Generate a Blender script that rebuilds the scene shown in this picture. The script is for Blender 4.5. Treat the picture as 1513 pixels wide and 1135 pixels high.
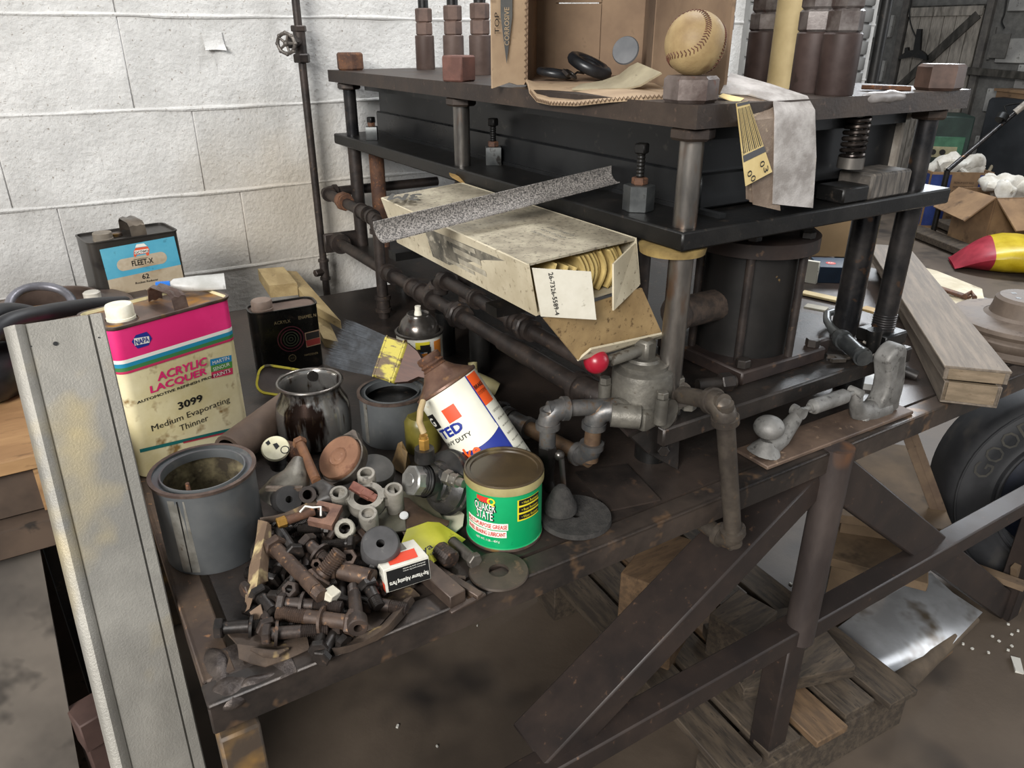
import bpy, bmesh, math, random
from mathutils import Vector as V, Matrix, Euler, noise
random.seed(7)
S = bpy.context.scene; COL = S.collection
for o in list(bpy.data.objects): bpy.data.objects.remove(o)
PI = math.pi; R = math.radians
T = 0.80                       # bench top height
EYE = V((0, 0, 1.40)); FPX = 1111.3; YAW = R(58.147); PIT = R(24.74)
FW = V((math.cos(PIT)*math.cos(YAW), math.cos(PIT)*math.sin(YAW), -math.sin(PIT)))
RT = V((math.sin(YAW), -math.cos(YAW), 0)); UP = RT.cross(FW)
# ---------------------------------------------------------------- camera, world, lamps
cd = bpy.data.cameras.new('camera'); cam = bpy.data.objects.new('camera', cd); COL.objects.link(cam)
cd.sensor_fit = 'HORIZONTAL'; cd.sensor_width = 36; cd.lens = FPX/1513*36; cd.clip_start = .02; cd.clip_end = 60
cam.matrix_world = Matrix(((RT.x, UP.x, -FW.x, EYE.x), (RT.y, UP.y, -FW.y, EYE.y), (RT.z, UP.z, -FW.z, EYE.z), (0, 0, 0, 1)))
S.camera = cam
W = bpy.data.worlds.new('world'); S.world = W; W.use_nodes = True
W.node_tree.nodes['Background'].inputs[0].default_value = (.93, .97, 1, 1); W.node_tree.nodes['Background'].inputs[1].default_value = .27
def area(name, loc, tgt, sx, sy, power, col=(1, 1, 1)):
    l = bpy.data.lights.new(name, 'AREA'); l.shape = 'RECTANGLE'; l.size = sx; l.size_y = sy; l.energy = power; l.color = col
    o = bpy.data.objects.new(name, l); COL.objects.link(o); o.location = loc
    o.rotation_euler = (V(tgt)-V(loc)).to_track_quat('-Z', 'Y').to_euler(); return o
area('window_light', (-3.3, -2.0, 3.3), (.6, 1.3, 1.0), 2.2, 1.6, 300, (1, .98, .95))
area('bay_door_light', (5.2, -1.2, 2.3), (1.2, 1.0, .8), 2.2, 2.0, 50, (.95, .97, 1))
area('roof_window', (5.7, 3.1, 3.5), (1.3, .8, .8), 2.2, 1.2, 150, (.9, .95, 1))
area('ceiling_lamp', (1.5, 1.4, 3.3), (1.1, 1.2, 0), 1.3, .3, 36, (.97, .98, 1))
S.view_settings.view_transform = 'Standard'; S.view_settings.look = 'None'
S.view_settings.exposure = .42; S.view_settings.gamma = 1; S.view_settings.use_curve_mapping = False
# ---------------------------------------------------------------- pixel of the photograph -> point on a real plane
def ray(x, y): return FW + RT*((x-756.5)/FPX) - UP*((y-567.5)/FPX)
def PZ(x, y, z): d = ray(x, y); return EYE + d*((z-EYE.z)/d.z)
def PT(x, y, h=0): return PZ(x, y, T+h)
def PX(x, y, X): d = ray(x, y); return EYE + d*(X/d.x)
def PY(x, y, Y): d = ray(x, y); return EYE + d*(Y/d.y)
def PV(x, y, p):               # point above / below p seen at that pixel
    d = ray(x, y); s = (d.x*p[0]+d.y*p[1])/(d.x*d.x+d.y*d.y); return EYE + d*s
def PD(x, y, dep): return EYE + ray(x, y)*dep
def pxm(px, p): return px*((V(p)-EYE).dot(FW))/FPX     # metres of px pixels at p
# ---------------------------------------------------------------- materials
def lin(h):
    h = h.lstrip('#'); c = [int(h[i:i+2], 16)/255 for i in (0, 2, 4)]
    return tuple(((x+.055)/1.055)**2.4 if x > .04045 else x/12.92 for x in c)+(1,)
MATS = {}
def mat(name, c, c2=None, rough=.6, metal=0., sc=20., lo=.4, hi=.65, c3=None, sc3=120., lo3=.62, hi3=.7, bump=0., bsc=None, rvar=.1, stretch=None, coat=0., alpha=None, spec=.5):
    if name in MATS: return MATS[name]
    m = bpy.data.materials.new(name); m.use_nodes = True; nt = m.node_tree; N = nt.nodes; L = nt.links
    b = N['Principled BSDF']; b.inputs['Roughness'].default_value = rough; b.inputs['Metallic'].default_value = metal
    b.inputs['Specular IOR Level'].default_value = spec
    if coat: b.inputs['Coat Weight'].default_value = coat
    tc = N.new('ShaderNodeTexCoord'); src = tc.outputs['Object']
    if stretch:
        mp = N.new('ShaderNodeMapping'); mp.inputs['Scale'].default_value = stretch; L.new(src, mp.inputs[0]); src = mp.outputs[0]
    def nz(scale, det=5):
        n = N.new('ShaderNodeTexNoise'); n.inputs['Scale'].default_value = scale; n.inputs['Detail'].default_value = det
        n.inputs['Roughness'].default_value = .62; L.new(src, n.inputs['Vector']); return n.outputs['Fac']
    def ramp(f, lo, hi, a, bb):
        r = N.new('ShaderNodeValToRGB'); r.color_ramp.elements[0].position = lo; r.color_ramp.elements[1].position = hi
        r.color_ramp.elements[0].color = a; r.color_ramp.elements[1].color = bb; L.new(f, r.inputs[0]); return r.outputs[0]
    col = None
    if c2:
        f = nz(sc); col = ramp(f, lo, hi, lin(c), lin(c2))
        if rvar: 
            rr = N.new('ShaderNodeMapRange'); rr.inputs[3].default_value = max(.02, rough-rvar); rr.inputs[4].default_value = min(1, rough+rvar)
            L.new(f, rr.inputs[0]); L.new(rr.outputs[0], b.inputs['Roughness'])
    else: b.inputs['Base Color'].default_value = lin(c)
    if c3:
        f3 = ramp(nz(sc3, 3), lo3, hi3, (0, 0, 0, 1), (1, 1, 1, 1)); mx = N.new('ShaderNodeMix'); mx.data_type = 'RGBA'
        L.new(f3, mx.inputs[0]); mx.inputs[7].default_value = lin(c3)
        if col: L.new(col, mx.inputs[6])
        else: mx.inputs[6].default_value = lin(c)
        col = mx.outputs[2]
    if col: L.new(col, b.inputs['Base Color'])
    if bump:
        bp = N.new('ShaderNodeBump'); bp.inputs['Strength'].default_value = bump; bp.inputs['Distance'].default_value = .004
        L.new(nz(bsc or sc*4, 6), bp.inputs['Height']); L.new(bp.outputs[0], b.inputs['Normal'])
    if alpha is not None: b.inputs['Alpha'].default_value = alpha
    MATS[name] = m; return m
steel = mat('oily_steel', '23201e', '38322e', .42, .35, 14, c3='5a4638', sc3=60, lo3=.6, hi3=.75, bump=.12, bsc=160)
steel_dark = mat('black_steel', '101010', '1d1b19', .42, .3, 18, c3='3a322b', sc3=70, lo3=.62, hi3=.74, bump=.08, bsc=150)
plate_m = mat('brown_plate', '2f2723', '42372f', .5, .3, 11, c3='54443a', sc3=90, lo3=.6, hi3=.74, bump=.12, bsc=220)
bench_m = mat('bench_steel', '292523', '463c36', .38, .3, 7, c3='5f4a3b', sc3=55, lo3=.62, hi3=.78, bump=.1, bsc=200)
rust = mat('rusty_steel', '4a3328', '6b4a35', .75, .15, 30, c3='8a5a35', sc3=150, lo3=.58, hi3=.7, bump=.25, bsc=260)
brownsteel = mat('brown_painted_steel', '2c2624', '392f2a', .48, .15, 10, c3='6a5140', sc3=80, lo3=.66, hi3=.8, bump=.06)
galv = mat('dull_pipe', '5a5a5a', '7c7874', .42, .6, 30, c3='6b553f', sc3=60, lo3=.55, hi3=.7, bump=.1)
pipe_m = mat('dark_pipe', '2a2523', '403732', .5, .35, 24, c3='62503f', sc3=80, lo3=.62, hi3=.76, bump=.15)
pipe_b = mat('brown_pipe', '584536', '786048', .55, .35, 26, c3='4a4038', sc3=60, bump=.15)
polish = mat('worn_steel_post', '5d5a57', '8d8780', .3, .85, 16, c3='7a583c', sc3=24, lo3=.55, hi3=.72, stretch=(1, 1, .35))
blockw = mat('white_block', 'c3c2bf', 'd8d7d4', .85, 0, 9, c3='8f877e', sc3=140, lo3=.63, hi3=.73, bump=.9, bsc=90)
# ---------------------------------------------------------------- mesh building
class B:
    def __init__(s): s.bm = bmesh.new()
    def _x(s, vs, M):
        if M is not None: bmesh.ops.transform(s.bm, matrix=M, verts=vs)
    def box(s, c, sz, rot=None, bev=0., seg=1):
        g = bmesh.ops.create_cube(s.bm, size=1)['verts']
        bmesh.ops.scale(s.bm, vec=V(sz), verts=g)
        if bev:
            es = list({e for v in g for e in v.link_edges})
            r = bmesh.ops.bevel(s.bm, geom=es, offset=min(bev, min(sz)*.49), segments=seg, affect='EDGES', profile=.5)
            g = list({v for f in r['faces'] for v in f.verts})
        M = Matrix.Translation(V(c))
        if rot is not None: M = M @ (rot if isinstance(rot, Matrix) else Euler(rot).to_matrix().to_4x4())
        s._x(g, M); return s
    def bar(s, a, b, w, h, up=(0, 0, 1), bev=0.):     # box section from a to b
        a, b = V(a), V(b); d = (b-a); L = d.length; x = d.normalized(); y = V(up).cross(x).normalized(); z = x.cross(y)
        M = Matrix(((x.x, y.x, z.x, 0), (x.y, y.y, z.y, 0), (x.z, y.z, z.z, 0), (0, 0, 0, 1)))
        return s.box((a+b)/2, (L, w, h), M, bev)
    def lathe(s, prof, n=24, M=None, a0=0., a1=2*PI, cap=False):
        full = abs(a1-a0-2*PI) < 1e-6; m = n if full else n+1; rings = []; allv = []
        for r, z in prof:
            if r < 1e-6: v = s.bm.verts.new((0, 0, z)); rings.append([v]); allv.append(v)
            else:
                q = [s.bm.verts.new((r*math.cos(a0+(a1-a0)*i/n), r*math.sin(a0+(a1-a0)*i/n), z)) for i in range(m)]
                rings.append(q); allv += q
        for p, q in zip(rings, rings[1:]):
            for i in range(n):
                j = (i+1) % m if full else i+1
                f = [p[i % len(p)], p[j % len(p)], q[j % len(q)], q[i % len(q)]] if True else 0
                u = []
                for v in f:
                    if v not in u: u.append(v)
                if len(u) >= 3:
                    try: s.bm.faces.new(u)
                    except ValueError: pass
        if cap:
            for q, fl in ((rings[0], True), (rings[-1], False)):
                if len(q) > 2: s.bm.faces.new(q[::-1] if fl else q)
        s._x(allv, M); return s
    def cyl(s, a, b, r, r2=None, n=20, caps=True):
        a, b = V(a), V(b); L = (b-a).length; r2 = r if r2 is None else r2
        return s.lathe([(r, 0), (r2, L)], n, frame(a, b), cap=caps)
    def hexa(s, a, b, r, n=6, ch=.12, tw=0.):
        a, b = V(a), V(b); L = (b-a).length; c = min(r*ch, L*.3)
        return s.lathe([(r-c, 0), (r, c), (r, L-c), (r-c, L)], n, frame(a, b) @ Matrix.Rotation(tw, 4, 'Z'), cap=True)
    def tube(s, pts, r, n=12, closed=False, caps=True, rs=None):
        pts = [V(p) for p in pts]; k = len(pts); rings = []; up = None
        for i, p in enumerate(pts):
            d = (pts[(i+1) % k]-pts[i-1]) if closed else (pts[min(i+1, k-1)]-pts[max(i-1, 0)])
            d.normalize()
            if up is None: up = d.orthogonal().normalized()
            up = (up-d*up.dot(d)).normalized(); w = d.cross(up); rr = rs[i] if rs else r
            rings.append([s.bm.verts.new(p+(up*math.cos(2*PI*j/n)+w*math.sin(2*PI*j/n))*rr) for j in range(n)])
        for i in range(k if closed else k-1):
            p, q = rings[i], rings[(i+1) % k]
            for j in range(n): s.bm.faces.new((p[j], p[(j+1) % n], q[(j+1) % n], q[j]))
        if caps and not closed: s.bm.faces.new(rings[0][::-1]); s.bm.faces.new(rings[-1])
        return s
    def prism(s, poly, h, M=None, z0=0.):             # polygon (x, y) extruded h along z
        a = [s.bm.verts.new((x, y, z0)) for x, y in poly]; b = [s.bm.verts.new((x, y, z0+h)) for x, y in poly]; n = len(a)
        s.bm.faces.new(a[::-1]); s.bm.faces.new(b)
        for i in range(n): s.bm.faces.new((a[i], a[(i+1) % n], b[(i+1) % n], b[i]))
        s._x(a+b, M); return s
    def quadsheet(s, rows, th):                        # grid of points given a thickness
        g = [[s.bm.verts.new(V(p)) for p in r] for r in rows]; fs = []
        for r, q in zip(g, g[1:]):
            for i in range(len(r)-1): fs.append(s.bm.faces.new((r[i], r[i+1], q[i+1], q[i])))
        if th:
            bmesh.ops.recalc_face_normals(s.bm, faces=fs); bmesh.ops.solidify(s.bm, geom=fs, thickness=th)
        return s
    def ball(s, c, r, M=None, u=24, v=14):
        g = bmesh.ops.create_uvsphere(s.bm, u_segments=u, v_segments=v, radius=1)['verts']
        sc = r if hasattr(r, '__len__') else (r, r, r)
        bmesh.ops.scale(s.bm, vec=V(sc), verts=g); s._x(g, Matrix.Translation(V(c)) @ (M or Matrix())); return s
    def torus(s, c, Rr, r, M=None, n=28, k=10):
        pts = [V((Rr*math.cos(2*PI*i/n), Rr*math.sin(2*PI*i/n), 0)) for i in range(n)]
        MM = Matrix.Translation(V(c)) @ (M or Matrix()); return s.tube([MM @ p for p in pts], r, k, closed=True)
    def jitter(s, a, sc=20., seed=0.):
        for v in s.bm.verts: v.co += noise.noise_vector(v.co*sc+V((seed, 0, 0)))*a
        return s
    def sub(s, n=1, sm=0.):
        bmesh.ops.subdivide_edges(s.bm, edges=s.bm.edges[:], cuts=n, use_grid_fill=True, smooth=sm); return s
    def mesh(s, name, m, smooth=38):
        bmesh.ops.recalc_face_normals(s.bm, faces=s.bm.faces)
        me = bpy.data.meshes.new(name); s.bm.to_mesh(me); s.bm.free()
        for mm in (m if isinstance(m, (list, tuple)) else [m]): me.materials.append(mm)
        if smooth: me.shade_smooth(); me.set_sharp_from_angle(angle=R(smooth))
        return me
def frame(a, b, roll=None):
    a, b = V(a), V(b); z = (b-a).normalized(); x = (V((0, 0, 1)).cross(z)); x = x.normalized() if x.length > 1e-4 else V((1, 0, 0))
    y = z.cross(x); M = Matrix(((x.x, y.x, z.x, a.x), (x.y, y.y, z.y, a.y), (x.z, y.z, z.z, a.z), (0, 0, 0, 1)))
    return M
def basis(o, x, y, z):
    return Matrix(((x[0], y[0], z[0], o[0]), (x[1], y[1], z[1], o[1]), (x[2], y[2], z[2], o[2]), (0, 0, 0, 1)))
MW = {}
def thing(name, label, cat, loc=(0, 0, 0), rot=None, group=None, M=None):
    o = bpy.data.objects.new(name, None); COL.objects.link(o); o.empty_display_size = .03
    m = M if M is not None else Matrix.Translation(V(loc)) @ (Euler(rot).to_matrix().to_4x4() if rot else Matrix())
    o.matrix_world = m; MW[o] = m; o['label'] = label; o['category'] = cat
    if group: o['group'] = group
    return o
def part(name, b, m, parent, world=False, label=None, smooth=38, stuff=False):
    me = b.mesh(name, m, smooth)
    if world: me.transform(MW[parent].inverted())
    o = bpy.data.objects.new(name, me); COL.objects.link(o); o.parent = parent; MW[o] = MW[parent]
    if label: o['label'] = label
    if stuff: o['kind'] = 'stuff'
    return o
def solo(name, b, m, label, cat, loc=None, group=None, smooth=38, M=None):   # thing that is one mesh, built in world space (or local with M)
    me = b.mesh(name, m, smooth); o = bpy.data.objects.new(name, me); COL.objects.link(o)
    if M is not None: o.matrix_world = M; MW[o] = M
    else:
        if loc is None:
            cs = [v.co for v in me.vertices]; loc = (sum(c.x for c in cs)/len(cs), sum(c.y for c in cs)/len(cs), min(c.z for c in cs))
        me.transform(Matrix.Translation(-V(loc))); o.location = loc; MW[o] = Matrix.Translation(V(loc))
    o['label'] = label; o['category'] = cat
    if group: o['group'] = group
    return o
def struct(name, b, m, parent=None, smooth=38, label=None):
    me = b.mesh(name, m, smooth); o = bpy.data.objects.new(name, me); COL.objects.link(o); MW[o] = Matrix()
    if parent: o.parent = parent
    else: o['kind'] = 'structure'
    return o
def dup(root, M, label=None, group=None):
    r = root.copy(); COL.objects.link(r); r.matrix_world = M; MW[r] = M
    if label: r['label'] = label
    if group: r['group'] = group
    for ch in list(root.children):
        c = ch.copy(); COL.objects.link(c); c.parent = r
        for g in ch.children:
            d = g.copy(); COL.objects.link(d); d.parent = c
    return r
def rr(w, d, r, n=5):          # rounded rectangle outline
    out = []
    for cx, cy, a in ((w/2-r, d/2-r, 0), (-w/2+r, d/2-r, 90), (-w/2+r, -d/2+r, 180), (w/2-r, -d/2+r, 270)):
        for i in range(n+1): t = R(a+90*i/n); out.append((cx+r*math.cos(t), cy+r*math.sin(t)))
    return out
def loops(b, secs, M=None, cap0=True, cap1=True):   # loft through outlines [(pts2d, z)]
    vs = []; rings = []
    for pts, z in secs: q = [b.bm.verts.new((x, y, z)) for x, y in pts]; rings.append(q); vs += q
    for p, q in zip(rings, rings[1:]):
        n = len(p)
        for i in range(n): b.bm.faces.new((p[i], p[(i+1) % n], q[(i+1) % n], q[i]))
    if cap0: b.bm.faces.new(rings[0][::-1])
    if cap1: b.bm.faces.new(rings[-1])
    b._x(vs, M); return b
def text(s, size, m, parent, M, wrap=None, shear=0., bold=0., xs=1., name='lettering', align='CENTER', sp=1.):
    c = bpy.data.curves.new('t', 'FONT'); c.body = s; c.size = size; c.align_x = align; c.align_y = 'CENTER'; c.shear = shear; c.offset = bold
    c.space_character = sp; c.resolution_u = 2; c.fill_mode = 'FRONT'
    o = bpy.data.objects.new('t', c); me = bpy.data.meshes.new_from_object(o); bpy.data.objects.remove(o); me.name = name
    for v in me.vertices:
        v.co.x *= xs
        if wrap: a = v.co.x/wrap; r = wrap+v.co.z; v.co = V((r*math.sin(a), v.co.y, -(wrap-r*math.cos(a))))
    me.transform(M); me.materials.clear(); me.materials.append(m)
    q = bpy.data.objects.new(name, me); COL.objects.link(q); q.parent = parent; MW[q] = MW[parent]; return q
def patch(b, pts, z=0.):       # flat polygon in xy
    b.bm.faces.new([b.bm.verts.new((x, y, z)) for x, y in pts]); return b
def curvepatch(b, w, h, rad, M=None, n=10, x0=0., y0=0.):   # rectangle bent round a can (local z out)
    vs = []
    cols = []
    for i in range(n+1):
        a = (x0-w/2+w*i/n)/rad
        p = [b.bm.verts.new((rad*math.sin(a), y, rad*math.cos(a)-rad)) for y in (y0-h/2, y0+h/2)]; cols.append(p); vs += p
    for p, q in zip(cols, cols[1:]): b.bm.faces.new((p[0], q[0], q[1], p[1]))
    b._x(vs, M); return b
def faceM(o, x, z):            # label frame: origin, reading direction, outward normal
    x = V(x).normalized(); z = V(z).normalized(); y = z.cross(x); return basis(o, x, y, z)
# ================================================================ SETTING
WY = 2.0
floor_m = mat('oily_concrete', '473d34', '685b4e', .62, 0, 1.7, lo=.3, hi=.72, c3='2c2622', sc3=2.6, lo3=.52, hi3=.7, bump=.15, bsc=60)
b = B(); b.box((2.6, 1.2, -.05), (10.5, 9.6, .1)); struct('floor', b, floor_m)
wall_core = mat('mortar', 'd6d4cf', 'e6e4e0', .9, 0, 30, bump=.3)
b = B(); b.box((.825, WY+.10, 1.3), (4.15, .17, 2.64)); wall = struct('wall_back', b, wall_core)
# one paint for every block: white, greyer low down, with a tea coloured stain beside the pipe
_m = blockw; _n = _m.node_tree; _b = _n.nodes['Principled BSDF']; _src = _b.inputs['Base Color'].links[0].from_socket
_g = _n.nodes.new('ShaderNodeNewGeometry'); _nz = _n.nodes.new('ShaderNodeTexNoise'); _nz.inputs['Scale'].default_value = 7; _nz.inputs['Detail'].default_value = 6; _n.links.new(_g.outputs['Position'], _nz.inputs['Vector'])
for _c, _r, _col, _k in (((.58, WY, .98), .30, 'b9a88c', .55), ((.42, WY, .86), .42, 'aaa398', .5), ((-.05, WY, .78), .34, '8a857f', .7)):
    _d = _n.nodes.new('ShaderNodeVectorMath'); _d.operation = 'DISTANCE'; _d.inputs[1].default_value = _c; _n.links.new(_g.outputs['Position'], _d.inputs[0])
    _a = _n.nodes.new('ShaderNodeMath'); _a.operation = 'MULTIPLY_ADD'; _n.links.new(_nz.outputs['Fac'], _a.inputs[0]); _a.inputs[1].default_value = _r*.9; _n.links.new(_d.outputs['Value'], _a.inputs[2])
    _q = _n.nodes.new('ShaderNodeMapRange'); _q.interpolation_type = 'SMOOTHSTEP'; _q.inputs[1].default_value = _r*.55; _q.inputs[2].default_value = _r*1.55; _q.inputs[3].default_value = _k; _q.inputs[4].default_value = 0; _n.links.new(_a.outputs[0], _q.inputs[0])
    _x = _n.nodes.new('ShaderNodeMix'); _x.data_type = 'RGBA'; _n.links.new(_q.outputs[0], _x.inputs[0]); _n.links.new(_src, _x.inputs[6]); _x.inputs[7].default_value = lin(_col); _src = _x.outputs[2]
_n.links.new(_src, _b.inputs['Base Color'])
bl = {}
def block_mesh(w, key):
    if key in bl: return bl[key]
    q = B(); q.box((0, 0, 0), (w-.0004, .05, .1955), bev=.0022, seg=1); bl[key] = q.mesh('block', blockw); return bl[key]
q = B(); n = 60; q.tube([(-.95+3.85*i/n, random.uniform(-.0015, .0015), .004*noise.noise(V((i*.21, 3, 1)))+random.uniform(-.0012, .0012)) for i in range(n+1)], .0055, 8, rs=[random.uniform(.004, .0065) for i in range(n+1)]); bead = q.mesh('mortar_bead', blockw)
for r in range(13):
    z0 = .855+.1965*(r-4)
    off = {6: .23, 5: .352, 4: .435}.get(r, .23 if r % 2 else .42)
    x = off-.406*4
    o = bpy.data.objects.new('mortar_bead', bead); COL.objects.link(o); o.parent = wall; o.location = (0, WY+.0015, z0+.0005)
    while x < 2.85:
        x1 = min(x+.406, 2.9)
        if x1 > -1.25 and x1-x > .05:
            o = bpy.data.objects.new('block', block_mesh(x1-x, round(x1-x, 3))); COL.objects.link(o); o.parent = wall
            o.location = ((x+x1)/2, WY+.025+random.uniform(-.001, .001), z0+.098); o.rotation_euler = (random.uniform(-.004, .004), 0, random.uniform(-.003, .003))
        x = x1
# peeled paint flake
b = B(); f0 = PY(316, 62, WY-.004)
b.quadsheet([[(f0.x+dx*.022, WY-.003-.012*(dz < -.5)*(.4+.6*abs(dx)), f0.z+dz*.02) for dx in (-1, -.4, .2, 1)] for dz in (1, .3, -.3, -.9)], .001); b.jitter(.004, 60)
part('paint_flake', b, blockw, wall)
# right-hand wall of grey block with a plank door
greyblk = mat('dirty_block', '878684', 'aaa9a5', .9, 0, 4, c3='4d4a47', sc3=30, lo3=.6, hi3=.75, bump=.5, bsc=50)
b = B(); b.box((7.33, 2.2, 1.3), (.2, 8.4, 3.0)); wr = struct('wall_right', b, mat('grey_mortar', '5c5b59', '6f6e6b', .9))
q = B(); q.box((0, 0, 0), (.05, .4, .19), bev=.006); gme = q.mesh('block', greyblk)
D0, D1 = 3.95, 4.62
for r in range(2, 12):
    for k in range(17):
        y = -.9+k*.406+(.2 if r % 2 else 0)
        if y+.2 > D0-.06 and y-.2 < D1+.04 and r < 9: continue
        o = bpy.data.objects.new('block', gme); COL.objects.link(o); o.parent = wr; o.location = (7.215, y, .02+.1965*r+.1)
wood_g = mat('grey_plank', '76716a', '9d968d', .85, 0, 5, c3='59544d', sc3=6, lo3=.54, hi3=.72, stretch=(4, 4, 1), bump=.2)
wood_bk = mat('sooty_board', '26241f', '4d4944', .8, 0, 6, stretch=(3, 3, 1))
b = B(); b.box((7.215, (D0+D1)/2, .83), (.03, D1-D0, 1.66)); door = struct('door_1', b, wood_bk)
n = 6; w = (D1-D0)/n
q = B(); q.box((0, 0, 0), (.02, w-.006, 1.62), bev=.003); pm = q.mesh('plank', wood_g)
for i in range(n):
    o = bpy.data.objects.new('plank', pm); COL.objects.link(o); o.parent = door; o.location = (7.19+random.uniform(-.002, .002), D0+w*(i+.5), .82)
for a, c, nm in (((7.17, D0, 1.61), (7.17, D1, 1.61), 'rail'), ((7.17, D0, .93), (7.17, D1, .93), 'rail'), ((7.165, D1-.03, .95), (7.165, D0+.03, 1.58), 'brace')):
    b = B(); b.bar(a, c, .02, .075, up=(1, 0, 0) if nm == 'x' else (0, 0, 1), bev=.003); part(nm, b, wood_bk if nm == 'brace' else wood_g, door, True)
for y, nm in ((D0-.05, 'trim_1'), (D1+.05, 'trim_2')):
    b = B(); b.box((7.19, y, .85), (.05, .06, 1.75), bev=.004); struct(nm, b, mat('dark_frame', '4a4745', '625e59', .8, 0, 12))
pr = PX(1425, 104, 7.12); pl = PX(1560, 116, 7.12)
b = B(); b.bar(pr, pl, .03, .06, bev=.004); struct('trim_3', b, wood_bk)
# ribbed overhead-door siding on the back wall far right
b = B(); b.box((2.5, WY-.012, 1.4), (.66, .02, 2.3)); dr = struct('door_2', b, mat('white_siding', '747472', '8a8987', .5, 0, 3))
q = B(); q.box((0, 0, 0), (.66, .02, .05), bev=.006, seg=2); sm = q.mesh('slat', MATS['white_siding'])
for i in range(40):
    o = bpy.data.objects.new('slat', sm); COL.objects.link(o); o.parent = dr; o.location = (2.5, WY-.026, .3+.056*i)
# ================================================================ WORKBENCH
bench = thing('workbench', 'long oily steel workbench with angle iron rim carrying the press and clutter', 'workbench', (1.0, 1.2, 0))
b = B(); b.box((1.03, 1.235, T-.006), (1.91, 1.16, .012)); b.sub(3); part('top_plate', b, bench_m, bench, True)
rim = mat('bench_rim', '2b2725', '4c423b', .42, .3, 9, c3='7c6148', sc3=22, lo3=.58, hi3=.74, bump=.15)
b = B(); b.box((1.005, .634, T-.0035), (1.95, .034, .007), bev=.002); b.box((1.005, .6205, T-.02), (1.95, .007, .04), bev=.002); part('front_rim', b, rim, bench, True)
b = B(); b.box((.049, 1.2345, T-.0035), (.034, 1.165, .007), bev=.002); b.box((.0355, 1.2345, T-.02), (.007, 1.165, .04), bev=.002); part('left_rim', b, mat('rusty_rim', '3a2e27', '514133', .6, .15, 20, c3='7c5a3e', sc3=70, bump=.2), bench, True)
b = B(); b.box((1.0, 1.815, T-.025), (1.95, .008, .05)); b.box((1.0, 1.4, T-.03), (1.8, .04, .036)); part('back_rim', b, steel, bench, True)
b = B(); b.box((.078, .655, T-.005), (.088, .075, .0085), bev=.002);  b.ball((.054, .636, T-.010), (.024, .021, .013)); b.ball((.085, .628, T-.005), (.03, .009, .007)); b.ball((.05, .67, T-.002), (.012, .03, .004)); b.jitter(.004, 50); part('weld_bead', b, mat('weld', '3b3431', '5a514b', .4, .5, 60, bump=.3), bench, True)
legm = mat('rusty_leg', '4a3f35', '6a553d', .6, .15, 12, c3='8a6a3c', sc3=16, lo3=.5, hi3=.7, bump=.15)
b = B(); b.box((.054, .637, .375), (.042, .04, .75), bev=.003); part('leg', b, legm, bench, True)
b = B(); b.box((.054, 1.78, .375), (.042, .04, .75), bev=.003); part('leg', b, legm, bench, True)
lt = PY(1237, 664, .600)
b = B(); b.cyl((1.005, .622, .40), (1.005, .622, T+.002), .0265, n=24); part('leg', b, mat('rusty_pipe_leg', '3b3432', '4d4440', .5, .25, 12, c3='8a5c38', sc3=9, lo3=.55, hi3=.72, stretch=(1, 1, .4), bump=.12), bench, True)
b = B(); b.box((1.0, .64, .2), (.05, .05, .4), bev=.003); part('leg', b, brownsteel, bench, True)
b = B(); b.box((1.945, .64, .38), (.05, .05, .76), bev=.003); part('leg', b, brownsteel, bench, True)
b = B(); b.box((1.945, 1.78, .38), (.05, .05, .76), bev=.003); part('leg', b, brownsteel, bench, True)
b = B(); b.bar((.06, .6305, .414), (2.1, .6305, .414), .046, .042, bev=.003); part('lower_rail', b, brownsteel, bench, True)
b = B(); b.bar((.985, .668, .735), (.455, .668, .412), .088, .05, bev=.003); part('brace', b, brownsteel, bench, True)
b = B(); b.bar((1.02, .645, .745), (1.94, .645, .03), .03, .075, bev=.003); part('brace', b, brownsteel, bench, True)
# ================================================================ PRESS
PXa, PXb, PYa, PYb = .68, 1.275, .685, 1.965; ZB, ZM, ZT = .895, 1.176, 1.327
press = thing('hydraulic_press', 'heavy black steel hydraulic press of three plates on posts standing on the workbench', 'machine', (.98, 1.3, T))
xc, yc, lx, ly = (PXa+PXb)/2, (PYa+PYb)/2, PXb-PXa, PYb-PYa
b = B(); b.box((xc, yc, ZB-.015), (lx, ly, .03), bev=.003); part('base_plate', b, steel, press, True)
b = B(); b.box((xc, yc, ZM-.0125), (lx, ly, .025), bev=.0025); part('middle_plate', b, steel_dark, press, True)
b = B()
poly = [(PXa, PYa+.012), (PXa+.004, PYa), (PXb-.012, PYa), (PXb, PYa+.02), (PXb, PYb), (PXa, PYb)]
b.prism(poly, .027, z0=ZT-.027); part('top_plate', b, plate_m, press, True)
for x, y in ((.73, .76), (1.22, .76), (.73, 1.3), (.76, 1.75), (1.22, 1.75)):
    b = B(); b.cyl((x, y, T), (x, y, ZB-.03), .026); part('foot', b, steel_dark, press, True)
def nut(x, y, z, r, h, m=plate_m, tw=0., n=6, name='nut'):
    b = B(); b.hexa((x, y, z), (x, y, z+h), r, n, tw=tw); part(name, b, m, press, True, smooth=25)
posts = [(.708, .713), (.708, 1.32), (.708, 1.90), (1.215, .715), (1.23, 1.33), (1.23, 1.90)]
for i, (x, y) in enumerate(posts):
    b = B(); b.cyl((x, y, ZM), (x, y, ZT-.027), .0155, n=24); part('upper_post', b, polish if i < 2 else mat('dark_post', '2b2b2d', '4a4644', .3, .7, 16, c3='6a4f3a', sc3=22), press, True)
    nut(x, y, ZT-.043, .028, .016, tw=.5)
nut(.712, .728, ZT, .0335, .031, mat('worn_nut', '4d403b', '7a6f6a', .42, .45, 22, c3='6a4638', sc3=50, bump=.1), tw=.35)
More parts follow.
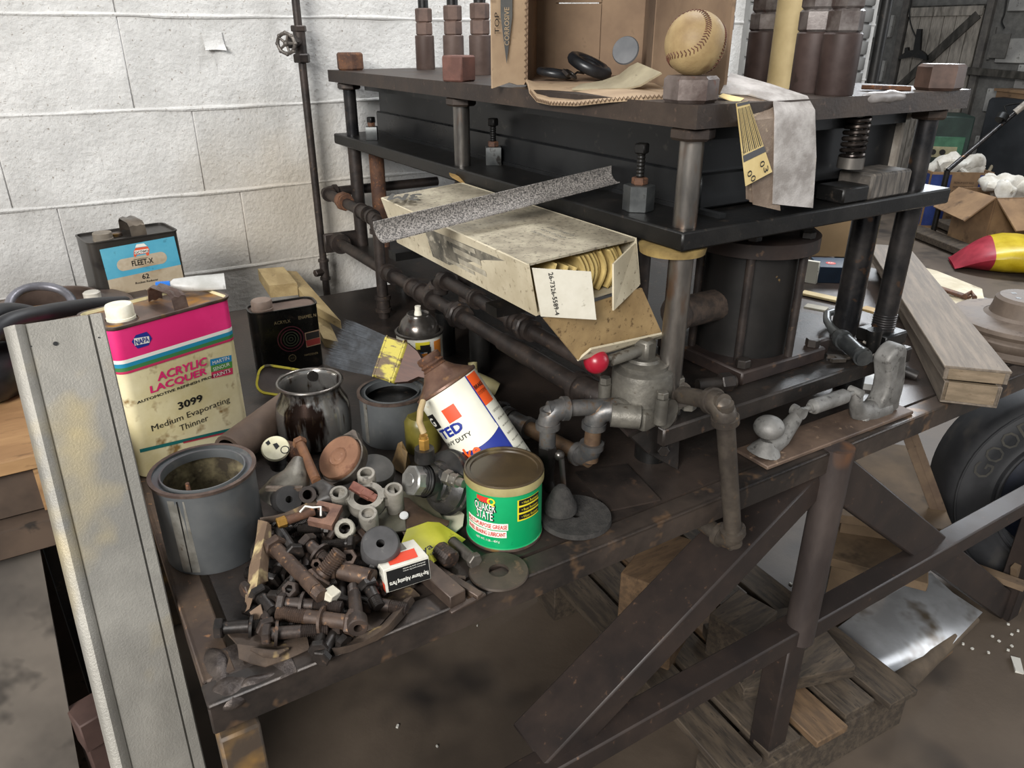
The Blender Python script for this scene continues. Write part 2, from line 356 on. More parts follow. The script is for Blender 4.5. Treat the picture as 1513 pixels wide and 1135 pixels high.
nut(.722, 1.915, ZT, .034, .04, rust, tw=.3); nut(1.205, .705, ZT, .034, .037, mat('brown_nut', '43352f', '5e4a41', .4, .35, 22), tw=.15); nut(1.21, 1.9, ZT, .034, .04, rust)
b = B(); b.box((.7, 1.31, ZT+.022), (.045, .045, .044), (0, 0, .45), bev=.003); part('square_nut', b, mat('red_rust_nut', '5e4038', '7a5348', .7, .1, 25, bump=.2), press, True)
for i, (x, y) in enumerate(((.708, .713), (.712, .80), (.708, 1.32), (.708, 1.90), (.75, 1.86), (1.235, .80), (1.25, .735), (1.23, 1.90))):
    b = B(); r = .0165 if i < 4 else (.0235 if i == 5 else .019)
    b.cyl((x, y, ZB), (x, y, ZM-.025), r, n=24); part('lower_post', b, polish if i == 0 else (rust if i == 4 else (pipe_m if i < 5 else MATS['dark_post'])), press, True)
b = B(); b.lathe([(.02, 0), (.044, .003), (.046, .013), (.04, .016), (.02, .016)], 32, Matrix.Translation((.712, .735, ZM-.042))); part('flange_ring', b, mat('yellowed_flange', '6d5a36', '9a8350', .6, .15, 20), press, True)
b = B(); b.box((1.25, .735, ZB+.012), (.062, .062, .024), bev=.003); part('square_collar', b, steel_dark, press, True)
for k in range(6):
    b = B(); b.torus((1.25, .735, ZB+.03+k*.0045), .019, .0016, n=20, k=6); part('thread_ring', b, MATS['dark_post'], press, True)
# sleeves with stacked nuts on the top plate
sl_m = mat('red_brown_sleeve', '3b2f2c', '524440', .5, .25, 12, c3='3a302c', sc3=40)
nt_m = mat('two_tone_nut', '4a403d', '7b7572', .4, .4, 25, c3='5f4038', sc3=40, bump=.1)
def sleeve(x, y, r, h, rn, tw, m1=sl_m, m2=nt_m):
    b = B(); b.lathe([(r-.001, 0), (r, .002), (r, h-.002), (r-.002, h)], 28, Matrix.Translation((x, y, ZT)), cap=True); part('sleeve', b, m1, press, True)
    nut(x, y, ZT+h, rn, .029, m2, tw); nut(x, y, ZT+h+.029, rn*.98, .031, m2, tw+.25)
    b = B(); b.cyl((x, y, ZT+h+.06), (x, y, ZT+h+.078), rn*.6); part('stud', b, steel_dark, press, True)
for x, y, r, h, rn, tw in ((.992, .775, .0262, .080, .0262, .1), (.975, .718, .0255, .079, .024, .35), (1.12, .98, .027, .083, .027, .3), (1.13, 1.10, .025, .083, .028, .1)): sleeve(x, y, r, h, rn, tw)
for x, y in ((.90, 1.86), (.875, 1.66), (.865, 1.52)): sleeve(x, y, .0235, .078, .021, .3, mat('pale_sleeve', '4a3b35', '61514a', .6, .2, 12), mat('brown_stack_nut', '4e3d36', '6b564c', .6, .2, 20))
# ram beams under the top plate
bm_m = mat('black_beam', '0f1012', '1a1b1d', .38, .3, 8, c3='33302d', sc3=40)
b = B(); b.box((.97, 1.33, ZT-.0375), (.42, 1.2, .021)); part('beam_flange', b, bm_m, press, True)
b = B(); b.box((.97, 1.345, ZT-.075), (.36, 1.14, .055), bev=.003); part('beam_web', b, bm_m, press, True)
b = B(); b.box((.97, 1.345, ZM+.028), (.372, 1.16, .05), bev=.003); part('platen', b, mat('grey_platen', '1b1c1e', '2a2b2c', .3, .5, 8), press, True)
b = B(); b.box((.785, 1.33, ZM+.003), (.012, 1.22, .006)); part('guide_strip', b, MATS['grey_platen'], press, True)
b = B(); b.box((1.09, .756, 1.242), (.20, .012, .085), bev=.002); part('end_panel', b, bm_m, press, True)
edge_m = mat('bare_edge', '8d857b', 'b3aca2', .5, .3, 30)
b = B(); b.box((1.193, .75, 1.238), (.008, .02, .10)); b.box((1.222, .75, 1.285), (.05, .02, .008)); part('angle_edge', b, edge_m, press, True)
# coil spring and its stub
sp = V((1.045, .72, 0)); pts = []
for i in range(7*16+1):
    a = 2*PI*i/16; pts.append((sp.x+.0155*math.cos(a), sp.y+.0155*math.sin(a), 1.236+.058*i/112))
b = B(); b.tube(pts, .0036, 8); part('coil_spring', b, mat('spring_steel', '2b2624', '5d544e', .25, .8, 30), press, True)
b = B(); b.cyl((sp.x, sp.y, 1.222), (sp.x, sp.y, 1.238), .019); b.cyl((sp.x, sp.y, 1.236), (sp.x, sp.y, 1.30), .009); part('spring_stub', b, polish, press, True)
# jack screws on the middle plate
def jack(x, y, s, zz, label=None):
    b = B(); b.hexa((x, y, ZM), (x, y, ZM+s*1.0), s*.62, 6 if s > .035 else 4, ch=.04, tw=.3); part('jack_block', b, mat('greasy_block', '3f4142', '5d5f5e', .35, .5, 20, c3='2a2826', sc3=40), press, True)
    b = B(); b.hexa((x, y, ZM+s), (x, y, ZM+s+.01), s*.32, tw=.2); part('lock_nut', b, rust, press, True)
    b = B(); b.tube([(x, y, ZM+s+.01+k*(zz/14)) for k in range(15)], .006, 10, rs=[.0062 if k % 2 else .0052 for k in range(15)]); part('jack_screw', b, steel_dark, press, True)
    b = B(); b.box((x, y, ZM+s+zz+.015), (.016, .016, .014), (0, 0, .4), bev=.002); part('screw_head', b, steel_dark, press, True)
jack(.722, .822, .036, .034); jack(.765, 1.30, .033, .03); jack(.715, 1.79, .03, .0)
# packing blocks on the front edge of the middle plate
b = B(); b.box((1.115, .722, ZM+.019), (.10, .06, .038), bev=.003); part('packing_block', b, mat('end_grain', '3b3733', '6b645c', .7, 0, 25, stretch=(8, 1, 1)), press, True, label='end grain wooden packing block')
b = B(); b.box((1.03, .715, ZM+.012), (.06, .05, .024), bev=.003); part('packing_block', b, steel_dark, press, True)
# ---- cylinder under the middle plate
CX, CY = .985, .83; cm = mat('black_cylinder', '141312', '201d1b', .5, .2, 8, c3='8a6f42', sc3=26, lo3=.71, hi3=.76, bump=.1)
b = B(); b.box((CX, CY, ZB+.012), (.205, .20, .024), bev=.003); part('cylinder_base', b, mat('brown_flange', '271f1d', '382d28', .5, .2, 14, c3='5b4636', sc3=40), press, True)
b = B(); b.cyl((CX, CY, ZB+.024), (CX, CY, ZB+.2), .082, n=40); part('cylinder_barrel', b, cm, press, True)
b = B(); b.lathe([(.08, 0), (.103, .002), (.103, .024), (.097, .028), (.03, .028)], 44, Matrix.Translation((CX, CY, ZB+.194)), cap=True); part('cylinder_flange', b, MATS['brown_flange'], press, True)
b = B(); b.cyl((CX, CY, ZB+.222), (CX, CY, ZM-.025), .034); part('ram', b, steel_dark, press, True)
for a in range(6):
    t = R(a*60-20); x, y = CX+.091*math.cos(t), CY+.091*math.sin(t)
    b = B(); b.cyl((x, y, ZB+.024), (x, y, ZB+.196), .007, n=10); part('tie_rod', b, pipe_m, press, True)
    nut(x, y, ZB+.222, .012, .011, steel, name='tie_nut')
for dx, dy in ((-1, -1), (1, -1), (1, 1), (-1, 1)): nut(CX+dx*.085, CY+dy*.083, ZB+.024, .012, .014, steel, name='base_bolt')
b = B(); b.cyl((CX-.17, CY-.005, ZB+.105), (CX-.06, CY-.005, ZB+.105), .026, n=20); b.cyl((CX-.16, CY-.005, ZB+.105), (CX-.17, CY-.005, ZB+.105), .03); b.jitter(.0015, 90); part('port_plug', b, mat('scaly_plug', '38302b', '54463c', .8, .1, 60, bump=.4), press, True)
b = B(); b.tube([(CX-.13, CY-.11, ZB+.02), (CX-.16, CY-.10, ZB+.02), (CX-.19, CY-.09, ZB+.02)], .010, 12); b.hexa((CX-.135, CY-.108, ZB+.02), (CX-.155, CY-.102, ZB+.02), .015); part('port_fitting', b, steel, press, True)
# ================================================================ PLUMBING
def elbow(b, p, d0, d1, r, k=2.2):
    d0, d1 = V(d0).normalized(), V(d1).normalized(); L = r*k; pts = []
    a, c = p-d0*L, p+d1*L
    for i in range(9):
        t = i/8; pts.append((1-t)**2*a+2*t*(1-t)*p+t*t*c)
    b.tube(pts, r*1.28, 16); b.cyl(a-d0*r*.25, a+d0*r*.5, r*1.48); b.cyl(c-d1*r*.5, c+d1*r*.25, r*1.48)
def run(pts, r, parent, m=pipe_m, me=None, ends=False):
    pts = [V(p) for p in pts]
    for a, c in zip(pts, pts[1:]):
        b = B(); b.cyl(a, c, r, n=18); part('pipe', b, m, parent, True)
    for i in range(1, len(pts)-1):
        b = B(); elbow(b, pts[i], pts[i]-pts[i-1], pts[i+1]-pts[i], r); part('elbow', b, me or m, parent, True)
def coupling(p, d, r, L, parent, m=pipe_m, hexn=False):
    d = V(d).normalized(); p = V(p); b = B()
    b.cyl(p-d*L/2, p+d*L/2, r*1.25)
    for s in (-1, 1): b.cyl(p+d*s*L/2-d*r*.35, p+d*s*L/2+d*r*.35, r*1.5)
    if hexn: b.hexa(p-d*r*.6, p+d*r*.6, r*1.85, 8)
    part('union' if hexn else 'coupling', b, m, parent, True)
Yd = V((0, 1, 0)); Xd = V((1, 0, 0)); Zd = V((0, 0, 1))
# wall pipe with hand valve
wx = .615; wp = thing('wall_pipe', 'dark vertical pipe with hand valve running down the white block wall', 'pipe', (wx, 1.955, .2))
b = B(); b.cyl((wx, 1.955, .2), (wx, 1.955, 1.75), .0095); part('pipe', b, pipe_m, wp, True)
zv = PY(446, 62, 1.955).z
b = B(); b.cyl((wx, 1.955, zv-.034), (wx, 1.955, zv+.034), .0145); b.hexa((wx, 1.955, zv+.022), (wx, 1.955, zv+.036), .019); b.hexa((wx, 1.955, zv-.046), (wx, 1.955, zv-.026), .02); b.cyl((wx, 1.955, zv), (wx-.028, 1.93, zv-.002), .011); b.hexa((wx-.02, 1.937, zv), (wx-.03, 1.929, zv), .016); part('valve_body', b, pipe_m, wp, True)
b = B(); hc = V((wx-.046, 1.914, zv-.003)); fm = frame(hc, hc+V((-.02, -.02, 0)))
b.cyl(hc+V((.02, .018, 0)), hc, .004); b.torus((0, 0, 0), .0215, .0042, fm, 24, 8); b.ball(hc, .0075, u=12, v=8)
for i in range(5): a = 2*PI*i/5; b.cyl(hc, fm @ V((.021*math.cos(a), .021*math.sin(a), 0)), .003, n=8)
for i in range(8): a = 2*PI*i/8; b.ball(fm @ V((.023*math.cos(a), .023*math.sin(a), 0)), .0048, u=8, v=6)
part('hand_wheel', b, mat('iron_wheel', '4d4844', '716a63', .45, .4, 40), wp, True)
zb = PY(484, 400, 1.955).z
coupling((wx, 1.955, zb+.005), Zd, .0095, .05, wp); b = B(); b.hexa((wx, 1.955, zb), (wx-.03, 1.945, zb), .010); part('bleed_plug', b, pipe_m, wp, True)
# pipe group along the left side of the press
pg = thing('press_pipework', 'dark iron pipe runs with couplings beside the press on the bench', 'pipe', (.64, 1.3, T))
zq = 1.037; n0 = (.63, 1.925, zq)
run([(.95, 1.925, zq), n0, (.63, 1.585, zq-.006), (.63, 1.585, T+.0)], .0125, pg)
coupling((.63, 1.79, zq), Yd, .0125, .03, pg, rust, True); coupling((.63, 1.66, zq-.004), Yd, .0125, .04, pg)
coupling((.63, 1.585, T+.035), Zd, .0125, .03, pg)
z1 = .912
b = B(); b.box((.655, 1.90, z1), (.10, .012, .05), bev=.003); b.cyl((.64, 1.895, z1), (.64, 1.87, z1), .026); part('pipe_flange', b, pipe_m, pg, True)
run([(.64, 1.89, z1), (.64, 1.06, z1)], .0135, pg); run([(.64, 1.06, z1), (.64, .80, z1), (.665, .765, z1)], .0165, pg)
for y in (1.55, 1.42): coupling((.64, y, z1), Yd, .0135, .032, pg)
coupling((.64, 1.365, z1), Yd, .0145, .05, pg); coupling((.64, 1.225, z1), Yd, .0145, .035, pg, pipe_m, True)
b = B(); b.cyl((.64, 1.36, z1), (.655, 1.345, z1+.026), .0165); part('tee', b, pipe_m, pg, True)
run([(.658, 1.342, z1+.018), (.66, 1.338, .955), (.66, 1.03, .948), (.665, .80, .942)], .0128, pg)
coupling((.66, 1.02, .948), Yd, .0128, .04, pg, pipe_m, True); coupling((.66, 1.19, .951), Yd, .0128, .006, pg)
for q in ((.652, 1.31), (.665, 1.19)): b = B(); b.cyl((*q, T), (*q, .892), .02, n=20); part('support_foot', b, steel_dark, pg, True)
# air valve
vb = PZ(958, 612, .902); vv = thing('air_valve', 'grey cast air valve with red ball lever on an angle bracket', 'valve', (vb.x, vb.y, T))
val_m = mat('cast_grey', '55524c', '77736a', .45, .45, 22, c3='4a4036', sc3=45, bump=.25)
q0, q1, q2 = PZ(928, 640, .904), PZ(1001, 602, .904), PZ(906, 618, .904); q3 = q1+(q2-q0)
b = B(); b.quadsheet([[q0, q1], [q2, q3]], .006); part('bracket_plate', b, brownsteel, vv, True)
low = PV(997, 692, q1); b = B(); b.quadsheet([[q0-V((0, 0, .004)), q1-V((0, 0, .004))], [q0+(low-q0)*.35+V((0, 0, -.01)), low]], .006); part('gusset', b, steel, vv, True)
b = B(); gm = q0*.35+low*.65+V((-.004, -.008, .02)); b.hexa(gm, gm+V((-.006, -.01, 0)), .009); part('bracket_bolt', b, steel, vv, True)
vc = PZ(945, 612, .901); rv = .044; vx = (q1-q0).normalized(); vy = V((-vx.y, vx.x, 0))
b = B(); b.box((vc.x, vc.y, .916), (.088, .085, .03), basis((0, 0, 0), vx, vy, Zd), bev=.006, seg=2); b.lathe([(rv*1.0, 0), (rv, .05), (rv*.96, .056), (rv*.80, .060), (rv*.80, .066), (rv*.55, .070), (rv*.5, .074), (0, .074)], 36, Matrix.Translation((vc.x, vc.y, .918)))
for s in (-1, 1): b.cyl(vc+V((0, 0, .02)), vc+vx*s*.052+V((0, 0, .022)), .019)
b.cyl(vc+V((0, 0, .018)), vc-vy*.05+V((0, 0, .018)), .022); b.cyl(vc-vy*.03-vx*.04+V((0, 0, .02)), vc-vx*.066+V((0, 0, .022)), .017); part('valve_body', b, val_m, vv, True)
for sx, sy in ((-.4, -1), (.75, -.72), (.7, .75), (-.8, .7)):
    p = vc+vx*sx*.05+vy*sy*.05; b = B(); b.cyl(p+V((0, 0, .012)), p+V((0, 0, .05)), .0095, n=14); b.hexa(p+V((0, 0, .05)), p+V((0, 0, .06)), .0085); part('body_bolt', b, val_m, vv, True)
p = vc+vx*.055-vy*.045; b = B(); b.hexa(p+V((0, 0, .006)), p+V((0, 0, .02)), .012, tw=.3); b.hexa(p+vx*.016+V((0, 0, .006)), p+vx*.016+V((0, 0, .024)), .009); part('mount_bolt', b, val_m, vv, True)
top = V((vc.x, vc.y, .99)); bl_ = PV(881, 534, vc-vx*.062+vy*.0); bl_ = PD(881, 534, (vc-EYE).dot(FW)-.075)
b = B(); b.box(top+V((0, 0, .012)), (.024, .026, .034), basis((0, 0, 0), vx, vy, Zd), bev=.004); b.cyl(top+V((0, 0, .014)), bl_+(top-bl_)*.3, .0085); b.cyl(top+V((0, 0, .014)), bl_, .0045); lever = part('lever', b, val_m, vv, True)
b = B(); b.ball(bl_, .0173, u=32, v=20); part('red_knob', b, mat('red_ball', '8a1024', 'a01a2e', .3, 0, 8, rvar=.05), lever, True, label='red ball knob')
# pipes hung on the valve
vp = thing('valve_pipes', 'grey and rusty pipe elbows branching down from the air valve to the bench', 'pipe', (.58, .72, T))
zc = .921; r_ = .0118
eA = PZ(810, 605, zc+.01); b0 = vc-vx*.03+vy*.012+V((0, 0, .02)); dnA = V((eA.x, eA.y, T+.07))
run([b0, eA, dnA], r_, vp, galv)
eB = PZ(868, 600, zc); b1 = vc-vx*.012-vy*.03+V((0, 0, .018)); eB = PZ(880, 605, zc); dnB = PV(872, 680, eB)
farB = PT(764, 624, dnB.z-T)
run([b1, eB, dnB+V((0, 0, .0)), farB, farB+(farB-dnB)*2.2], r_*1.02, vp, pipe_b, galv)
coupling(farB+(farB-dnB)*.25, farB-dnB, r_, .05, vp, pipe_m, True)
b = B(); b.hexa(dnA+V((0, 0, .005)), dnA+V((0, 0, -.012)), .014); b.cyl(dnA+V((0, 0, -.01)), dnA+V((0, 0, -.055)), .0125, .010); b.cyl(dnA+V((0, 0, -.05)), dnA+V((.004, -.004, -.069)), .009); cock = part('drain_cock', b, steel, vp, True)
b = B(); c0 = dnA+V((.012, -.018, -.012)); b.ball(dnA+V((.012, -.012, -.01)), .008, u=12, v=8); b.cyl(c0, c0+V((.0, -.008, -.045)), .0042); part('cock_lever', b, polish, cock, True)
eC = PZ(998, 578, zc+.012); eD = PD(1068, 600, (eC-EYE).dot(FW)-.055)
eD = V((.775, .598, .915)); eD = PY(1070, 596, .597); eE = PY(1084, 803, .597); far = V((eE.x-.01, .86, eE.z+.0))
run([vc+vx*.03+V((0, 0, .018)), PZ(990, 580, zc+.008), eD, eE, far], .0125, vp, mat('mid_pipe', '413b36', '5a5249', .45, .4, 24, c3='6f5a44', sc3=60, lo3=.6, hi3=.74, bump=.12), galv if 0 else MATS.get('mid_pipe'))
# ================================================================ CANS AND BRUSH
def tx(s, w, h, m, parent, M, wrap=None, shear=0., bold=0., name='lettering', z=0.):
    c = bpy.data.curves.new('t', 'FONT'); c.body = s; c.size = 1; c.align_x = 'CENTER'; c.shear = shear; c.resolution_u = 2
    o = bpy.data.objects.new('t', c); me = bpy.data.meshes.new_from_object(o); bpy.data.objects.remove(o); me.name = name
    if bold:                    # heavier strokes: the outline laid down five times, slightly shifted
        g = bmesh.new()
        for dx, dy in ((0, 0), (bold, 0), (-bold, 0), (0, bold), (0, -bold)):
            k = len(g.verts); g.from_mesh(me); g.verts.ensure_lookup_table()
            for v in g.verts[k:]: v.co += V((dx, dy, .4*dx+.2*dy))
        g.to_mesh(me); g.free()
    xs = [v.co.x for v in me.vertices]; ys = [v.co.y for v in me.vertices]; x0, x1, y0, y1 = min(xs), max(xs), min(ys), max(ys)
    for v in me.vertices:
        x = ((v.co.x-x0)/(x1-x0)-.5)*w; y = ((v.co.y-y0)/(y1-y0)-.5)*h
        lift = v.co.z*.004+(.0001 if bold else 0)      # the strokes lie a hair apart
        if wrap: v.co = V(((wrap+lift)*math.sin(x/wrap), y, (wrap+lift)*math.cos(x/wrap)-wrap+z))
        else: v.co = V((x, y, z+lift))
    me.transform(M); me.materials.clear(); me.materials.append(m)
    q = bpy.data.objects.new(name, me); COL.objects.link(q); q.parent = parent; MW[q] = MW[parent]; return q
ink = lambda n, c, r=.5: mat(n, c, rough=r)
white_i = ink('white_print', 'e8e6dc'); black_i = ink('black_print', '141414'); red_i = ink('red_print', 'd0352c'); blue_i = ink('blue_print', '1d2f86')
orange_i = ink('orange_print', 'ea5a1e'); pink_i = ink('pink_print', 'df2a70'); yellow_i = ink('yellow_print', 'e3d22c')
def onplane(px, py, o, n): d = ray(px, py); return EYE + d*((V(o)-EYE).dot(n)/d.dot(n))
class Face:                     # a flat printed face: place print where the photograph shows it
    def __init__(s, th, o, x, n): s.th, s.o, s.x, s.n = th, V(o), V(x).normalized(), V(n).normalized(); s.inv = MW[th].inverted(); s.z = .0004
    def M(s, px, py, dz=0.): return s.inv @ faceM(onplane(px, py, s.o, s.n)+s.n*(s.z+dz), s.x, s.n)
    def m(s, px_, p): return pxm(px_, onplane(p[0], p[1], s.o, s.n))
    def t(s, str_, px, py, w, h, m, dz=0., par=None, **k): q = s.m(1, (px, py)); return tx(str_, w*q, h*q, m, par or s.th, s.M(px, py, dz), **k)
    def poly(s, name, pts, m, dz=0., par=None):
        b = B(); b.bm.faces.new([b.bm.verts.new(s.inv @ (onplane(x, y, s.o, s.n)+s.n*(s.z+dz))) for x, y in pts]); return part(name, b, m, par or s.th)
can_edge = mat('dirty_can_top', '4d413b', '6b5b52', .5, .3, 30, c3='8a6a35', sc3=25, lo3=.56, hi3=.7)
def fcan(name, label, A, Bp, h, d, body_m, r=.014):      # oblong can; A, Bp = front bottom corners (world)
    A, Bp = V(A), V(Bp); x = (Bp-A); w = x.length; x.normalize(); y = V((-x.y, x.x, 0))
    o = (A+Bp)/2+y*d/2; o.z = A.z; th = thing(name, label, 'can', M=basis(o, x, y, Zd))
    b = B(); ol = rr(w, d, r); il = rr(w-.004, d-.004, r-.002)
    loops(b, [(il, 0), (ol, .002), (ol, h-.002), (rr(w+.003, d+.003, r+.001), h-.001), (rr(w+.003, d+.003, r+.001), h+.0015), (rr(w-.004, d-.004, r-.002), h+.0015), (rr(w-.005, d-.005, r-.002), h-.003)]); part('can_body', b, body_m, th)
    return th, w, Face(th, A, x, -y), x, y
def cap(th, p, r, h, m, name='screw_cap', ribs=0):
    b = B(); b.lathe([(r, 0), (r, h*.25), (r*.96, h*.28), (r*.95, h*.9), (r*.88, h), (0, h)], 28, Matrix.Translation(p), cap=True); return part(name, b, m, th)
def strap(th, p, y0, y1, h, wd, m):      # sheet handle across the can top
    b = B(); pts = [(y0, 0), (y0+.004, h*.75), (y0+.015, h), (y1-.015, h), (y1-.004, h*.75), (y1, 0)]
    rows = [[(p[0]-wd/2+wd*k/4, yy, p[2]+zz+(.0025 if k in (1, 3) else 0)) for k in range(5)] for yy, zz in pts]; b.quadsheet(rows, .0015); return part('handle', b, m, th)
# NAPA can ---------------------------------------------------------------
A, Bq = PT(214, 709), PT(373, 641); hN = .226
hN = PV(163, 488, A).z-T
nap = mat('stained_cream', 'cdbf8e', 'e3d9b3', .45, 0, 9, lo=.35, hi=.6, c3='8a6d40', sc3=34, lo3=.58, hi3=.72)
th, wN, F, x, y = fcan('thinner_can', 'pink and cream oblong thinner can with rusty top and white cap', A, Bq, hN, .10, nap)
def band(h0, h1, m, nm='printed_band', off=.0006):
    b = B(); loops(b, [(rr(wN+2*off, .10+2*off, .0145), h0), (rr(wN+2*off, .10+2*off, .0145), h1)], cap0=False, cap1=False); part(nm, b, m, th)
pinkm = mat('hot_pink', 'd8286f', 'ee3c84', .4, 0, 6, c3='96344f', sc3=40, lo3=.68, hi3=.8)
band(hN*.80, hN-.003, pinkm); band(hN*.777, hN*.80, white_i); band(hN*.752, hN*.777, ink('band_blue', '1f86a8')); band(hN*.728, hN*.752, ink('band_green', '3b7a45')); band(hN*.712, hN*.728, ink('band_red', 'c02c5a'))
lip = B(); loops(lip, [(rr(wN+.003, .103, .015), hN-.003), (rr(wN+.006, .106, .016), hN-.001), (rr(wN+.006, .106, .016), hN+.002), (rr(wN-.002, .098, .013), hN+.002)], cap0=False, cap1=False); part('rim', lip, can_edge, th)
b = B(); patch(b, rr(wN-.006, .094, .012), hN-.0026); part('can_top', b, mat('rust_top', '5c4a40', '7a655a', .45, .4, 12, c3='b07a26', sc3=12, lo3=.5, hi3=.62), th)
cap(th, (-wN*.315, -.014, hN-.003), .0195, .024, mat('cream_cap', 'd8d3bd', 'efecdf', .5, 0, 30, c3='9a8f6a', sc3=60, lo3=.66, hi3=.78)); 
b = B(); b.lathe([(.023, 0), (.021, .003)], 24, Matrix.Translation((-wN*.315, -.014, hN-.003))); part('neck_ring', b, can_edge, th)
strap(th, (.018, 0, hN-.003), -.042, .036, .026, .022, mat('can_handle', '5c4b45', '7d6b64', .3, .7, 30))
lg = F.poly('logo_plate', [(194, 505), (200, 495), (216, 490), (221, 495), (224, 500), (219, 510), (203, 515), (199, 511)], blue_i, .0006)
F.poly('logo_panel', [(197, 500), (219.5, 496.5), (220.5, 506), (198.5, 510.5)], white_i, .0008, par=lg); F.t('NAPA', 208.8, 503.2, 20, 8.2, blue_i, .001, par=lg, bold=.02)
F.t('ACRYLIC', 269.5, 545, 79, 13.5, pink_i, bold=.035, shear=.12); F.t('LACQUER', 264.5, 562.5, 89, 13.5, pink_i, bold=.035, shear=.05)
for (px, py), s, m in (((326, 532.5), 'MARTIN', ink('tag_blue', '1d7fb0')), ((327, 541.8), 'SENOUR', ink('tag_green', '4c8a3a')), ((327.8, 551.3), 'PAINTS', ink('tag_red', 'c9315a'))):
    q = [(px-15.7, py-1.2), (px+15.7, py-8), (px+16.2, py+1.2), (px-15.2, py+8.2)]; tg = F.poly('printed_tag', q, m); F.t(s, px, py, 27, 5.5, white_i, .0003, par=tg)
F.t('AUTOMOTIVE REFINISH PRODUCTS', 273, 570.5, 145, 4.2, black_i, bold=.02); F.t('3099', 281, 594, 39, 12, black_i, bold=.03)
F.t('Medium Evaporating', 284, 612, 124, 12, black_i); F.t('Thinner', 286.5, 625, 45, 9.5, black_i)
F.poly('lower_stripe', [(206, 664), (367, 626.5), (367.5, 630.5), (207, 669)], ink('stripe_teal', '1c6a66')); F.poly('lower_stripe', [(270, 652.5), (367.5, 630.5), (368, 632.5), (271, 655.5)], ink('stripe_red', 'b23a4a'))
# blue reducer can at the back --------------------------------------------
Ht = T+.232; A, Bq = PZ(129, 361, Ht), PZ(263, 341, Ht); A.z = Bq.z = T
dk = mat('smoked_metal', '35322f', '45413c', .4, .35, 6, c3='2a2725', sc3=20)
th, w, F, x, y = fcan('reducer_can', 'dark oblong can with a pale blue label against the white wall', A, Bq, .232, .10, dk)
cap(th, (-w*.29, -.02, .229), .019, .016, mat('tan_cap', '6d655a', '857b6d', .6)); strap(th, (.012, 0, .229), -.045, .04, .03, .03, mat('tin_handle', '5d544b', '7c7266', .3, .7, 20))
cap(th, (-w*.12, -.0, .229), .012, .006, can_edge, 'spot')
lab = lambda *a: F.poly('label', *a)
sky = mat('blue_label', '4a9cb8', '65b2c8', .5, 0, 9, c3='39788c', sc3=40, lo3=.62, hi3=.75); crm = mat('cream_label', 'a99a82', 'c9bda8', .6, 0, 10, c3='8a7454', sc3=20, lo3=.5, hi3=.7)
lab([(147, 369), (257, 349), (267, 391), (159, 414)], sky); lab([(159, 414), (267, 391), (276, 433), (168, 452)], crm)
q = []; 
for i in range(13): t = R(90+180*i/12); q.append((182+9.5*math.cos(t), 391.5-9*math.sin(t)))
for i in range(13): t = R(-90+180*i/12); q.append((237+9.5*math.cos(t), 381-9*math.sin(t)))
pl_ = F.poly('label_pill', q, crm, .0002); F.t('FLEET-X', 210.5, 387, 30, 8, black_i, .0004, par=pl_, bold=.02); F.poly('label_line', [(197, 383.6), (218, 380), (218, 380.7), (197, 384.3)], black_i, .0004); F.t('62', 215, 408, 10, 7.5, black_i, .0004, bold=.015); F.t('Rocket Reducer', 217, 415.5, 32, 3, black_i, .0003, bold=.02)
em = F.poly('car_emblem', [(197.5, 371), (200, 366.5), (218, 364), (220.5, 368.5), (220, 377), (217, 378), (215, 374), (202, 376.5), (200, 380), (197.5, 378.5)], ink('emblem_orange', 'd85a3a'), .0003)
F.poly('car_window', [(199.5, 366), (201.5, 361), (212.5, 359.5), (217, 363.5)], white_i, .0003, par=em); F.poly('emblem_panel', [(198.5, 370.5), (219, 367.3), (219.3, 372.7), (198.8, 376)], white_i, .0004, par=em); F.t('OCTWO', 209, 372, 19, 4, black_i, .0006, par=em, bold=.02)
# small black can -----------------------------------------------------------
Bq = PT(481, 540); hB = PV(471, 450, Bq).z-T; A = PZ(371, 466, T+hB); A.z = T
blk = mat('glossy_black_can', '10100f', '1c1a18', .28, .2, 8, c3='2e2722', sc3=30)
th, w, F, x, y = fcan('filler_can', 'small black oblong can with concentric ring print and brown cap', A, Bq, hB, .06, blk, .02)
b = B(); patch(b, rr(w-.004, .056, .018), hB-.0026); part('can_top', b, mat('dusty_top', '5a4a41', '6f5d52', .6, .2, 20), th)
cap(th, (-w*.29, -.002, hB-.003), .0205, .021, mat('brown_cap', '6b5b50', '837165', .6, 0, 30)); 
def ring(F, px, py, r0, r1, m, nm='printed_ring', dz=0.):
    q = F.m(1, (px, py)); b = B(); n = 40; M = F.M(px, py, dz)
    o = [b.bm.verts.new((r1*q*math.cos(2*PI*i/n), r1*q*math.sin(2*PI*i/n), 0)) for i in range(n)]; k = [b.bm.verts.new((r0*q*math.cos(2*PI*i/n), r0*q*math.sin(2*PI*i/n), 0)) for i in range(n)]
    for i in range(n): b.bm.faces.new((o[i], o[(i+1) % n], k[(i+1) % n], k[i]))
    b._x(list(b.bm.verts), M); part(nm, b, m, F.th)
for i, rad in enumerate((2, 6, 10, 14, 18.5)): ring(F, 430, 501, rad, rad+1.5, ink('dim_red' if i > 2 else 'dim_green', '5a2430' if i > 2 else '3f4534'))
F.poly('print_panel', [(450, 492), (472, 486.5), (474, 508), (453, 513.5)], ink('dim_cream', '9a8068')); F.poly('print_panel', [(451.5, 503.5), (472.5, 498.5), (473, 507), (454, 512)], ink('dim_red2', '8a3430'), .0002); F.poly('print_panel', [(451.5, 493), (471, 488.5), (472, 498), (452.5, 503)], ink('dim_black', '2a2624'), .0002)
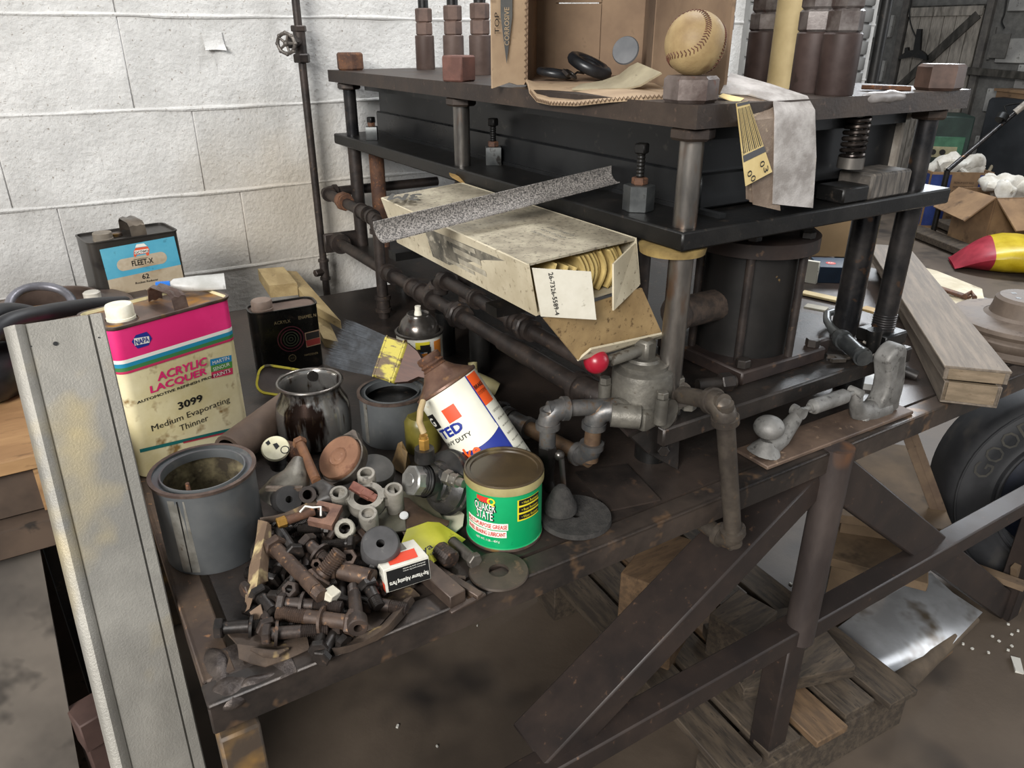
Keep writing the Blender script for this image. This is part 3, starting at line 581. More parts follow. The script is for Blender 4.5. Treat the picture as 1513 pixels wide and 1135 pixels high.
gold = ink('dim_gold', '8a7a5a'); F.t('ACRYLX', 417, 476, 24, 5, gold); F.t('ENAMEL N', 454, 467.5, 26, 5, gold); F.t('HARDENER', 460, 523, 20, 3, gold); ring(F, 432, 529, 4.6, 5.6, gold); F.t('ACE', 432, 529, 6, 3, gold)
# round cans --------------------------------------------------------------
def stand(pb, pt, hw):         # base point, height and radius from three pixel readings
    p = PT(*pb); q = PV(pt[0], pt[1], p); return p, q.z-T, pxm(hw, q)
def toward(p): d = (EYE-p); return math.atan2(d.y, d.x)
def rimcan(p, h, r, name, label, m, inner, cat='can', lev=.7, seam=None):
    th = thing(name, label, cat, p, (0, 0, toward(p)))
    b = B(); b.lathe([(0, .003), (r-.003, .003), (r-.001, 0), (r, .002), (r, h-.004), (r+.0022, h-.003), (r+.0022, h), (r-.002, h), (r-.002, h-.003), (r*.84, h-.005), (r*.83, h-.001), (r*.80, h-.001), (r*.79, h-.005), (r*.79, h-.012)], 48); part('can_body', b, m, th)
    b = B(); b.lathe([(r*.79, h-.012), (r*.965, h-.014), (r*.965, h*(1-lev)), (0, h*(1-lev))], 40); part('inner_wall', b, inner, th)
    b = B(); b.lathe([(r-.0022, h-.0035), (r+.0026, h-.0035), (r+.0028, h+.0004), (r-.0022, h+.0004)], 48); part('rim', b, mat('rusty_rim_ring', '4a3d37', '66564c', .5, .3, 50), th)
    return th
gry = mat('grey_can', '55585a', '6a6c6c', .35, .3, 7, c3='7d7a74', sc3=18, lo3=.62, hi3=.74)
p, h, r = stand((322, 806), (320, 688), 72)
th = rimcan(p, h, r, 'open_paint_can', 'open grey paint can with crusty inside nearest the leaning metal channel', gry, mat('crusty_inside', '3a3226', '8a7f60', .9, 0, 26, c3='b5a982', sc3=30, lo3=.58, hi3=.72, bump=.4), lev=.6)
seamM = lambda a, z: Matrix.Rotation(a, 4, 'Z') @ Matrix.Translation((r, 0, z)) @ basis((0, 0, 0), (0, 1, 0), (0, 0, 1), (1, 0, 0))
b = B(); curvepatch(b, .022, h-.014, r+.0004, seamM(-.62, h/2-.002) @ Matrix.Translation((0, 0, .0004))); b.jitter(.002, 70); part('bare_seam', b, mat('bare_seam', '85827a', 'a5a29a', .35, .6, 40, c3='6a5a48', sc3=60), th)
b = B(); curvepatch(b, .0012, h-.014, r+.001, seamM(-.60, h/2-.002) @ Matrix.Translation((0, 0, .001))); part('seam_line', b, steel_dark, th)
b = B(); a = Matrix.Rotation(-.55, 4, 'Z'); b.tube([a @ V((r*.60, 0, h*.42)), a @ V((r*.63, .0, h*.8)), a @ V((r*.62, .0, h*1.02))], .0035, 8, rs=[.0045, .0038, .0022]); part('stir_rod', b, rust, th)
p, h, r = stand((584, 642), (572, 577), 49)
th2 = rimcan(p, h, r, 'brush_can', 'grey open quart can holding the wide paintbrush', gry, steel_dark, lev=.25); brush_p, brush_h = p.copy(), h
b = B(); curvepatch(b, .009, h-.012, r+.0004, Matrix.Rotation(-.95, 4, 'Z') @ Matrix.Translation((r, 0, h/2)) @ basis((0, 0, 0), (0, 1, 0), (0, 0, 1), (1, 0, 0)) @ Matrix.Translation((0, 0, .0006))); part('bare_seam', b, MATS['bare_seam'], th2)
# stainless pot with runs of brown paint
p, h, r = stand((468, 648), (462, 563), 46)
th = thing('steel_pot', 'shiny steel paint pot with dark brown drips down its sides', 'pot', p, (0, 0, toward(p))); R1 = r*1.19
pm_ = mat('dripped_steel', 'a8a6a2', '2e211b', .2, .8, 3.2, lo=.53, hi=.62, c3='5a4a3a', sc3=12, lo3=.6, hi3=.7, stretch=(9, 9, 1.3), rvar=.08)
b = B(); b.lathe([(0, .002), (R1*.86, 0), (R1*.97, .006), (R1, h*.25), (R1, h*.52), (R1*.96, h*.66), (r*.96, h*.82), (r*.93, h*.9), (r*.97, h*.97), (r*1.03, h), (r*1.0, h+.002), (r*.95, h-.002), (r*.9, h*.88), (R1*.92, h*.6), (R1*.95, h*.2), (0, h*.12)], 56); pb_ = part('pot_body', b, pm_, th)
b = B(); b.torus((0, 0, h), r*1.01, .0026, n=48); part('rolled_rim', b, mat('scuffed_rim', '6a6560', '8f8a84', .3, .8, 40), pb_)
b = B(); q = V((-r*.93, r*.12, h*.9)); b.cyl(q, q+V((.004, 0, 0)), .009); part('rivet', b, polish, pb_)
# spray can
p, h, r = stand((624, 576), (604, 488), 34)
th = thing('spray_can', 'upright spray paint can with white nozzle and orange and black picture label', 'spray can', p, (0, 0, toward(p)))
dome = mat('grey_dome', '55514d', '726d68', .25, .75, 30, c3='4a3c34', sc3=40)
b = B(); b.lathe([(0, .002), (r, 0), (r, h*.98)], 40); part('can_body', b, mat('cream_print', 'd9d6c8', 'e8e6da', .35, 0, 12, c3='a89a7c', sc3=40, lo3=.66, hi3=.76), th)
b = B(); b.lathe([(r*.95, h*.96), (r*1.05, h*.97), (r*1.05, h), (r*.96, h+.001), (r*.9, h-.002), (r*.88, h+.004), (r*.84, h+.010), (r*.74, h+.019), (r*.52, h+.028), (r*.50, h+.031), (r*.46, h+.032), (r*.4, h+.029), (0, h+.029)], 40); part('dome_top', b, dome, th)
b = B(); b.lathe([(.0075, h+.028), (.006, h+.036), (.0055, h+.036), (.0055, h+.045), (0, h+.045)], 16); part('nozzle', b, mat('nozzle_white', 'd6d1c0', 'e8e4d6', .5), th)
def curve_on(th, r, ang, z): return Matrix.Rotation(ang, 4, 'Z') @ Matrix.Translation((r+.0005, 0, z)) @ basis((0, 0, 0), (0, 1, 0), (0, 0, 1), (1, 0, 0))
def cp(th, name, ang, z, w, hh, r, m, dz=0.):
    b = B(); curvepatch(b, w, hh, r+dz, curve_on(th, r+dz, ang, z)); return part(name, b, m, th)
cp(th, 'label_edge', -.62, h*.75, .006, h*.42, r, rust); cp(th, 'label_block', .85, h*.72, .018, h*.38, r, ink('label_orange', 'd9822e'))
for k, (da, dz_, w_, h_, c_) in enumerate(((.12, .86, .026, .016, 'e6d836'), (.22, .83, .018, .012, '1a1816'), (-.02, .76, .014, .007, '2f6fa0'), (.15, .70, .024, .012, 'e0862a'), (.38, .76, .007, .02, '1a1816'), (.26, .64, .018, .010, 'd98a2a'), (.12, .795, .02, .006, '1a1816'))): cp(th, 'picture_patch', da, h*dz_, w_, h_, r, ink('pic_'+c_, c_), .0003+k*.0001)
cp(th, 'label_line', .1, h*.535, .05, .003, r, black_i); tx('GUN', .05, .018, black_i, th, curve_on(th, r, .12, h*.42), wrap=r, bold=.03)
# cone-topped brake fluid can, leaning
Bc = PT(752, 706, .032); k0 = PD(660, 569, (Bc-EYE).dot(FW)*.985); ax = (k0-Bc).normalized(); Lc = (k0-Bc).length; rC = pxm(49, k0)
cx_ = V((0, 0, 1)).cross(ax); toC = (EYE-k0); zc_ = (toC-ax*toC.dot(ax)).normalized(); yc_ = ax.cross(zc_)
th = thing('brake_fluid_can', 'white blue and orange cone topped can leaning against the brush can', 'can', M=basis(Bc, zc_, yc_, ax))
b = B(); b.lathe([(0, 0), (rC, 0), (rC, Lc)], 48); part('can_body', b, mat('cream_white', 'dedccb', 'e9e7d8', .35, 0, 10, c3='b3a070', sc3=36, lo3=.68, hi3=.78), th)
cone = mat('rusty_cone', '5a4136', '7a5d4c', .42, .35, 18, c3='8d6a48', sc3=50, lo3=.56, hi3=.7, bump=.15)
b = B(); b.lathe([(rC*.99, Lc-.002), (rC*1.03, Lc), (rC*1.02, Lc+.003), (rC*.98, Lc+.003), (rC*.80, Lc+.009), (rC*.55, Lc+.019), (rC*.42, Lc+.027), (rC*.36, Lc+.030)], 48); part('cone_top', b, cone, th)
b = B(); b.lathe([(rC*.34, Lc+.026), (rC*.39, Lc+.030), (rC*.34, Lc+.033), (rC*.39, Lc+.036), (rC*.34, Lc+.039), (rC*.38, Lc+.042), (rC*.37, Lc+.048), (rC*.33, Lc+.050), (0, Lc+.050)], 32); part('spout_cap', b, rust, th)
cp(th, 'blue_field', -.25, Lc*.25, rC*1.72, Lc*.50, rC, blue_i); 
bb = B(); vs = []
for i in range(21):             # white lens above the blue field
    a = -1.1+1.7*i/20; ya = Lc*.50; yb = Lc*.50-.012*(1-((a+.15)/.95)**2); vs.append((a, ya+.002, min(yb, ya)))
for u, v_ in zip(vs, vs[1:]):
    pp = [((rC+.0012)*math.cos(a_), (rC+.0012)*math.sin(a_), z_) for a_, z_ in ((u[0], u[1]), (v_[0], v_[1]), (v_[0], v_[2]), (u[0], u[2]))]
    try: bb.bm.faces.new([bb.bm.verts.new(q) for q in pp])
    except ValueError: pass
part('white_swoosh', bb, MATS['cream_white'], th)
cp(th, 'orange_panel', .87, Lc*.83, rC*.50, Lc*.30, rC, orange_i, .0003); cp(th, 'side_panel', .98, Lc*.36, rC*.75, Lc*.70, rC, MATS['cream_white'], .0002); cp(th, 'blue_line', .615, Lc*.5, .0022, Lc*.98, rC, blue_i, .0004)
M = curve_on(th, rC, -.03, Lc*.66) @ Matrix.Rotation(R(45), 4, 'Z'); s = .021
b = B(); curvepatch(b, s, s, rC, curve_on(th, rC, -.36, Lc*.79)); part('red_square', b, ink('label_red', 'e0502e'), th)
tx('TED', .046, .015, blue_i, th, curve_on(th, rC, -.76, Lc*.665), wrap=rC, bold=.045); tx('HEAVY DUTY', .062, .0062, black_i, th, curve_on(th, rC, -.84, Lc*.565), wrap=rC, bold=.02)
tx('Brake', .06, .019, orange_i, th, curve_on(th, rC+.0014, -.84, Lc*.42), wrap=rC, bold=.03); tx('fluid', .04, .014, orange_i, th, curve_on(th, rC+.0014, -.75, Lc*.25), wrap=rC, bold=.03)
b = B(); curvepatch(b, .028, .022, rC, curve_on(th, rC, -1.25, Lc*.80)); part('round_mark', b, black_i, th); tx('G', .014, .014, white_i, th, curve_on(th, rC+.0006, -1.22, Lc*.80), wrap=rC, bold=.03)
tx('BRAKE', .02, .006, black_i, th, curve_on(th, rC+.0008, .86, Lc*.86), wrap=rC, bold=.02); tx('SYSTEMS', .02, .005, ink('print_brown', '5a2a14'), th, curve_on(th, rC+.0008, .86, Lc*.80), wrap=rC)
for k in range(7): tx(('CAUTION read', 'all the notes', 'on this panel', 'before use in', 'any vehicle', 'keep clean', 'and closed')[k], .022, .0035, ink('print_grey', '5f5a50'), th, curve_on(th, rC+.0006, .98, Lc*(.6-.075*k)), wrap=rC)
# grease can
p, h, r = stand((745, 783), (747, 690), 59.5)
th = thing('grease_can', 'green round grease can with brown plastic lid on the bench edge', 'can', p, (0, 0, toward(p)))
b = B(); b.lathe([(0, .002), (r*.955, .0005), (r*.975, .002), (r*.975, .005), (r*.955, .006), (r*.955, h-.006)], 56); part('can_body', b, mat('bright_green', '08965a', '10a868', .35, 0, 8, c3='0a6a44', sc3=70, lo3=.7, hi3=.8), th)
b = B(); b.lathe([(r*.96, .0), (r*.985, .001), (r*.985, .0045), (r*.96, .0055)], 56); part('bottom_rim', b, can_edge, th)
b = B(); b.lathe([(r*.97, h-.013), (r, h-.012), (r, h-.001), (r*.985, h+.0012), (r*.95, h+.0012), (r*.94, h-.001), (r*.85, h-.001), (r*.835, h-.003), (0, h-.003)], 56, cap=False); part('lid', b, mat('amber_lid', '3f3425', '54452e', .35, 0, 12, c3='8d7f57', sc3=16, lo3=.6, hi3=.8, coat=.2), th)
b = B(); b.lathe([(r*1.002, h-.0125), (r*1.004, h-.012), (r*1.004, h-.003), (r*1.0, h-.001)], 56); part('lid_band', b, mat('lid_skirt', '8f8356', 'b3a877', .4, 0, 10), th)
rg = r*.956; hb = h-.014
def G(s, w, hh, m, a, v, **k): tx(s, w, hh, m, th, curve_on(th, rg+k.pop('dz', 0), a, hb*(1-v)), wrap=rg, **k)
cp(th, 'red_swoosh', -.57, hb*.93, .018, .006, rg, red_i); cp(th, 'red_swoosh', -.52, hb*.90, .016, .006, rg, red_i); G('Q', .011, .012, yellow_i, -.33, .10, dz=.0004, bold=.03)
for s, w, v in (('QUAKER', .030, .215), ('STATE', .0235, .35)): G(s, w+.003, .0155, black_i, -.52, v, bold=.05); G(s, w, .0125, white_i, -.52, v, dz=.0004, bold=.012)
cp(th, 'banner', -.52, hb*.47, .062, .010, rg, white_i); cp(th, 'banner', -.54, hb*.335, .060, .010, rg, white_i)
G('MULTI-PURPOSE GREASE', .060, .0062, red_i, -.52, .53, dz=.0004, bold=.02); G('and', .008, .005, white_i, -.52, .60, dz=.0006); G('WHEEL BEARING LUBRICANT', .058, .0062, red_i, -.54, .665, dz=.0004, bold=.02); G('NET WT. 1 LB. - 454 g', .034, .0042, white_i, -.46, .80, bold=.015)
for k, s in enumerate(('• Heat Resistant', '• Rust Resistant', '• Water Resistant')):
    cp(th, 'yellow_strip', .70, hb*(.86-.125*k), .036, .0105, rg, yellow_i); cp(th, 'black_strip', .715, hb*(.87-.125*k), .034, .0078, rg, black_i, .0003); tx(s, .028, .004, yellow_i, th, curve_on(th, rg+.0006, .73, hb*(.87-.125*k)), wrap=rg)
# wide paintbrush lying across the brush can
bp = brush_p+V((0, 0, brush_h)); dpt = (bp-EYE).dot(FW)
fer0, fer1 = PD(566, 522, dpt-.02), PD(600, 548, dpt-.035); tip = PD(497, 518, dpt+.0); 
bx_ = (PD(592, 540, dpt-.03)-PD(505, 512, dpt)).normalized(); nrm = (EYE-bp).normalized(); nrm = (nrm-bx_*nrm.dot(bx_)).normalized(); by_ = nrm.cross(bx_)
Mb = basis(PD(575, 531, dpt-.028), bx_, by_, nrm); th = thing('paintbrush', 'wide black bristled paintbrush with paint chipped ferrule lying on the open can', 'brush', M=Mb)
W2 = .034
b = B(); b.box((.004, 0, 0), (.042, W2*2, .020), bev=.003); 
for xx in (-.012, .018): b.box((xx, 0, 0), (.0022, W2*2+.001, .0222))
part('ferrule', b, mat('chipped_ferrule', '5f4f3c', 'b5a94a', .5, .2, 22, lo=.46, hi=.54, stretch=(1, 3, 3), c3='6f5f45', sc3=70), th)
b = B(); b.prism([(.025, -W2*.95), (.045, -W2*.72), (.06, -W2*.35), (.10, -W2*.26), (.10, W2*.26), (.06, W2*.35), (.045, W2*.72), (.025, W2*.95)], .016, z0=-.008); part('handle', b, mat('brown_handle', '4a342d', '624439', .5, 0, 14, stretch=(1, 6, 6)), th)
b = B()
for i in range(2600):
    y0 = random.uniform(-1, 1)*W2*.96; z0 = random.uniform(-1, 1)*.009; L = random.uniform(.070, .088)*(1-.10*(y0/W2)*.8); y1 = y0*1.16+random.uniform(-.004, .004); z1_ = z0*1.5+random.uniform(-.004, .004)-.004
    a, c = V((-.014, y0, z0)), V((-.016-L, y1, z1_)); mid = (a+c)/2+V((0, 0, random.uniform(-.001, .002))); s = .0006
    v = [b.bm.verts.new(q) for q in (a+V((0, s, 0)), a-V((0, s, 0)), mid-V((0, s, 0)), mid+V((0, s, 0)), c)]
    b.bm.faces.new((v[0], v[1], v[2], v[3])); b.bm.faces.new((v[3], v[2], v[4]))
b.box((-.045, 0, -.003), (.06, W2*1.9, .012)); part('bristles', b, mat('grey_bristle', '1f2124', '3f4348', .7, 0, 60), th, smooth=0, stuff=True)
# ================================================================ HARDWARE CLUTTER
nutm = mat('bolt_rust', '2f2723', '463a33', .55, .3, 40, c3='6f5340', sc3=120, lo3=.58, hi3=.72, bump=.15)
nutd = mat('bolt_dark', '201d1b', '37302c', .45, .4, 40, c3='5a4a40', sc3=120, lo3=.64, hi3=.74, bump=.1)
nutb = mat('bolt_brown', '40322a', '594639', .6, .25, 40, c3='8d6a4a', sc3=120, lo3=.6, hi3=.72, bump=.15)
BG = 'rusty bolts in the heap on the oily cardboard'
def bolt_parts(th, L, r, m, thr=.45, hr=1.75, socket=False, washer=None, head=True):
    hh = r*1.3
    if head:
        b = B()
        if socket: b.lathe([(r*.55, -hh*.1), (r*.55, -hh*.9), (r*.62, -hh*1.6), (r*1.35, -hh*1.6), (r*1.5, -hh*1.45), (r*1.5, 0), (0, 0)], 18); 
        else: b.hexa((0, 0, -hh), (0, 0, 0), r*hr)
        part('head', b, m, th, smooth=25)
    s = L*(1-thr)
    if s > .002: b = B(); b.cyl((0, 0, 0), (0, 0, s), r, n=14); part('shank', b, m, th)
    n = max(4, min(20, int((L-s)/(r*.28)))); pr = []
    for i in range(n): z = s+(L-s)*i/n; dz = (L-s)/n; pr += [(r*.86, z), (r, z+dz*.5)]
    pr += [(r*.84, L), (0, L+.0002)]; b = B(); b.lathe([(r*.5, s)]+pr, 12); part('thread', b, m, th, smooth=20)
    if washer is not None:
        b = B(); z = L*washer; b.lathe([(r*1.05, z-.0016), (r*2.0, z-.0016), (r*2.0, z+.0016), (r*1.05, z+.0016), (r*1.05, z-.0016)], 22, Matrix.Rotation(.12, 4, 'X')); part('washer', b, m, th)
def bolt(a, c, r, label, m=nutm, name='hex_bolt', group=None, **k):
    a, c = V(a), V(c); th = thing(name, label, 'bolt', M=frame(a, c) @ Matrix.Rotation(random.uniform(0, 1), 4, 'Z'), group=group or BG); bolt_parts(th, (c-a).length, r, m, **k); return th
def Zb(x, y): return (320+x*.2644, 600+y*.2644)
def Zc(x, y): return (300+x*.3305, 760+y*.3305)
# prominent bolts: (head px, tip px, heights, radius, label, material, options)
for hp, tp, h0, h1, r, lb, m, k in (
    (Zb(335, 800), Zb(590, 1065), .046, .042, .0085, 'longest plain brown bolt slanting across the middle of the heap', nutb, dict(thr=.12)),
    (Zb(590, 945), Zb(690, 815), .040, .062, .0098, 'thick coarse threaded brown bolt standing tilted on its square head', nutb, dict(thr=.85)),
    (Zb(690, 920), Zb(880, 965), .036, .034, .0105, 'fat smooth brown bolt running under the red and black box', nutb, dict(thr=.1, hr=1.6)),
    (Zb(428, 812), Zb(352, 695), .046, .040, .0070, 'threaded dark bolt with its head beside the longest brown bolt', nutd, dict(thr=.9)),
    (Zb(607, 682), Zb(458, 684), .040, .038, .0062, 'short level threaded bolt with a black hex head under the rusty clevis', nutd, dict(thr=.9)),
    (Zb(395, 692), Zb(500, 640), .030, .030, .0070, 'dark bolt lying beside the rod with the brass tip', nutd, dict(thr=.8)),
    (Zb(685, 655), Zb(628, 742), .044, .036, .0046, 'small bright ended bolt beside the rusty clevis', nutm, dict(thr=.9)),
    (Zb(520, 775), Zb(615, 860), .046, .038, .0072, 'bolt with a loose ring washer near the heap centre', nutm, dict(thr=.3, washer=.55)),
    (Zb(735, 765), Zb(590, 775), .036, .034, .0056, 'thin threaded bolt between the heap centre and the black rubber bushing', nutd, dict(thr=.9)),
    (Zb(505, 830), Zb(507, 925), .034, .026, .0066, 'stubby brown bolt pointing to the front in mid heap', nutm, dict(thr=.2)),
    (Zb(860, 905), Zb(755, 880), .030, .032, .0068, 'threaded end of a dark bolt left of the red and black box', nutd, dict(thr=.95)),
    (Zc(642, 482), Zc(332, 441), .024, .026, .0084, 'long front bolt threaded at its left end with a ring on its shank', nutb, dict(thr=.42, washer=.33)),
    (Zc(92, 508), Zc(345, 488), .016, .014, .0068, 'leftmost bolt in front with a big dark washer half way along', nutd, dict(thr=.55, washer=.48)),
    (Zc(304, 533), Zc(560, 513), .022, .018, .0068, 'frontmost bolt lying level with a washer against its head', nutm, dict(thr=.48, washer=.09)),
    (Zc(374, 396), Zc(622, 416), .030, .030, .0070, 'level bolt with a thin ring lying just behind the frontmost pair', nutm, dict(thr=.5, washer=.28)),
    (Zc(688, 470), Zc(672, 325), .030, .026, .0074, 'socket head cap bolt with its round hollow head to the front', nutm, dict(thr=.25, socket=True)),
    (Zc(745, 335), Zc(788, 415), .026, .018, .0074, 'short bolt right of the socket head cap bolt', nutd, dict(thr=.5)),
    (Zc(262, 372), Zc(322, 448), .022, .016, .0076, 'dark bolt slanting down behind the torn cardboard tip', nutd, dict(thr=.2)),
    (Zc(652, 452), Zc(560, 440), .014, .014, .0064, 'threaded bolt under the socket head cap bolt', nutd, dict(thr=.8)),
    (Zb(405, 1035), Zb(440, 955), .030, .030, .0070, 'dark threaded bolt left of the longest brown bolt, upper one', nutd, dict(thr=.9)),
    (Zb(350, 1065), Zb(425, 975), .022, .024, .0072, 'dark threaded bolt left of the longest brown bolt, lower one', nutd, dict(thr=.7)),
    (Zb(310, 965), Zb(355, 895), .020, .022, .0072, 'dark bolt nearest the standing cardboard flap', nutd, dict(thr=.3)),
    (Zb(610, 1012), Zb(665, 985), .030, .030, .0058, 'short threaded stub next to the white cube', nutd, dict(thr=.95, head=False)),
    (Zb(475, 1100), Zb(410, 1070), .022, .020, .0075, 'worn bolt in front of the longest brown bolt', nutd, dict(thr=.4)),
    (Zb(700, 760), Zb(742, 700), .030, .034, .0052, 'small dark bolt behind the hex nut', nutd, dict(thr=.6)),
    (Zb(790, 740), Zb(705, 790), .026, .026, .0066, 'brown bolt tucked behind the black rubber bushing', nutb, dict(thr=.3)),
    (Zb(520, 665), Zb(515, 600), .030, .034, .0042, 'thin rod ended bolt standing beside the clevis', nutm, dict(thr=.2)),
    (Zc(700, 345), Zc(610, 400), .016, .012, .0072, 'bolt lying under the front level bolts on the right', nutm, dict(thr=.6)),
): bolt(PT(*hp, h0), PT(*tp, h1), r, 'rusty '+lb if not lb.startswith(('dark', 'rusty')) else lb, m, **k)
# the bolts underneath: nothing in the photo tells them apart
protos = []
poly = [(392, 765), (470, 752), (540, 780), (575, 850), (615, 885), (560, 920), (500, 945), (420, 945), (380, 925), (385, 850)]
def inside(x, y):
    c = False; j = len(poly)-1
    for i in range(len(poly)):
        if (poly[i][1] > y) != (poly[j][1] > y) and x < (poly[j][0]-poly[i][0])*(y-poly[i][1])/(poly[j][1]-poly[i][1])+poly[i][0]: c = not c
        j = i
    return c
gl = 'dark rusty bolt jumbled in the lower layer of the bolt heap'
for i in range(64):
    while 1:
        x, y = random.uniform(370, 620), random.uniform(750, 950)
        if inside(x, y): break
    L, r, m, thr = ((.05, .0066, nutd, .6), (.04, .0072, nutm, .5), (.06, .006, nutd, .4), (.034, .0058, nutm, .8), (.046, .0075, nutd, .95))[i % 5]
    lay = (i//32)*(y < 890); z = .009+.011*lay+random.uniform(0, .004)
    p = PT(x, y, z); a = random.uniform(0, 2*PI); d = V((math.cos(a), math.sin(a), random.uniform(-.2, .2))).normalized()
    M = frame(p-d*L/2, p+d*L/2) @ Matrix.Rotation(random.uniform(0, 1), 4, 'Z')
    if i < 5: th = thing('hex_bolt', gl, 'bolt', M=M, group=BG); bolt_parts(th, L, r, m, thr=thr); protos.append(th)
    else: dup(protos[i % 5], M)
def nut_thing(px, h, r, t, label, m, nrm=(0, 0, 1), n=6, hole=.5):
    p = PT(*px, h); b = B(); b.lathe([(r*hole, 0), (r*.9, 0), (r, r*.12), (r, t-r*.12), (r*.9, t), (r*hole, t), (r*hole, 0)], n if n > 8 else n)
    return solo('hex_nut' if n < 9 else 'ring_collar', b, m, label, 'nut', M=frame(p, p+V(nrm)*.1))
nut_thing(Zb(742, 845), .044, .0098, .009, 'rusty hex nut in the heap left of the black rubber bushing', nutb, (-.3, -.75, .6))
nut_thing(Zb(722, 695), .040, .013, .012, 'pale grey ring nut beside the small bright bolt', mat('pale_nut', '7f7b70', 'a5a093', .5, .3, 40, bump=.2), (-.3, -.6, .75), 14, .55)
nut_thing(Zb(556, 880), .036, .0065, .012, 'tiny rusty nut on end in mid heap', nutb, (-.2, -.8, .5))
nut_thing(Zb(432, 1032), .034, .0098, .012, 'dark square shouldered nut left of the longest brown bolt', nutm, (-.5, -.4, .7))
b = B(); b.box((0, 0, 0), (.016, .014, .012), bev=.001); solo('plastic_cube', b, mat('ivory', 'b9b3a0', 'd2ccbb', .6, 0, 30), 'off white plastic cube among the bolts', 'block', M=Matrix.Translation(PT(*Zb(640, 1055), .038)) @ Euler((.3, .2, .5)).to_matrix().to_4x4())
# clevis, rod with brass tip, white clip
a, c = PT(*Zb(545, 588), .052), PT(*Zb(338, 660), .050); th = thing('threaded_rod', 'rusty rod with a brass tip at the back edge of the bolt heap', 'rod', M=frame(a, c)); L = (c-a).length
b = B(); b.cyl((0, 0, 0), (0, 0, L-.012), .0058, n=14); part('rod', b, rust, th); b = B(); b.hexa((0, 0, L-.012), (0, 0, L), .0072); part('brass_tip', b, mat('brass', '9a7436', 'b98f47', .4, .6, 30), th, label='brass tip')
p = PT(*Zb(600, 610), .056); u = (PT(*Zb(660, 590), .056)-PT(*Zb(540, 575), .056)).normalized(); w = V((-u.y, u.x, 0)); 
b = B(); b.prism([(-.014, -.017), (.018, -.017), (.018, .017), (-.014, .017), (-.014, .010), (.002, .010), (.006, .006), (.006, -.006), (.002, -.010), (-.014, -.010)], .010, z0=-.005); b.jitter(.001, 90)
solo('clevis', b, mat('red_rust', '5c4238', '80604f', .7, .15, 40, bump=.3), 'rusty U shaped clevis at the back of the bolt heap', 'clevis', M=basis(p, u, w, u.cross(w)) @ Euler((.25, .1, 0)).to_matrix().to_4x4())
b = B(); b.tube([PT(*q, h) for q, h in (((443, 757), .06), ((451, 748), .064), ((462, 750), .066), ((474, 749), .066), ((474, 762), .062))], .0013, 8); solo('white_clip', b, ink('clip_white', 'dcdad2'), 'thin bent white plastic clip by the clevis', 'clip')
# cardboard tray remains under the bolts
oily = mat('oily_card', '3a2f27', '5a4a3c', .75, 0, 14, c3='a58d5f', sc3=30, lo3=.62, hi3=.74, bump=.35)
th = thing('bolt_tray', 'torn oil soaked cardboard tray under the bolt heap', 'tray', PT(480, 850))
def sheet(pts, th_=.002, jit=.003): 
    b = B(); b.quadsheet(pts, th_); b.sub(1); b.jitter(jit, 45); return b
b = sheet([[PT(*p, .003) for p in r] for r in (((388, 770), (470, 755), (545, 790), (600, 860)), ((385, 840), (450, 840), (530, 850), (620, 880)), ((366, 905), (440, 900), (520, 905), (600, 885)), ((372, 925), (440, 925), (510, 950), (560, 925)))]); part('tray_floor', b, oily, th, True)
b = sheet([[PT(382, 768, .055), PT(394, 772, .06), PT(402, 775, .05)], [PT(374, 815, .045), PT(386, 820, .052), PT(398, 825, .04)], [PT(366, 860, .03), PT(380, 865, .036), PT(396, 858, .03)], [PT(360, 905, .012), PT(368, 900, .02), PT(378, 880, .018)]], .003, .003); part('standing_flap', b, mat('pale_card', '6a5644', '9a8262', .8, 0, 14, c3='c9b684', sc3=26, lo3=.55, hi3=.68, bump=.35), th, True)
b = sheet([[PT(384, 768, .05), PT(420, 760, .052), PT(455, 742, .056), PT(470, 735, .056)], [PT(386, 776, .04), PT(420, 768, .045), PT(455, 752, .05), PT(470, 745, .052)]], .003, .002); part('back_edge', b, oily, th, True)
b = sheet([[PT(488, 955, .004), PT(530, 942, .006), PT(565, 920, .008), PT(596, 886, .014)], [PT(492, 962, .012), PT(536, 950, .014), PT(574, 926, .016), PT(608, 882, .018)], [PT(496, 970, .003), PT(540, 956, .003), PT(580, 932, .003), PT(612, 890, .006)]], .002, .003); part('front_edge', b, oily, th, True)
b = sheet([[PT(336, 934, .010), PT(350, 952, .014), PT(352, 975, .006)], [PT(400, 938, .006), PT(405, 958, .009), PT(392, 984, .002)], [PT(450, 930, .004), PT(456, 948, .004), PT(458, 962, .002)]], .002, .003); part('front_flap', b, oily, th, True)
b = B(); b.tube([PT(372, 958, .014), PT(392, 966, .016), PT(410, 966, .013), PT(424, 960, .008)], .004, 8, rs=[.002, .004, .004, .002]); b.jitter(.002, 80); part('card_crease', b, oily, th, True)
b = sheet([[PT(368, 905, .02), PT(384, 894, .026)], [PT(372, 918, .014), PT(390, 914, .016)]], .002, .002); part('torn_corner', b, MATS['pale_card'], th, True)
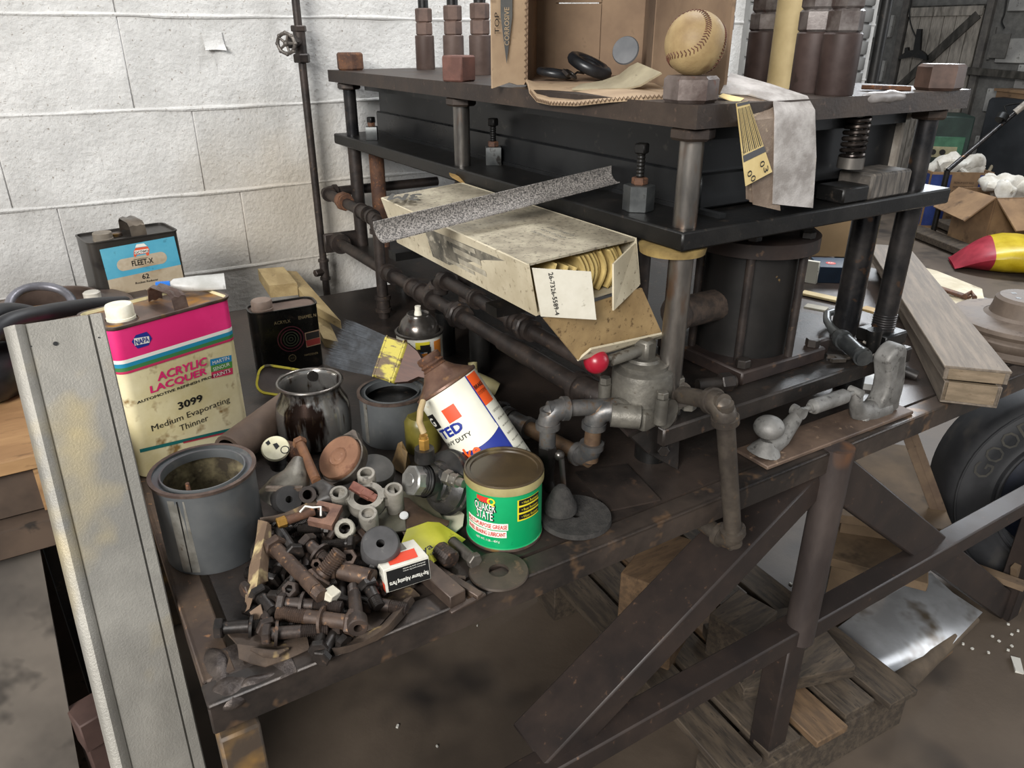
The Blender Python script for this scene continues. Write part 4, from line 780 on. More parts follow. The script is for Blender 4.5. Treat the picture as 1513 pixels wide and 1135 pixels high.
# radiator cap
c0 = PT(503, 677, .062); n_ = ((EYE-c0).normalized()+RT*-.72+UP*.52).normalized(); M = frame(c0, c0+n_)
ysc = 1.0; th = thing('radiator_cap', 'round radiator cap with orange rust face and two ears', 'cap', M=M); rc = .0355
capm = mat('cap_grey', '5d5650', '8b8278', .4, .6, 30, c3='4a3d34', sc3=60, bump=.1)
b = B(); b.lathe([(rc*.80, -.004), (rc*.98, -.016), (rc*1.02, -.006), (rc*1.04, .0), (rc*1.0, .002), (rc*.98, -.002), (rc*.86, -.003)], 44); part('cap_skirt', b, capm, th)
b = B(); b.lathe([(rc*.93, -.003), (rc*.93, .0035), (rc*.9, .005), (rc*.40, .0055), (rc*.37, .0075), (rc*.33, .0055), (rc*.2, .0055), (rc*.17, .0065), (0, .0065)], 44); part('cap_face', b, mat('orange_rust_face', '7d5a45', '966f55', .6, .2, 14, c3='6e4a38', sc3=50, lo3=.6, hi3=.74, bump=.1), th)
upv = M.inverted().to_3x3() @ (UP+RT*.15); a0 = math.atan2(upv.y, upv.x)
for s in (0, PI):
    b = B(); loops(b, [([(rc*.9, -.017), (rc*1.12, -.008), (rc*1.25, -.003), (rc*1.27, .003), (rc*1.1, .009), (rc*.9, .017)], -.010), ([(rc*.9, -.017), (rc*1.12, -.008), (rc*1.25, -.003), (rc*1.27, .003), (rc*1.1, .009), (rc*.9, .017)], 0.)], Matrix.Rotation(a0+s, 4, 'Z')); part('ear', b, capm, th)
# cream plug with black marks
c0 = PT(407, 662, .074); n_ = ((EYE-c0).normalized()*.8+V((0, 0, .55))).normalized(); M = frame(c0, c0+n_); th = thing('cream_plug', 'cream topped round plug with black square marks behind the open paint can', 'plug', M=M)
b = B(); b.lathe([(.0185, -.006), (.0195, -.002), (.018, .001), (0, .001)], 28); part('plug_top', b, mat('plug_cream', 'cfc9a8', 'e2dcc0', .5, 0, 40), th)
b = B(); b.lathe([(.017, -.006), (.017, -.03), (.012, -.034), (.012, -.06), (0, -.06)], 24); part('plug_body', b, steel_dark, th)
mi = M.inverted()
for q in ([(403, 657), (409, 655), (413, 660), (408, 665)], [(392, 655), (397, 651), (400, 656), (396, 659)]):
    b = B(); b.bm.faces.new([b.bm.verts.new(mi @ (onplane(x, y, c0, n_)+n_*.0015)) for x, y in q]); part('black_mark', b, black_i, th)
b = B(); q = mi @ (onplane(421, 665, c0, n_)+n_*.0008); b.torus(q, .0055, .0008, n=18, k=6); part('ring_mark', b, black_i, th)
# grey mount casting with bushing
al = mat('dirty_alloy', '54504a', '7b766c', .45, .5, 24, c3='3d3935', sc3=40, bump=.2)
th = thing('engine_mount', 'grey cast bracket with black rubber bushing left of the radiator cap', 'bracket', PT(430, 740))
b = B(); b.tube([PT(440, 683, .075), PT(438, 700, .068), PT(430, 718, .055), PT(418, 742, .034)], .02, 18, rs=[.010, .018, .027, .033]); b.jitter(.004, 30); part('casting', b, al, th, True)
bc = PT(424, 738, .058); bn = ((EYE-bc).normalized()+RT*.25).normalized(); b = B(); b.lathe([(.0045, .0), (.0045, .012), (.0165, .012), (.0175, .010), (.0175, -.02)], 28, frame(bc, bc+bn)); part('bushing', b, mat('black_rubber', '1d1c1c', '302e2d', .6, 0, 20), th, True)
tp_ = PT(453, 731, .062); b = B(); b.lathe([(.0062, -.03), (.0062, .013), (.0108, .013), (.0108, -.03)], 24, frame(tp_, tp_+(EYE-tp_).normalized()+RT*.1)); part('tube_eye', b, pipe_m, th, True)
b = B(); b.tube([PT(455, 722, .066), PT(474, 720, .066), PT(484, 727, .062), PT(482, 738, .058), PT(468, 742, .058)], .009, 12, rs=[.003, .011, .013, .011, .003]); part('end_loop', b, mat('dull_rubber', '2f2c2a', '45413d', .5, .1, 30), th, True)
b = B(); b.bar(PT(393, 722, .072), PT(447, 722, .072), .006, .005); part('strip', b, mat('worn_strip', '4a3c33', '8a7d70', .4, .5, 60), th, True)
bolt(PT(444, 657, .085), PT(468, 712, .068), .0066, 'rusty orange bolt leaning between the cream plug and radiator cap', mat('orange_bolt', '62432f', '865c3c', .7, .15, 30), thr=.05, hr=1.5, group=None)
b = B(); b.tube([PT(430, 675, .05), PT(425, 665, .05), PT(440, 672, .06)], .016, 10, rs=[.012, .016, .012]); b.jitter(.005, 40); solo('rusty_lump', b, rust, 'rusty lump of metal behind the grey cast bracket', 'scrap')
# round rubber mount, wooden wedge
c0 = PT(553, 702, .028); n_ = V((.05, -.35, .9)).normalized(); M = frame(c0, c0+n_); b = B(); b.lathe([(0, -.028), (.027, -.028), (.0285, -.02), (.0285, .012), (.026, .016), (.012, .0155), (0, .014)], 36); solo('rubber_mount', b, mat('grey_rubber', '42403d', '5d5a55', .65, 0, 18, bump=.1), 'grey round rubber mount between radiator cap and wooden wedge', 'mount', M=M)
a = PT(592, 690, .0); q = [PT(575, 692, .0), PT(598, 700, .0)]; b = B()
lo_ = [PT(577, 690, .004), PT(598, 702, .004), PT(607, 684, .004), PT(588, 676, .004)]; hi_ = [PT(588, 655, .036), PT(594, 662, .036), PT(602, 668, .03), PT(594, 652, .04)]
va = [b.bm.verts.new(p) for p in lo_]; vb_ = [b.bm.verts.new(p) for p in hi_]; b.bm.faces.new(va[::-1]); b.bm.faces.new(vb_)
for i in range(4): b.bm.faces.new((va[i], va[(i+1) % 4], vb_[(i+1) % 4], vb_[i]))
solo('wooden_wedge', b, mat('oiled_wood', '5d4a30', '8a7048', .6, 0, 10, stretch=(8, 2, 2)), 'oily brown wooden wedge in front of the brush can', 'wedge')
# pressure regulator
g0 = PT(652, 712, .052); gn = ((EYE-g0).normalized()*.75+RT*-.85+V((0, 0, .05))).normalized(); M = frame(g0, g0+gn); th = thing('pressure_regulator', 'black gas regulator with silver hex knob and brass hose fitting', 'regulator', M=M)
rb_ = mat('black_alloy', '242322', '3b3937', .35, .3, 24, c3='57524c', sc3=60, bump=.1)
b = B(); b.lathe([(.006, -.022), (.038, -.022), (.0455, -.018), (.0455, -.012), (.043, -.010), (.043, -.004), (.036, .002), (.026, .006)], 44); part('diaphragm_case', b, rb_, th)
b = B(); b.lathe([(.03, .002), (.026, .012), (.0225, .014), (.0225, .028)], 32); b.box((.0, 0, .012), (.044, .044, .022), bev=.005); part('body', b, rb_, th)
b = B(); b.lathe([(.0205, .027), (.021, .030), (.0195, .032), (.021, .034), (.0195, .036), (.021, .038), (.0195, .041)], 28); part('threads', b, rb_, th)
b = B(); b.hexa((0, 0, .038), (0, 0, .053), .0205, 8, ch=.1); b.lathe([(.009, .0535), (.008, .0545), (0, .0545)], 20); part('hex_knob', b, mat('silver_knob', '8d8c88', 'b3b1ab', .35, .7, 30), th, label='silver hex knob')
pt_ = PV(626, 648, g0); tb = PV(628, 680, g0)
b = B(); b.cyl(tb, tb+(pt_-tb)*.55, .014, .013, n=20); part('top_port', b, rb_, th, True)
b = B(); b.hexa(tb+(pt_-tb)*.5, tb+(pt_-tb)*1.0, .0075); b.cyl(tb+(pt_-tb)*.4, tb+(pt_-tb)*1.15, .0055); part('brass_fitting', b, MATS['brass'], th, True, label='brass fitting')
fa, fb = PD(658, 704, (g0-EYE).dot(FW)-.035), PD(686, 715, (g0-EYE).dot(FW)-.055)
fm_ = mat('steel_fitting', '77736b', '9a958b', .35, .7, 40); b = B(); b.hexa(fa, fa+(fb-fa)*.35, .0105); b.cyl(fa+(fb-fa)*.3, fa+(fb-fa)*.7, .0085); b.cyl(fa+(fb-fa)*.6, fb, .006); b.hexa(fa+(fb-fa)*.5, fa+(fb-fa)*.62, .0095); part('side_fitting', b, fm_, th, True)
# small hose behind regulator
hz = PV(626, 640, g0)
b = B(); b.tube([hz, PV(622, 626, g0)+V((0, .005, 0)), PV(627, 612, g0)+V((0, .012, 0)), PV(640, 606, g0)+V((0, .03, 0))], .0042, 10); solo('tan_hose', b, mat('tan_rubber', 'a08a62', 'b9a47c', .6), 'short tan hose curving up from the brass fitting', 'hose')
c0 = PT(642, 668, 0); b = B(); b.lathe([(0, 0), (.026, 0), (.028, .003), (.028, .05), (.0245, .056), (.022, .06), (.015, .06), (0, .06)], 28); b._x(list(b.bm.verts), Matrix.Translation(c0+V((-.01, .02, 0)))); solo('olive_jar', b, mat('olive', '5a531f', '756c30', .35, 0, 12), 'olive jar behind the black regulator', 'jar')
# four-lobed casting
M = basis(PT(541, 737, .056), RT, Zd.cross(RT), Zd) @ Euler((.3, 0, .12)).to_matrix().to_4x4(); th = thing('four_lobed_casting', 'pale grey casting with four bored lobes around a round hole', 'casting', M=M)
lob = [V((.0, .034)), V((-.034, .004)), V((.036, .004)), V((.004, -.033))]; lm = mat('pale_casting', '77736a', '969086', .55, .3, 30, c3='55514a', sc3=60, bump=.2)
b = B(); b.lathe([(.0155, -.012), (.024, -.012), (.024, .006), (.0155, .006), (.0155, -.012)], 30)
for q in lob: b.bar(V((q.x, q.y, -.004))*.55, V((q.x, q.y, -.004)), .016, .018)
part('web', b, lm, th)
for q in lob:
    b = B(); b.lathe([(.0078, -.030), (.0118, -.030), (.0122, .010), (.0112, .0115), (.0080, .0115), (.0078, -.030)], 24, Matrix.Translation((q.x, q.y, 0))); part('lobe', b, lm, th)
b = B(); b.box((-.006, .006, .009), (.03, .012, .008), (.2, .3, -.5), bev=.001); b.box((.004, .0, .006), (.022, .011, .008), (-.2, .4, -.35), bev=.001); b.jitter(.002, 90); solo('copper_scrap', b, mat('copper_red', '6b4136', '8e5f50', .55, .4, 40), 'reddish metal scrap wedged in the four lobed casting', 'scrap', M=M)
# card, film, riveted plate, yellow leaflet
b = B(); b.prism([(PT(x, y).x, PT(x, y).y) for x, y in ((600, 728), (632, 720), (686, 765), (684, 782), (672, 792), (610, 770))], .0015, z0=T+.004); solo('cream_card', b, ink('card_cream', 'd9d4ba', .6), 'cream card under the riveted steel plate', 'card')
b = sheet([[PT(592, 728, .018), PT(612, 722, .02), PT(640, 745, .014)], [PT(575, 745, .020), PT(620, 752, .022), PT(655, 768, .012)], [PT(556, 768, .020), PT(590, 775, .024), PT(630, 785, .014)]], .0015, .002); solo('olive_film', b, mat('olive_film', '5f5b48', '78745e', .4, 0, 14), 'olive grey plastic sheet partly covering the cream card', 'sheet')
th = thing('riveted_plate', 'rusty brown steel plate with a white rivet and a long point', 'plate', PT(600, 770, .02))
b = sheet([[PT(584, 733, .026), PT(604, 736, .026), PT(622, 752, .026), PT(640, 763, .022), PT(664, 770, .016)], [PT(586, 750, .030), PT(605, 755, .030), PT(622, 764, .028), PT(642, 770, .022), PT(664, 774, .016)], [PT(594, 785, .026), PT(602, 800, .022), PT(612, 784, .024), PT(640, 776, .02), PT(660, 778, .016)]], .003, .0012); part('plate', b, mat('brown_sheet', '4a3b31', '66503f', .6, .2, 20, bump=.15), th, True)
b = sheet([[PT(585, 752, .027), PT(570, 756, .024), PT(548, 768, .020)], [PT(598, 766, .029), PT(575, 772, .026), PT(550, 776, .020)], [PT(600, 784, .027), PT(578, 786, .024), PT(556, 782, .020)]], .002, .001); part('grey_blade', b, mat('grey_blade', '5c5a4e', '757264', .45, .3, 24), th, True)
p = PT(597, 762, .031); b = B(); b.lathe([(.0062, 0), (.0055, .002), (0, .0026)], 20, frame(p, p+V((-.1, -.3, .9)))); part('rivet', b, ink('rivet_white', 'd3d3d2', .35), th, True, label='white rivet')
yl = mat('yellow_paper', 'c9c43a', 'ded84e', .55, 0, 10, c3='8f8a30', sc3=60, lo3=.66, hi3=.76)
th = thing('yellow_leaflet', 'yellow paper leaflet with black lettering under the riveted plate', 'leaflet', PT(640, 800, .01))
rowsL = [[PT(601, 782, .03), PT(632, 771, .026), PT(649, 772, .02), PT(688, 797, .006)], [PT(592, 805, .022), PT(620, 797, .026), PT(650, 797, .020), PT(670, 812, .006)], [PT(588, 815, .012), PT(605, 822, .018), PT(622, 826, .02), PT(640, 832, .012)]]
b = B(); b.quadsheet(rowsL, .0008); b.sub(2); part('paper', b, yl, th, True)
p = PT(622, 817, .0255); x_ = (PT(640, 806, .026)-PT(604, 828, .02)).normalized(); z_ = V((0, -.2, 1)).normalized(); z_ = (z_-x_*z_.dot(x_)).normalized()
inv = MW[th].inverted(); tx('alvya', .034, .012, black_i, th, inv @ faceM(p, x_, z_), bold=.02); p2 = PT(632, 822, .0235); tx('BETTER', .020, .003, black_i, th, inv @ faceM(p2, x_, z_))
# black rubber bushing with hole
c0 = PT(562, 803, .062); n_ = ((EYE-c0).normalized()*.8+V((0, 0, .45))).normalized(); b = B(); b.lathe([(.005, -.034), (.005, .0), (.0205, .0), (.0228, -.003), (.0245, -.028), (.022, -.034), (.005, -.034)], 36); solo('rubber_bushing', b, mat('charcoal_rubber', '363535', '4b4949', .6, 0, 20, c3='5d5a57', sc3=50), 'charcoal round rubber bushing with a centre hole above the red and black box', 'bushing', M=frame(c0, c0+n_))
# red, white and black parts box
o = PT(571, 877, .018); kx = pxm(1, o); fx = RT*63+UP*14+FW*30; wL = fx.length*kx; fx.normalize(); fy = RT*-30+UP*14+FW*56; fy = fy-fx*fy.dot(fx); dB, hB2 = fy.length*kx, .030; fy.normalize()
fz = fx.cross(fy); M = basis(o, fx, fy, fz); th = thing('parts_box', 'small white red and black carton lying upside down on the bolts', 'box', M=M)
b = B(); b.box((wL/2, dB/2, hB2/2), (wL, dB, hB2), bev=.0006); part('carton', b, mat('white_carton', 'c9c5b8', 'dedacd', .6, 0, 20, c3='8f8876', sc3=50, lo3=.64, hi3=.76), th)
b = B(); patch(b, [(.003, .001), (wL-.001, .001), (wL-.001, hB2-.003), (.003, hB2-.003)]); b._x(list(b.bm.verts), basis((0, -.0004, 0), (1, 0, 0), (0, 0, 1), (0, -1, 0))); part('black_panel', b, black_i, th)
Mt = basis((wL*.52, -.0009, hB2*.36), (-1, 0, 0), (0, 0, -1), (0, -1, 0)); tx('Ray-Vitamer Adjusting Parts', wL*.86, .007, white_i, th, Mt, bold=.025)
for k, z in enumerate((.72, .82)): tx('distributor parts for service', wL*.5, .0022, white_i, th, basis((wL*.66, -.0009, hB2*z), (-1, 0, 0), (0, 0, -1), (0, -1, 0)))
b = B(); patch(b, [(.010, .005), (wL*.80, .005), (wL*.86, dB*.55), (.012, dB*.55)], hB2+.0004); part('red_panel', b, ink('carton_red', 'd9482f'), th)
b = B(); patch(b, [(.004, dB*.62), (wL*.72, dB*.62), (wL*.72, dB*.98), (.004, dB*.98)], hB2+.0004); part('grey_panel', b, ink('carton_grey', '6e6a60'), th)
eM = basis((-.0004, dB, 0), (0, -1, 0), (0, 0, 1), (-1, 0, 0))
for pts, mm in (([(dB*.22, .008), (dB*.6, .008), (dB*.6, .022), (dB*.22, .022)], black_i), ([(dB*.66, .001), (dB*.98, .001), (dB*.98, .011), (dB*.66, .011)], ink('carton_red', 'd9482f')), ([(.0005, .016), (dB*.12, .016), (dB*.12, .029), (.0005, .029)], ink('carton_red', 'd9482f'))):
    b = B(); patch(b, pts); b._x(list(b.bm.verts), eM); part('end_print', b, mm, th)
tx('D 204', .010, .0045, black_i, th, basis((-.0007, dB*.24, .024), (0, 1, 0), (0, 0, -1), (-1, 0, 0))); tx('1 SET', .010, .004, black_i, th, basis((-.0007, dB*.24, .016), (0, 1, 0), (0, 0, -1), (-1, 0, 0)))
# bars, stubs, washer
def barthing(a, c, w, h, name, label): A_, C_ = PT(*a, h/2+.0005), PT(*c, h/2+.0005); b = B(); b.bar(A_, C_, w, h, bev=.001); return solo(name, b, mat('brown_bar', '40352f', '57493f', .5, .35, 20, c3='6b5847', sc3=60), label, 'bar')
barthing((625, 840), (677, 886), .022, .018, 'steel_bar', 'short thick square steel bar in front of the parts box'); barthing((646, 842), (710, 882), .010, .008, 'flat_bar', 'thin flat steel bar beside the big washer'); barthing((640, 850), (688, 855), .006, .005, 'flat_strip', 'narrow steel strip between the thick bar and thin bar')
barthing((665, 905), (716, 877), .007, .004, 'rim_strip', 'narrow strip lying along the front rim left of the big washer')
a, c = PT(668, 828, .016), PT(648, 812, .016); th = thing('threaded_stub', 'thick threaded stub poking out under the yellow leaflet', 'bolt', M=frame(c, a)); bolt_parts(th, (a-c).length, .0125, nutm, thr=.95, head=False)
bolt(PT(697, 825, .011), PT(668, 800, .011), .0072, 'grey bolt lying against the base of the green grease can', mat('grey_bolt', '4b4742', '6b655d', .45, .4, 30), hr=1.4, thr=.05)
c0 = PT(737, 847, 0); b = B(); b.lathe([(.0125, .0005), (.036, .0005), (.037, .002), (.036, .0045), (.0125, .0045), (.0125, .0005)], 44); solo('big_washer', b, mat('brown_washer', '423a33', '564b41', .55, .3, 20, c3='6a5646', sc3=60, bump=.1), 'large flat steel washer in front of the green grease can', 'washer', M=Matrix.Translation(c0))
c0 = PT(850, 768, 0); b = B(); b.lathe([(.008, .0005), (.048, .0005), (.0495, .002), (.0485, .009), (.03, .0078), (.014, .0095), (.008, .009), (.008, .0005)], 48); solo('grinding_disc', b, mat('abrasive', '2c2a28', '3d3a37', .9, 0, 90, bump=.5, bsc=400), 'dark round grinding disc beside the grease can', 'disc', M=Matrix.Translation(c0))
c0 = PT(828, 756, .010); b = B(); b.lathe([(0, 0), (.020, 0), (.0225, .003), (.022, .012), (.012, .034), (.006, .041), (0, .041)], 32); solo('grinding_cone', b, MATS['abrasive'], 'black cone shaped grinding stone on the grinding disc', 'stone', M=Matrix.Translation(c0))
b = B(); b.prism([(PT(*q).x, PT(*q).y) for q in ((976, 741), (901, 757), (850, 700), (926, 688))], .003, z0=T+.0005); solo('loose_plate', b, bench_m, 'thin dark steel plate lying loose under the air valve', 'plate')
# yellow rimmed tin, brown paper roll, wood block, tube
c0 = PT(423, 565, .030); n_ = ((EYE-c0).normalized()+V((0, 0, .3))).normalized(); xr = (RT+UP*-.10); xr = (xr-n_*xr.dot(n_)).normalized(); M = basis(c0, xr, n_.cross(xr), n_); th = thing('yellow_rimmed_tray', 'rounded tray with a chipped yellow rim in front of the black can', 'tray', M=M)
b = B(); loops(b, [(rr(.104, .056, .02), -.004), (rr(.104, .056, .02), .004), (rr(.096, .048, .016), .004), (rr(.096, .048, .016), -.001)], cap0=False, cap1=False); part('rim', b, mat('chipped_yellow', 'b3a52a', 'c9bd3a', .5, 0, 20, c3='4a4436', sc3=26, lo3=.54, hi3=.62), th)
b = B(); patch(b, rr(.1, .05, .018), -.002); part('base', b, mat('purple_grey', '4a4240', '5d5350', .5, .2, 12), th); b = B(); b.lathe([(.014, -.0015), (.013, .0005), (0, .0008)], 28, Matrix.Translation((-.002, .002, 0))); part('round_boss', b, mat('boss_grey', '6d6c68', '85837d', .5, .2, 30), th)
a, c = PT(338, 668, .030), PT(424, 602, .030); b = B(); b.lathe([(.02, 0), (.026, 0), (.0265, .002), (.0265, .18), (.024, .18), (.022, .1)], 28, frame(a, c)); b.jitter(.0015, 30); solo('brown_paper_roll', b, mat('brown_paper', '5a4a3f', '6f5d50', .8, 0, 12), 'brown rolled paper tube lying between thinner can and steel pot', 'roll')
ws = PT(430, 462, 0)
th = thing('wood_offcuts', 'pale wooden board with a split leaning behind the small black can', 'board', ws); pale = mat('pale_wood', '8a7650', 'a8946a', .7, 0, 8, c3='6d5c3d', sc3=30, lo3=.6, hi3=.74, stretch=(3, 1, 3), bump=.15)
def slab(q, h0, h1, t, nm): b = B(); b.quadsheet([[PT(*q[0], h0), PT(*q[1], h0)], [PT(*q[2], h1), PT(*q[3], h1)]], t); part(nm, b, pale, th, True)
slab(((383, 414), (421, 411), (400, 440), (441, 436)), .035, .035, .03, 'board'); slab(((421, 411), (440, 412), (462, 462), (505, 487)), .034, .03, .02, 'split_board'); slab(((440, 430), (468, 436), (478, 500), (500, 505)), .03, .02, .02, 'split_board')
tz = hN+T+.013
a, c = PZ(231, 425, tz), PZ(252, 423, tz); th = thing('squeeze_tube', 'white squeeze tube with a blue cap on top of the thinner can', 'tube', M=frame(a, c)); Lc_ = (c-a).length
b = B(); b.lathe([(0, 0), (.0085, 0), (.009, .002), (.0085, Lc_), (0, Lc_)], 20); part('blue_cap', b, mat('cap_blue', '1b62b5', '2573c8', .4), th, label='blue cap')
Le = pxm(76, c); b = B(); cr = lambda w, h: [(w*math.cos(2*PI*i/20), h*math.sin(2*PI*i/20)) for i in range(20)]
loops(b, [(cr(.007, .007), Lc_), (cr(.011, .011), Lc_+.006), (cr(.0145, .009), Lc_+Le*.5), (cr(.0165, .002), Lc_+Le)], Matrix.Rotation(.6, 4, 'Z')); part('tube_body', b, mat('tube_white', 'a9a8a3', 'c5c4c1', .4, 0, 20, c3='8d8c88', sc3=60, lo3=.64, hi3=.74), th)
# tan pipe fitting behind the brake fluid can
pf = PT(712, 585, .03); th = thing('tan_pipe_tee', 'tan plastic pipe fitting behind the brake fluid can', 'fitting', (pf.x, pf.y, T)); tanp = mat('tan_plastic', '8d8460', 'ada378', .45, 0, 14)
dq = (PT(700, 580, 0)-EYE).dot(FW); b = B(); b.lathe([(.009, 0), (.0085, .05), (.007, .05), (.007, .02)], 20, frame(PD(700, 575, dq), PD(698, 525, dq-.01))); part('upright', b, tanp, th, True)
b = B(); b.lathe([(.016, 0), (.0165, .03), (.014, .045), (.007, .045), (.006, .02)], 22, frame(PD(702, 562, dq), PD(742, 580, dq))); part('branch', b, tanp, th, True)
# ================================================================ ON AND ABOUT THE PRESS
# baseball
bc = V((.712, .728, ZT+.031+.0355)); bcn = PV(1040, 70, (.712, .728)); Mq = Matrix.Translation(bc) @ basis((0, 0, 0), RT, V((0, 0, 1)).cross(RT), Zd) @ Euler((R(62), R(22), R(30))).to_matrix().to_4x4()
th = thing('baseball', 'worn tan baseball sitting on the corner nut of the press', 'baseball', M=Mq)
b = B(); b.ball((0, 0, 0), .0365, u=48, v=32); part('leather_cover', b, mat('worn_leather', '765d3c', 'a48d63', .6, 0, 14, lo=.3, hi=.62, c3='6a4c30', sc3=20, lo3=.6, hi3=.72, bump=.15, bsc=200), th)
def seam(t):
    al_ = PI/2-(PI/2-.44)*math.cos(t); be = t/2+.44*math.sin(2*t); return V((math.sin(al_)*math.cos(be), math.sin(al_)*math.sin(be), math.cos(al_)))
b = B(); n = 108
for i in range(n):
    t = 4*PI*i/n; p = seam(t); d = (seam(t+.02)-seam(t-.02)).normalized(); s = p.cross(d)
    for sg in (-1, 1): b.tube([(p+s*sg*.008)*.0368, (p+d*.03+s*sg*.055).normalized()*.0371, (p+d*.05+s*sg*.1).normalized()*.0366], .0006, 5)
part('stitching', b, mat('stitch', '4e2f22', '6b4030', .7, 0, 40), th, label='dark red stitching', stuff=True)
# cardboard box lying on its side on the top plate
card = mat('cardboard', '6f5a48', '8a735c', .85, 0, 6, c3='4e4034', sc3=24, lo3=.62, hi3=.76)
cardl = mat('cardboard_light', '9a836a', 'b59d80', .85, 0, 8, c3='6d5844', sc3=30, lo3=.6, hi3=.74)
bxL = V((.715, 1.112, ZT+.003)); ex = V((math.cos(R(-37)), math.sin(R(-37)), 0)); wB = .208; hB3, dB3 = .27, .24; Mx = basis(bxL, ex, Zd.cross(ex), Zd)
th = thing('cardboard_box', 'open cardboard box lying on its side on the top plate of the press', 'box', M=Mx)
t_ = .005
b = B(); b.box((wB/2, dB3/2, t_/2), (wB, dB3, t_)); part('lower_wall', b, card, th)
b = B(); b.box((t_/2, dB3/2, hB3/2), (t_, dB3, hB3-.001)); part('left_wall', b, card, th)
b = B(); b.box((wB-t_/2, dB3/2, hB3/2), (t_, dB3, hB3-.001)); part('right_wall', b, card, th)
b = B(); b.box((wB/2, dB3/2, hB3), (wB, dB3, t_)); part('upper_wall', b, card, th)
for i, (x0, x1, z0, z1_) in enumerate(((.004, .045, .004, hB3), (.040, .123, .004, .1265), (.040, .123, .1284, hB3), (.1185, wB-.004, .004, hB3))):
    b = B(); b.box(((x0+x1)/2, dB3-t_+(.004 if i in (0, 3) else 0), (z0+z1_)/2), (x1-x0, .004, z1_-z0)); part('bottom_flap', b, card, th)
def corr(b, a, c, up, out):              # fluted edge
    n = int((c-a).length/.0045)
    b.tube([a+(c-a)*(i/n)+up*(.0022 if i % 2 else -.0022) for i in range(n+1)], .0007, 4)
# printed left flap
Li = MW[th].inverted(); f1 = Li @ PD(722, 128, 1.20); hinge0 = V((.002, -.001, .0)); fx_ = V((f1.x, f1.y, 0)); wF = .062; fx_ = fx_.normalized()*wF
rows = [[hinge0+fx_*u+V((0, 0, z)) for u in (0, .25, .5, .75, 1.0)] for z in (.0, .09, .18, .27)]
rows[0][2] += V((0, 0, .004)); rows[0][4] += V((0, 0, -.004))
b = B(); b.quadsheet(rows, .004); part('left_flap', b, cardl, th)
b = B(); corr(b, hinge0+V((0, -.003, 0)), hinge0+V((0, -.003, .26)), V((1, 0, 0)), 0); part('fluted_edge', b, mat('flute', '5a4838', '7a6450', .9), th, stuff=True)
nF = V((fx_.y, -fx_.x, 0)).normalized(); toc = Li @ EYE
if nF.dot(toc) < 0: nF = -nF
upF = V((0, 0, 1)); cF = hinge0+fx_*.62+V((0, 0, .10))
Mt = basis(cF+nF*.0048, upF, nF.cross(upF), nF)
b = B(); patch(b, [(-.068, 0), (-.0, .0105), (.05, .0105), (.13, 0.0), (.05, -.0105), (0, -.0105)]); b._x(list(b.bm.verts), Mt); part('printed_diamond', b, mat('print_slate', '4f5050', '5f5f5c', .8), th)
tx('CORROSIVE', .054, .009, mat('card_letter', '9a8870', 'b09a7c', .8), th, basis(cF+nF*.0054+V((0, 0, -.0145)), upF, nF.cross(upF), nF), bold=.02)
tx('TOP', .03, .008, black_i, th, basis(cF+nF*.0052+fx_*.28+V((0, 0, -.01)), upF, nF.cross(upF), nF))
# right flap and drooping lower flap
Ri = V((wB, 0, 0)); Re = Li @ PZ(1072, 141, ZT+.004)
b = B(); b.quadsheet([[Ri.lerp(Re, u)+V((0, 0, z)) for u in (0, .33, .66, 1)] for z in (0, .09, .18, .27)], .004); part('right_flap', b, card, th)
edge = [PX(783, 134, .672), PX(793, 147, .670), PX(812, 152, .668), PX(850, 153, .668), PX(900, 147, .672), PZ(950, 143, ZT+.004), PZ(1002, 141, ZT+.004)]
inn = [Mx @ V((wB*u, -.002, .004)) for u in (0, .1, .2, .4, .6, .8, 1)]
rows = [[Li @ (a.lerp(c, t)+V((0, 0, .010*math.sin(PI*t)*(1-i/6)))) for i, (a, c) in enumerate(zip(inn, edge))] for t in (0, .35, .7, .9, 1)]
b = B(); b.quadsheet(rows, .004); part('lower_flap', b, cardl, th)
b = B(); e_ = rows[-1]; m_ = 16
b.tube([e_[int(j/m_)].lerp(e_[min(6, int(j/m_)+1)], (j % m_)/m_)+V((0, -.0015, (.002 if j % 2 else -.002))) for j in range(6*m_)], .0008, 4); part('fluted_edge', b, MATS['flute'], th, stuff=True)
# things in the box
def bi(x, y, z): return Mx @ V((x, y, z))
blkr = mat('glossy_rubber', '141517', '24262a', .35, 0, 20)
c0 = bi(.105, .03, .028); b = B(); b.torus((0, 0, 0), .030, .0095, n=32); b.torus((0, 0, 0), .021, .006, n=28); solo('rubber_ring', b, blkr, 'larger black rubber ring inside the cardboard box', 'ring', M=Matrix.Translation(c0) @ Euler((.35, .25, 0)).to_matrix().to_4x4())
c0 = bi(.048, .015, .017); b = B(); b.torus((0, 0, 0), .024, .006, n=32); solo('rubber_ring', b, blkr, 'smaller black rubber ring at the left inside the cardboard box', 'ring', M=Matrix.Translation(c0) @ Euler((.1, .1, 0)).to_matrix().to_4x4())
b = B(); b.torus((0, 0, 0), .010, .0022, n=20); b.tube([(.008, 0, 0), (.02, .006, .004), (.03, 0, .008)], .0018, 6); b.box((-.012, 0, 0), (.01, .014, .006), bev=.001); solo('wire_clamp', b, steel, 'small dark wire clamp between the two rubber rings', 'clamp', M=Matrix.Translation(bi(.075, -.005, .016)) @ Euler((.6, .2, .3)).to_matrix().to_4x4())
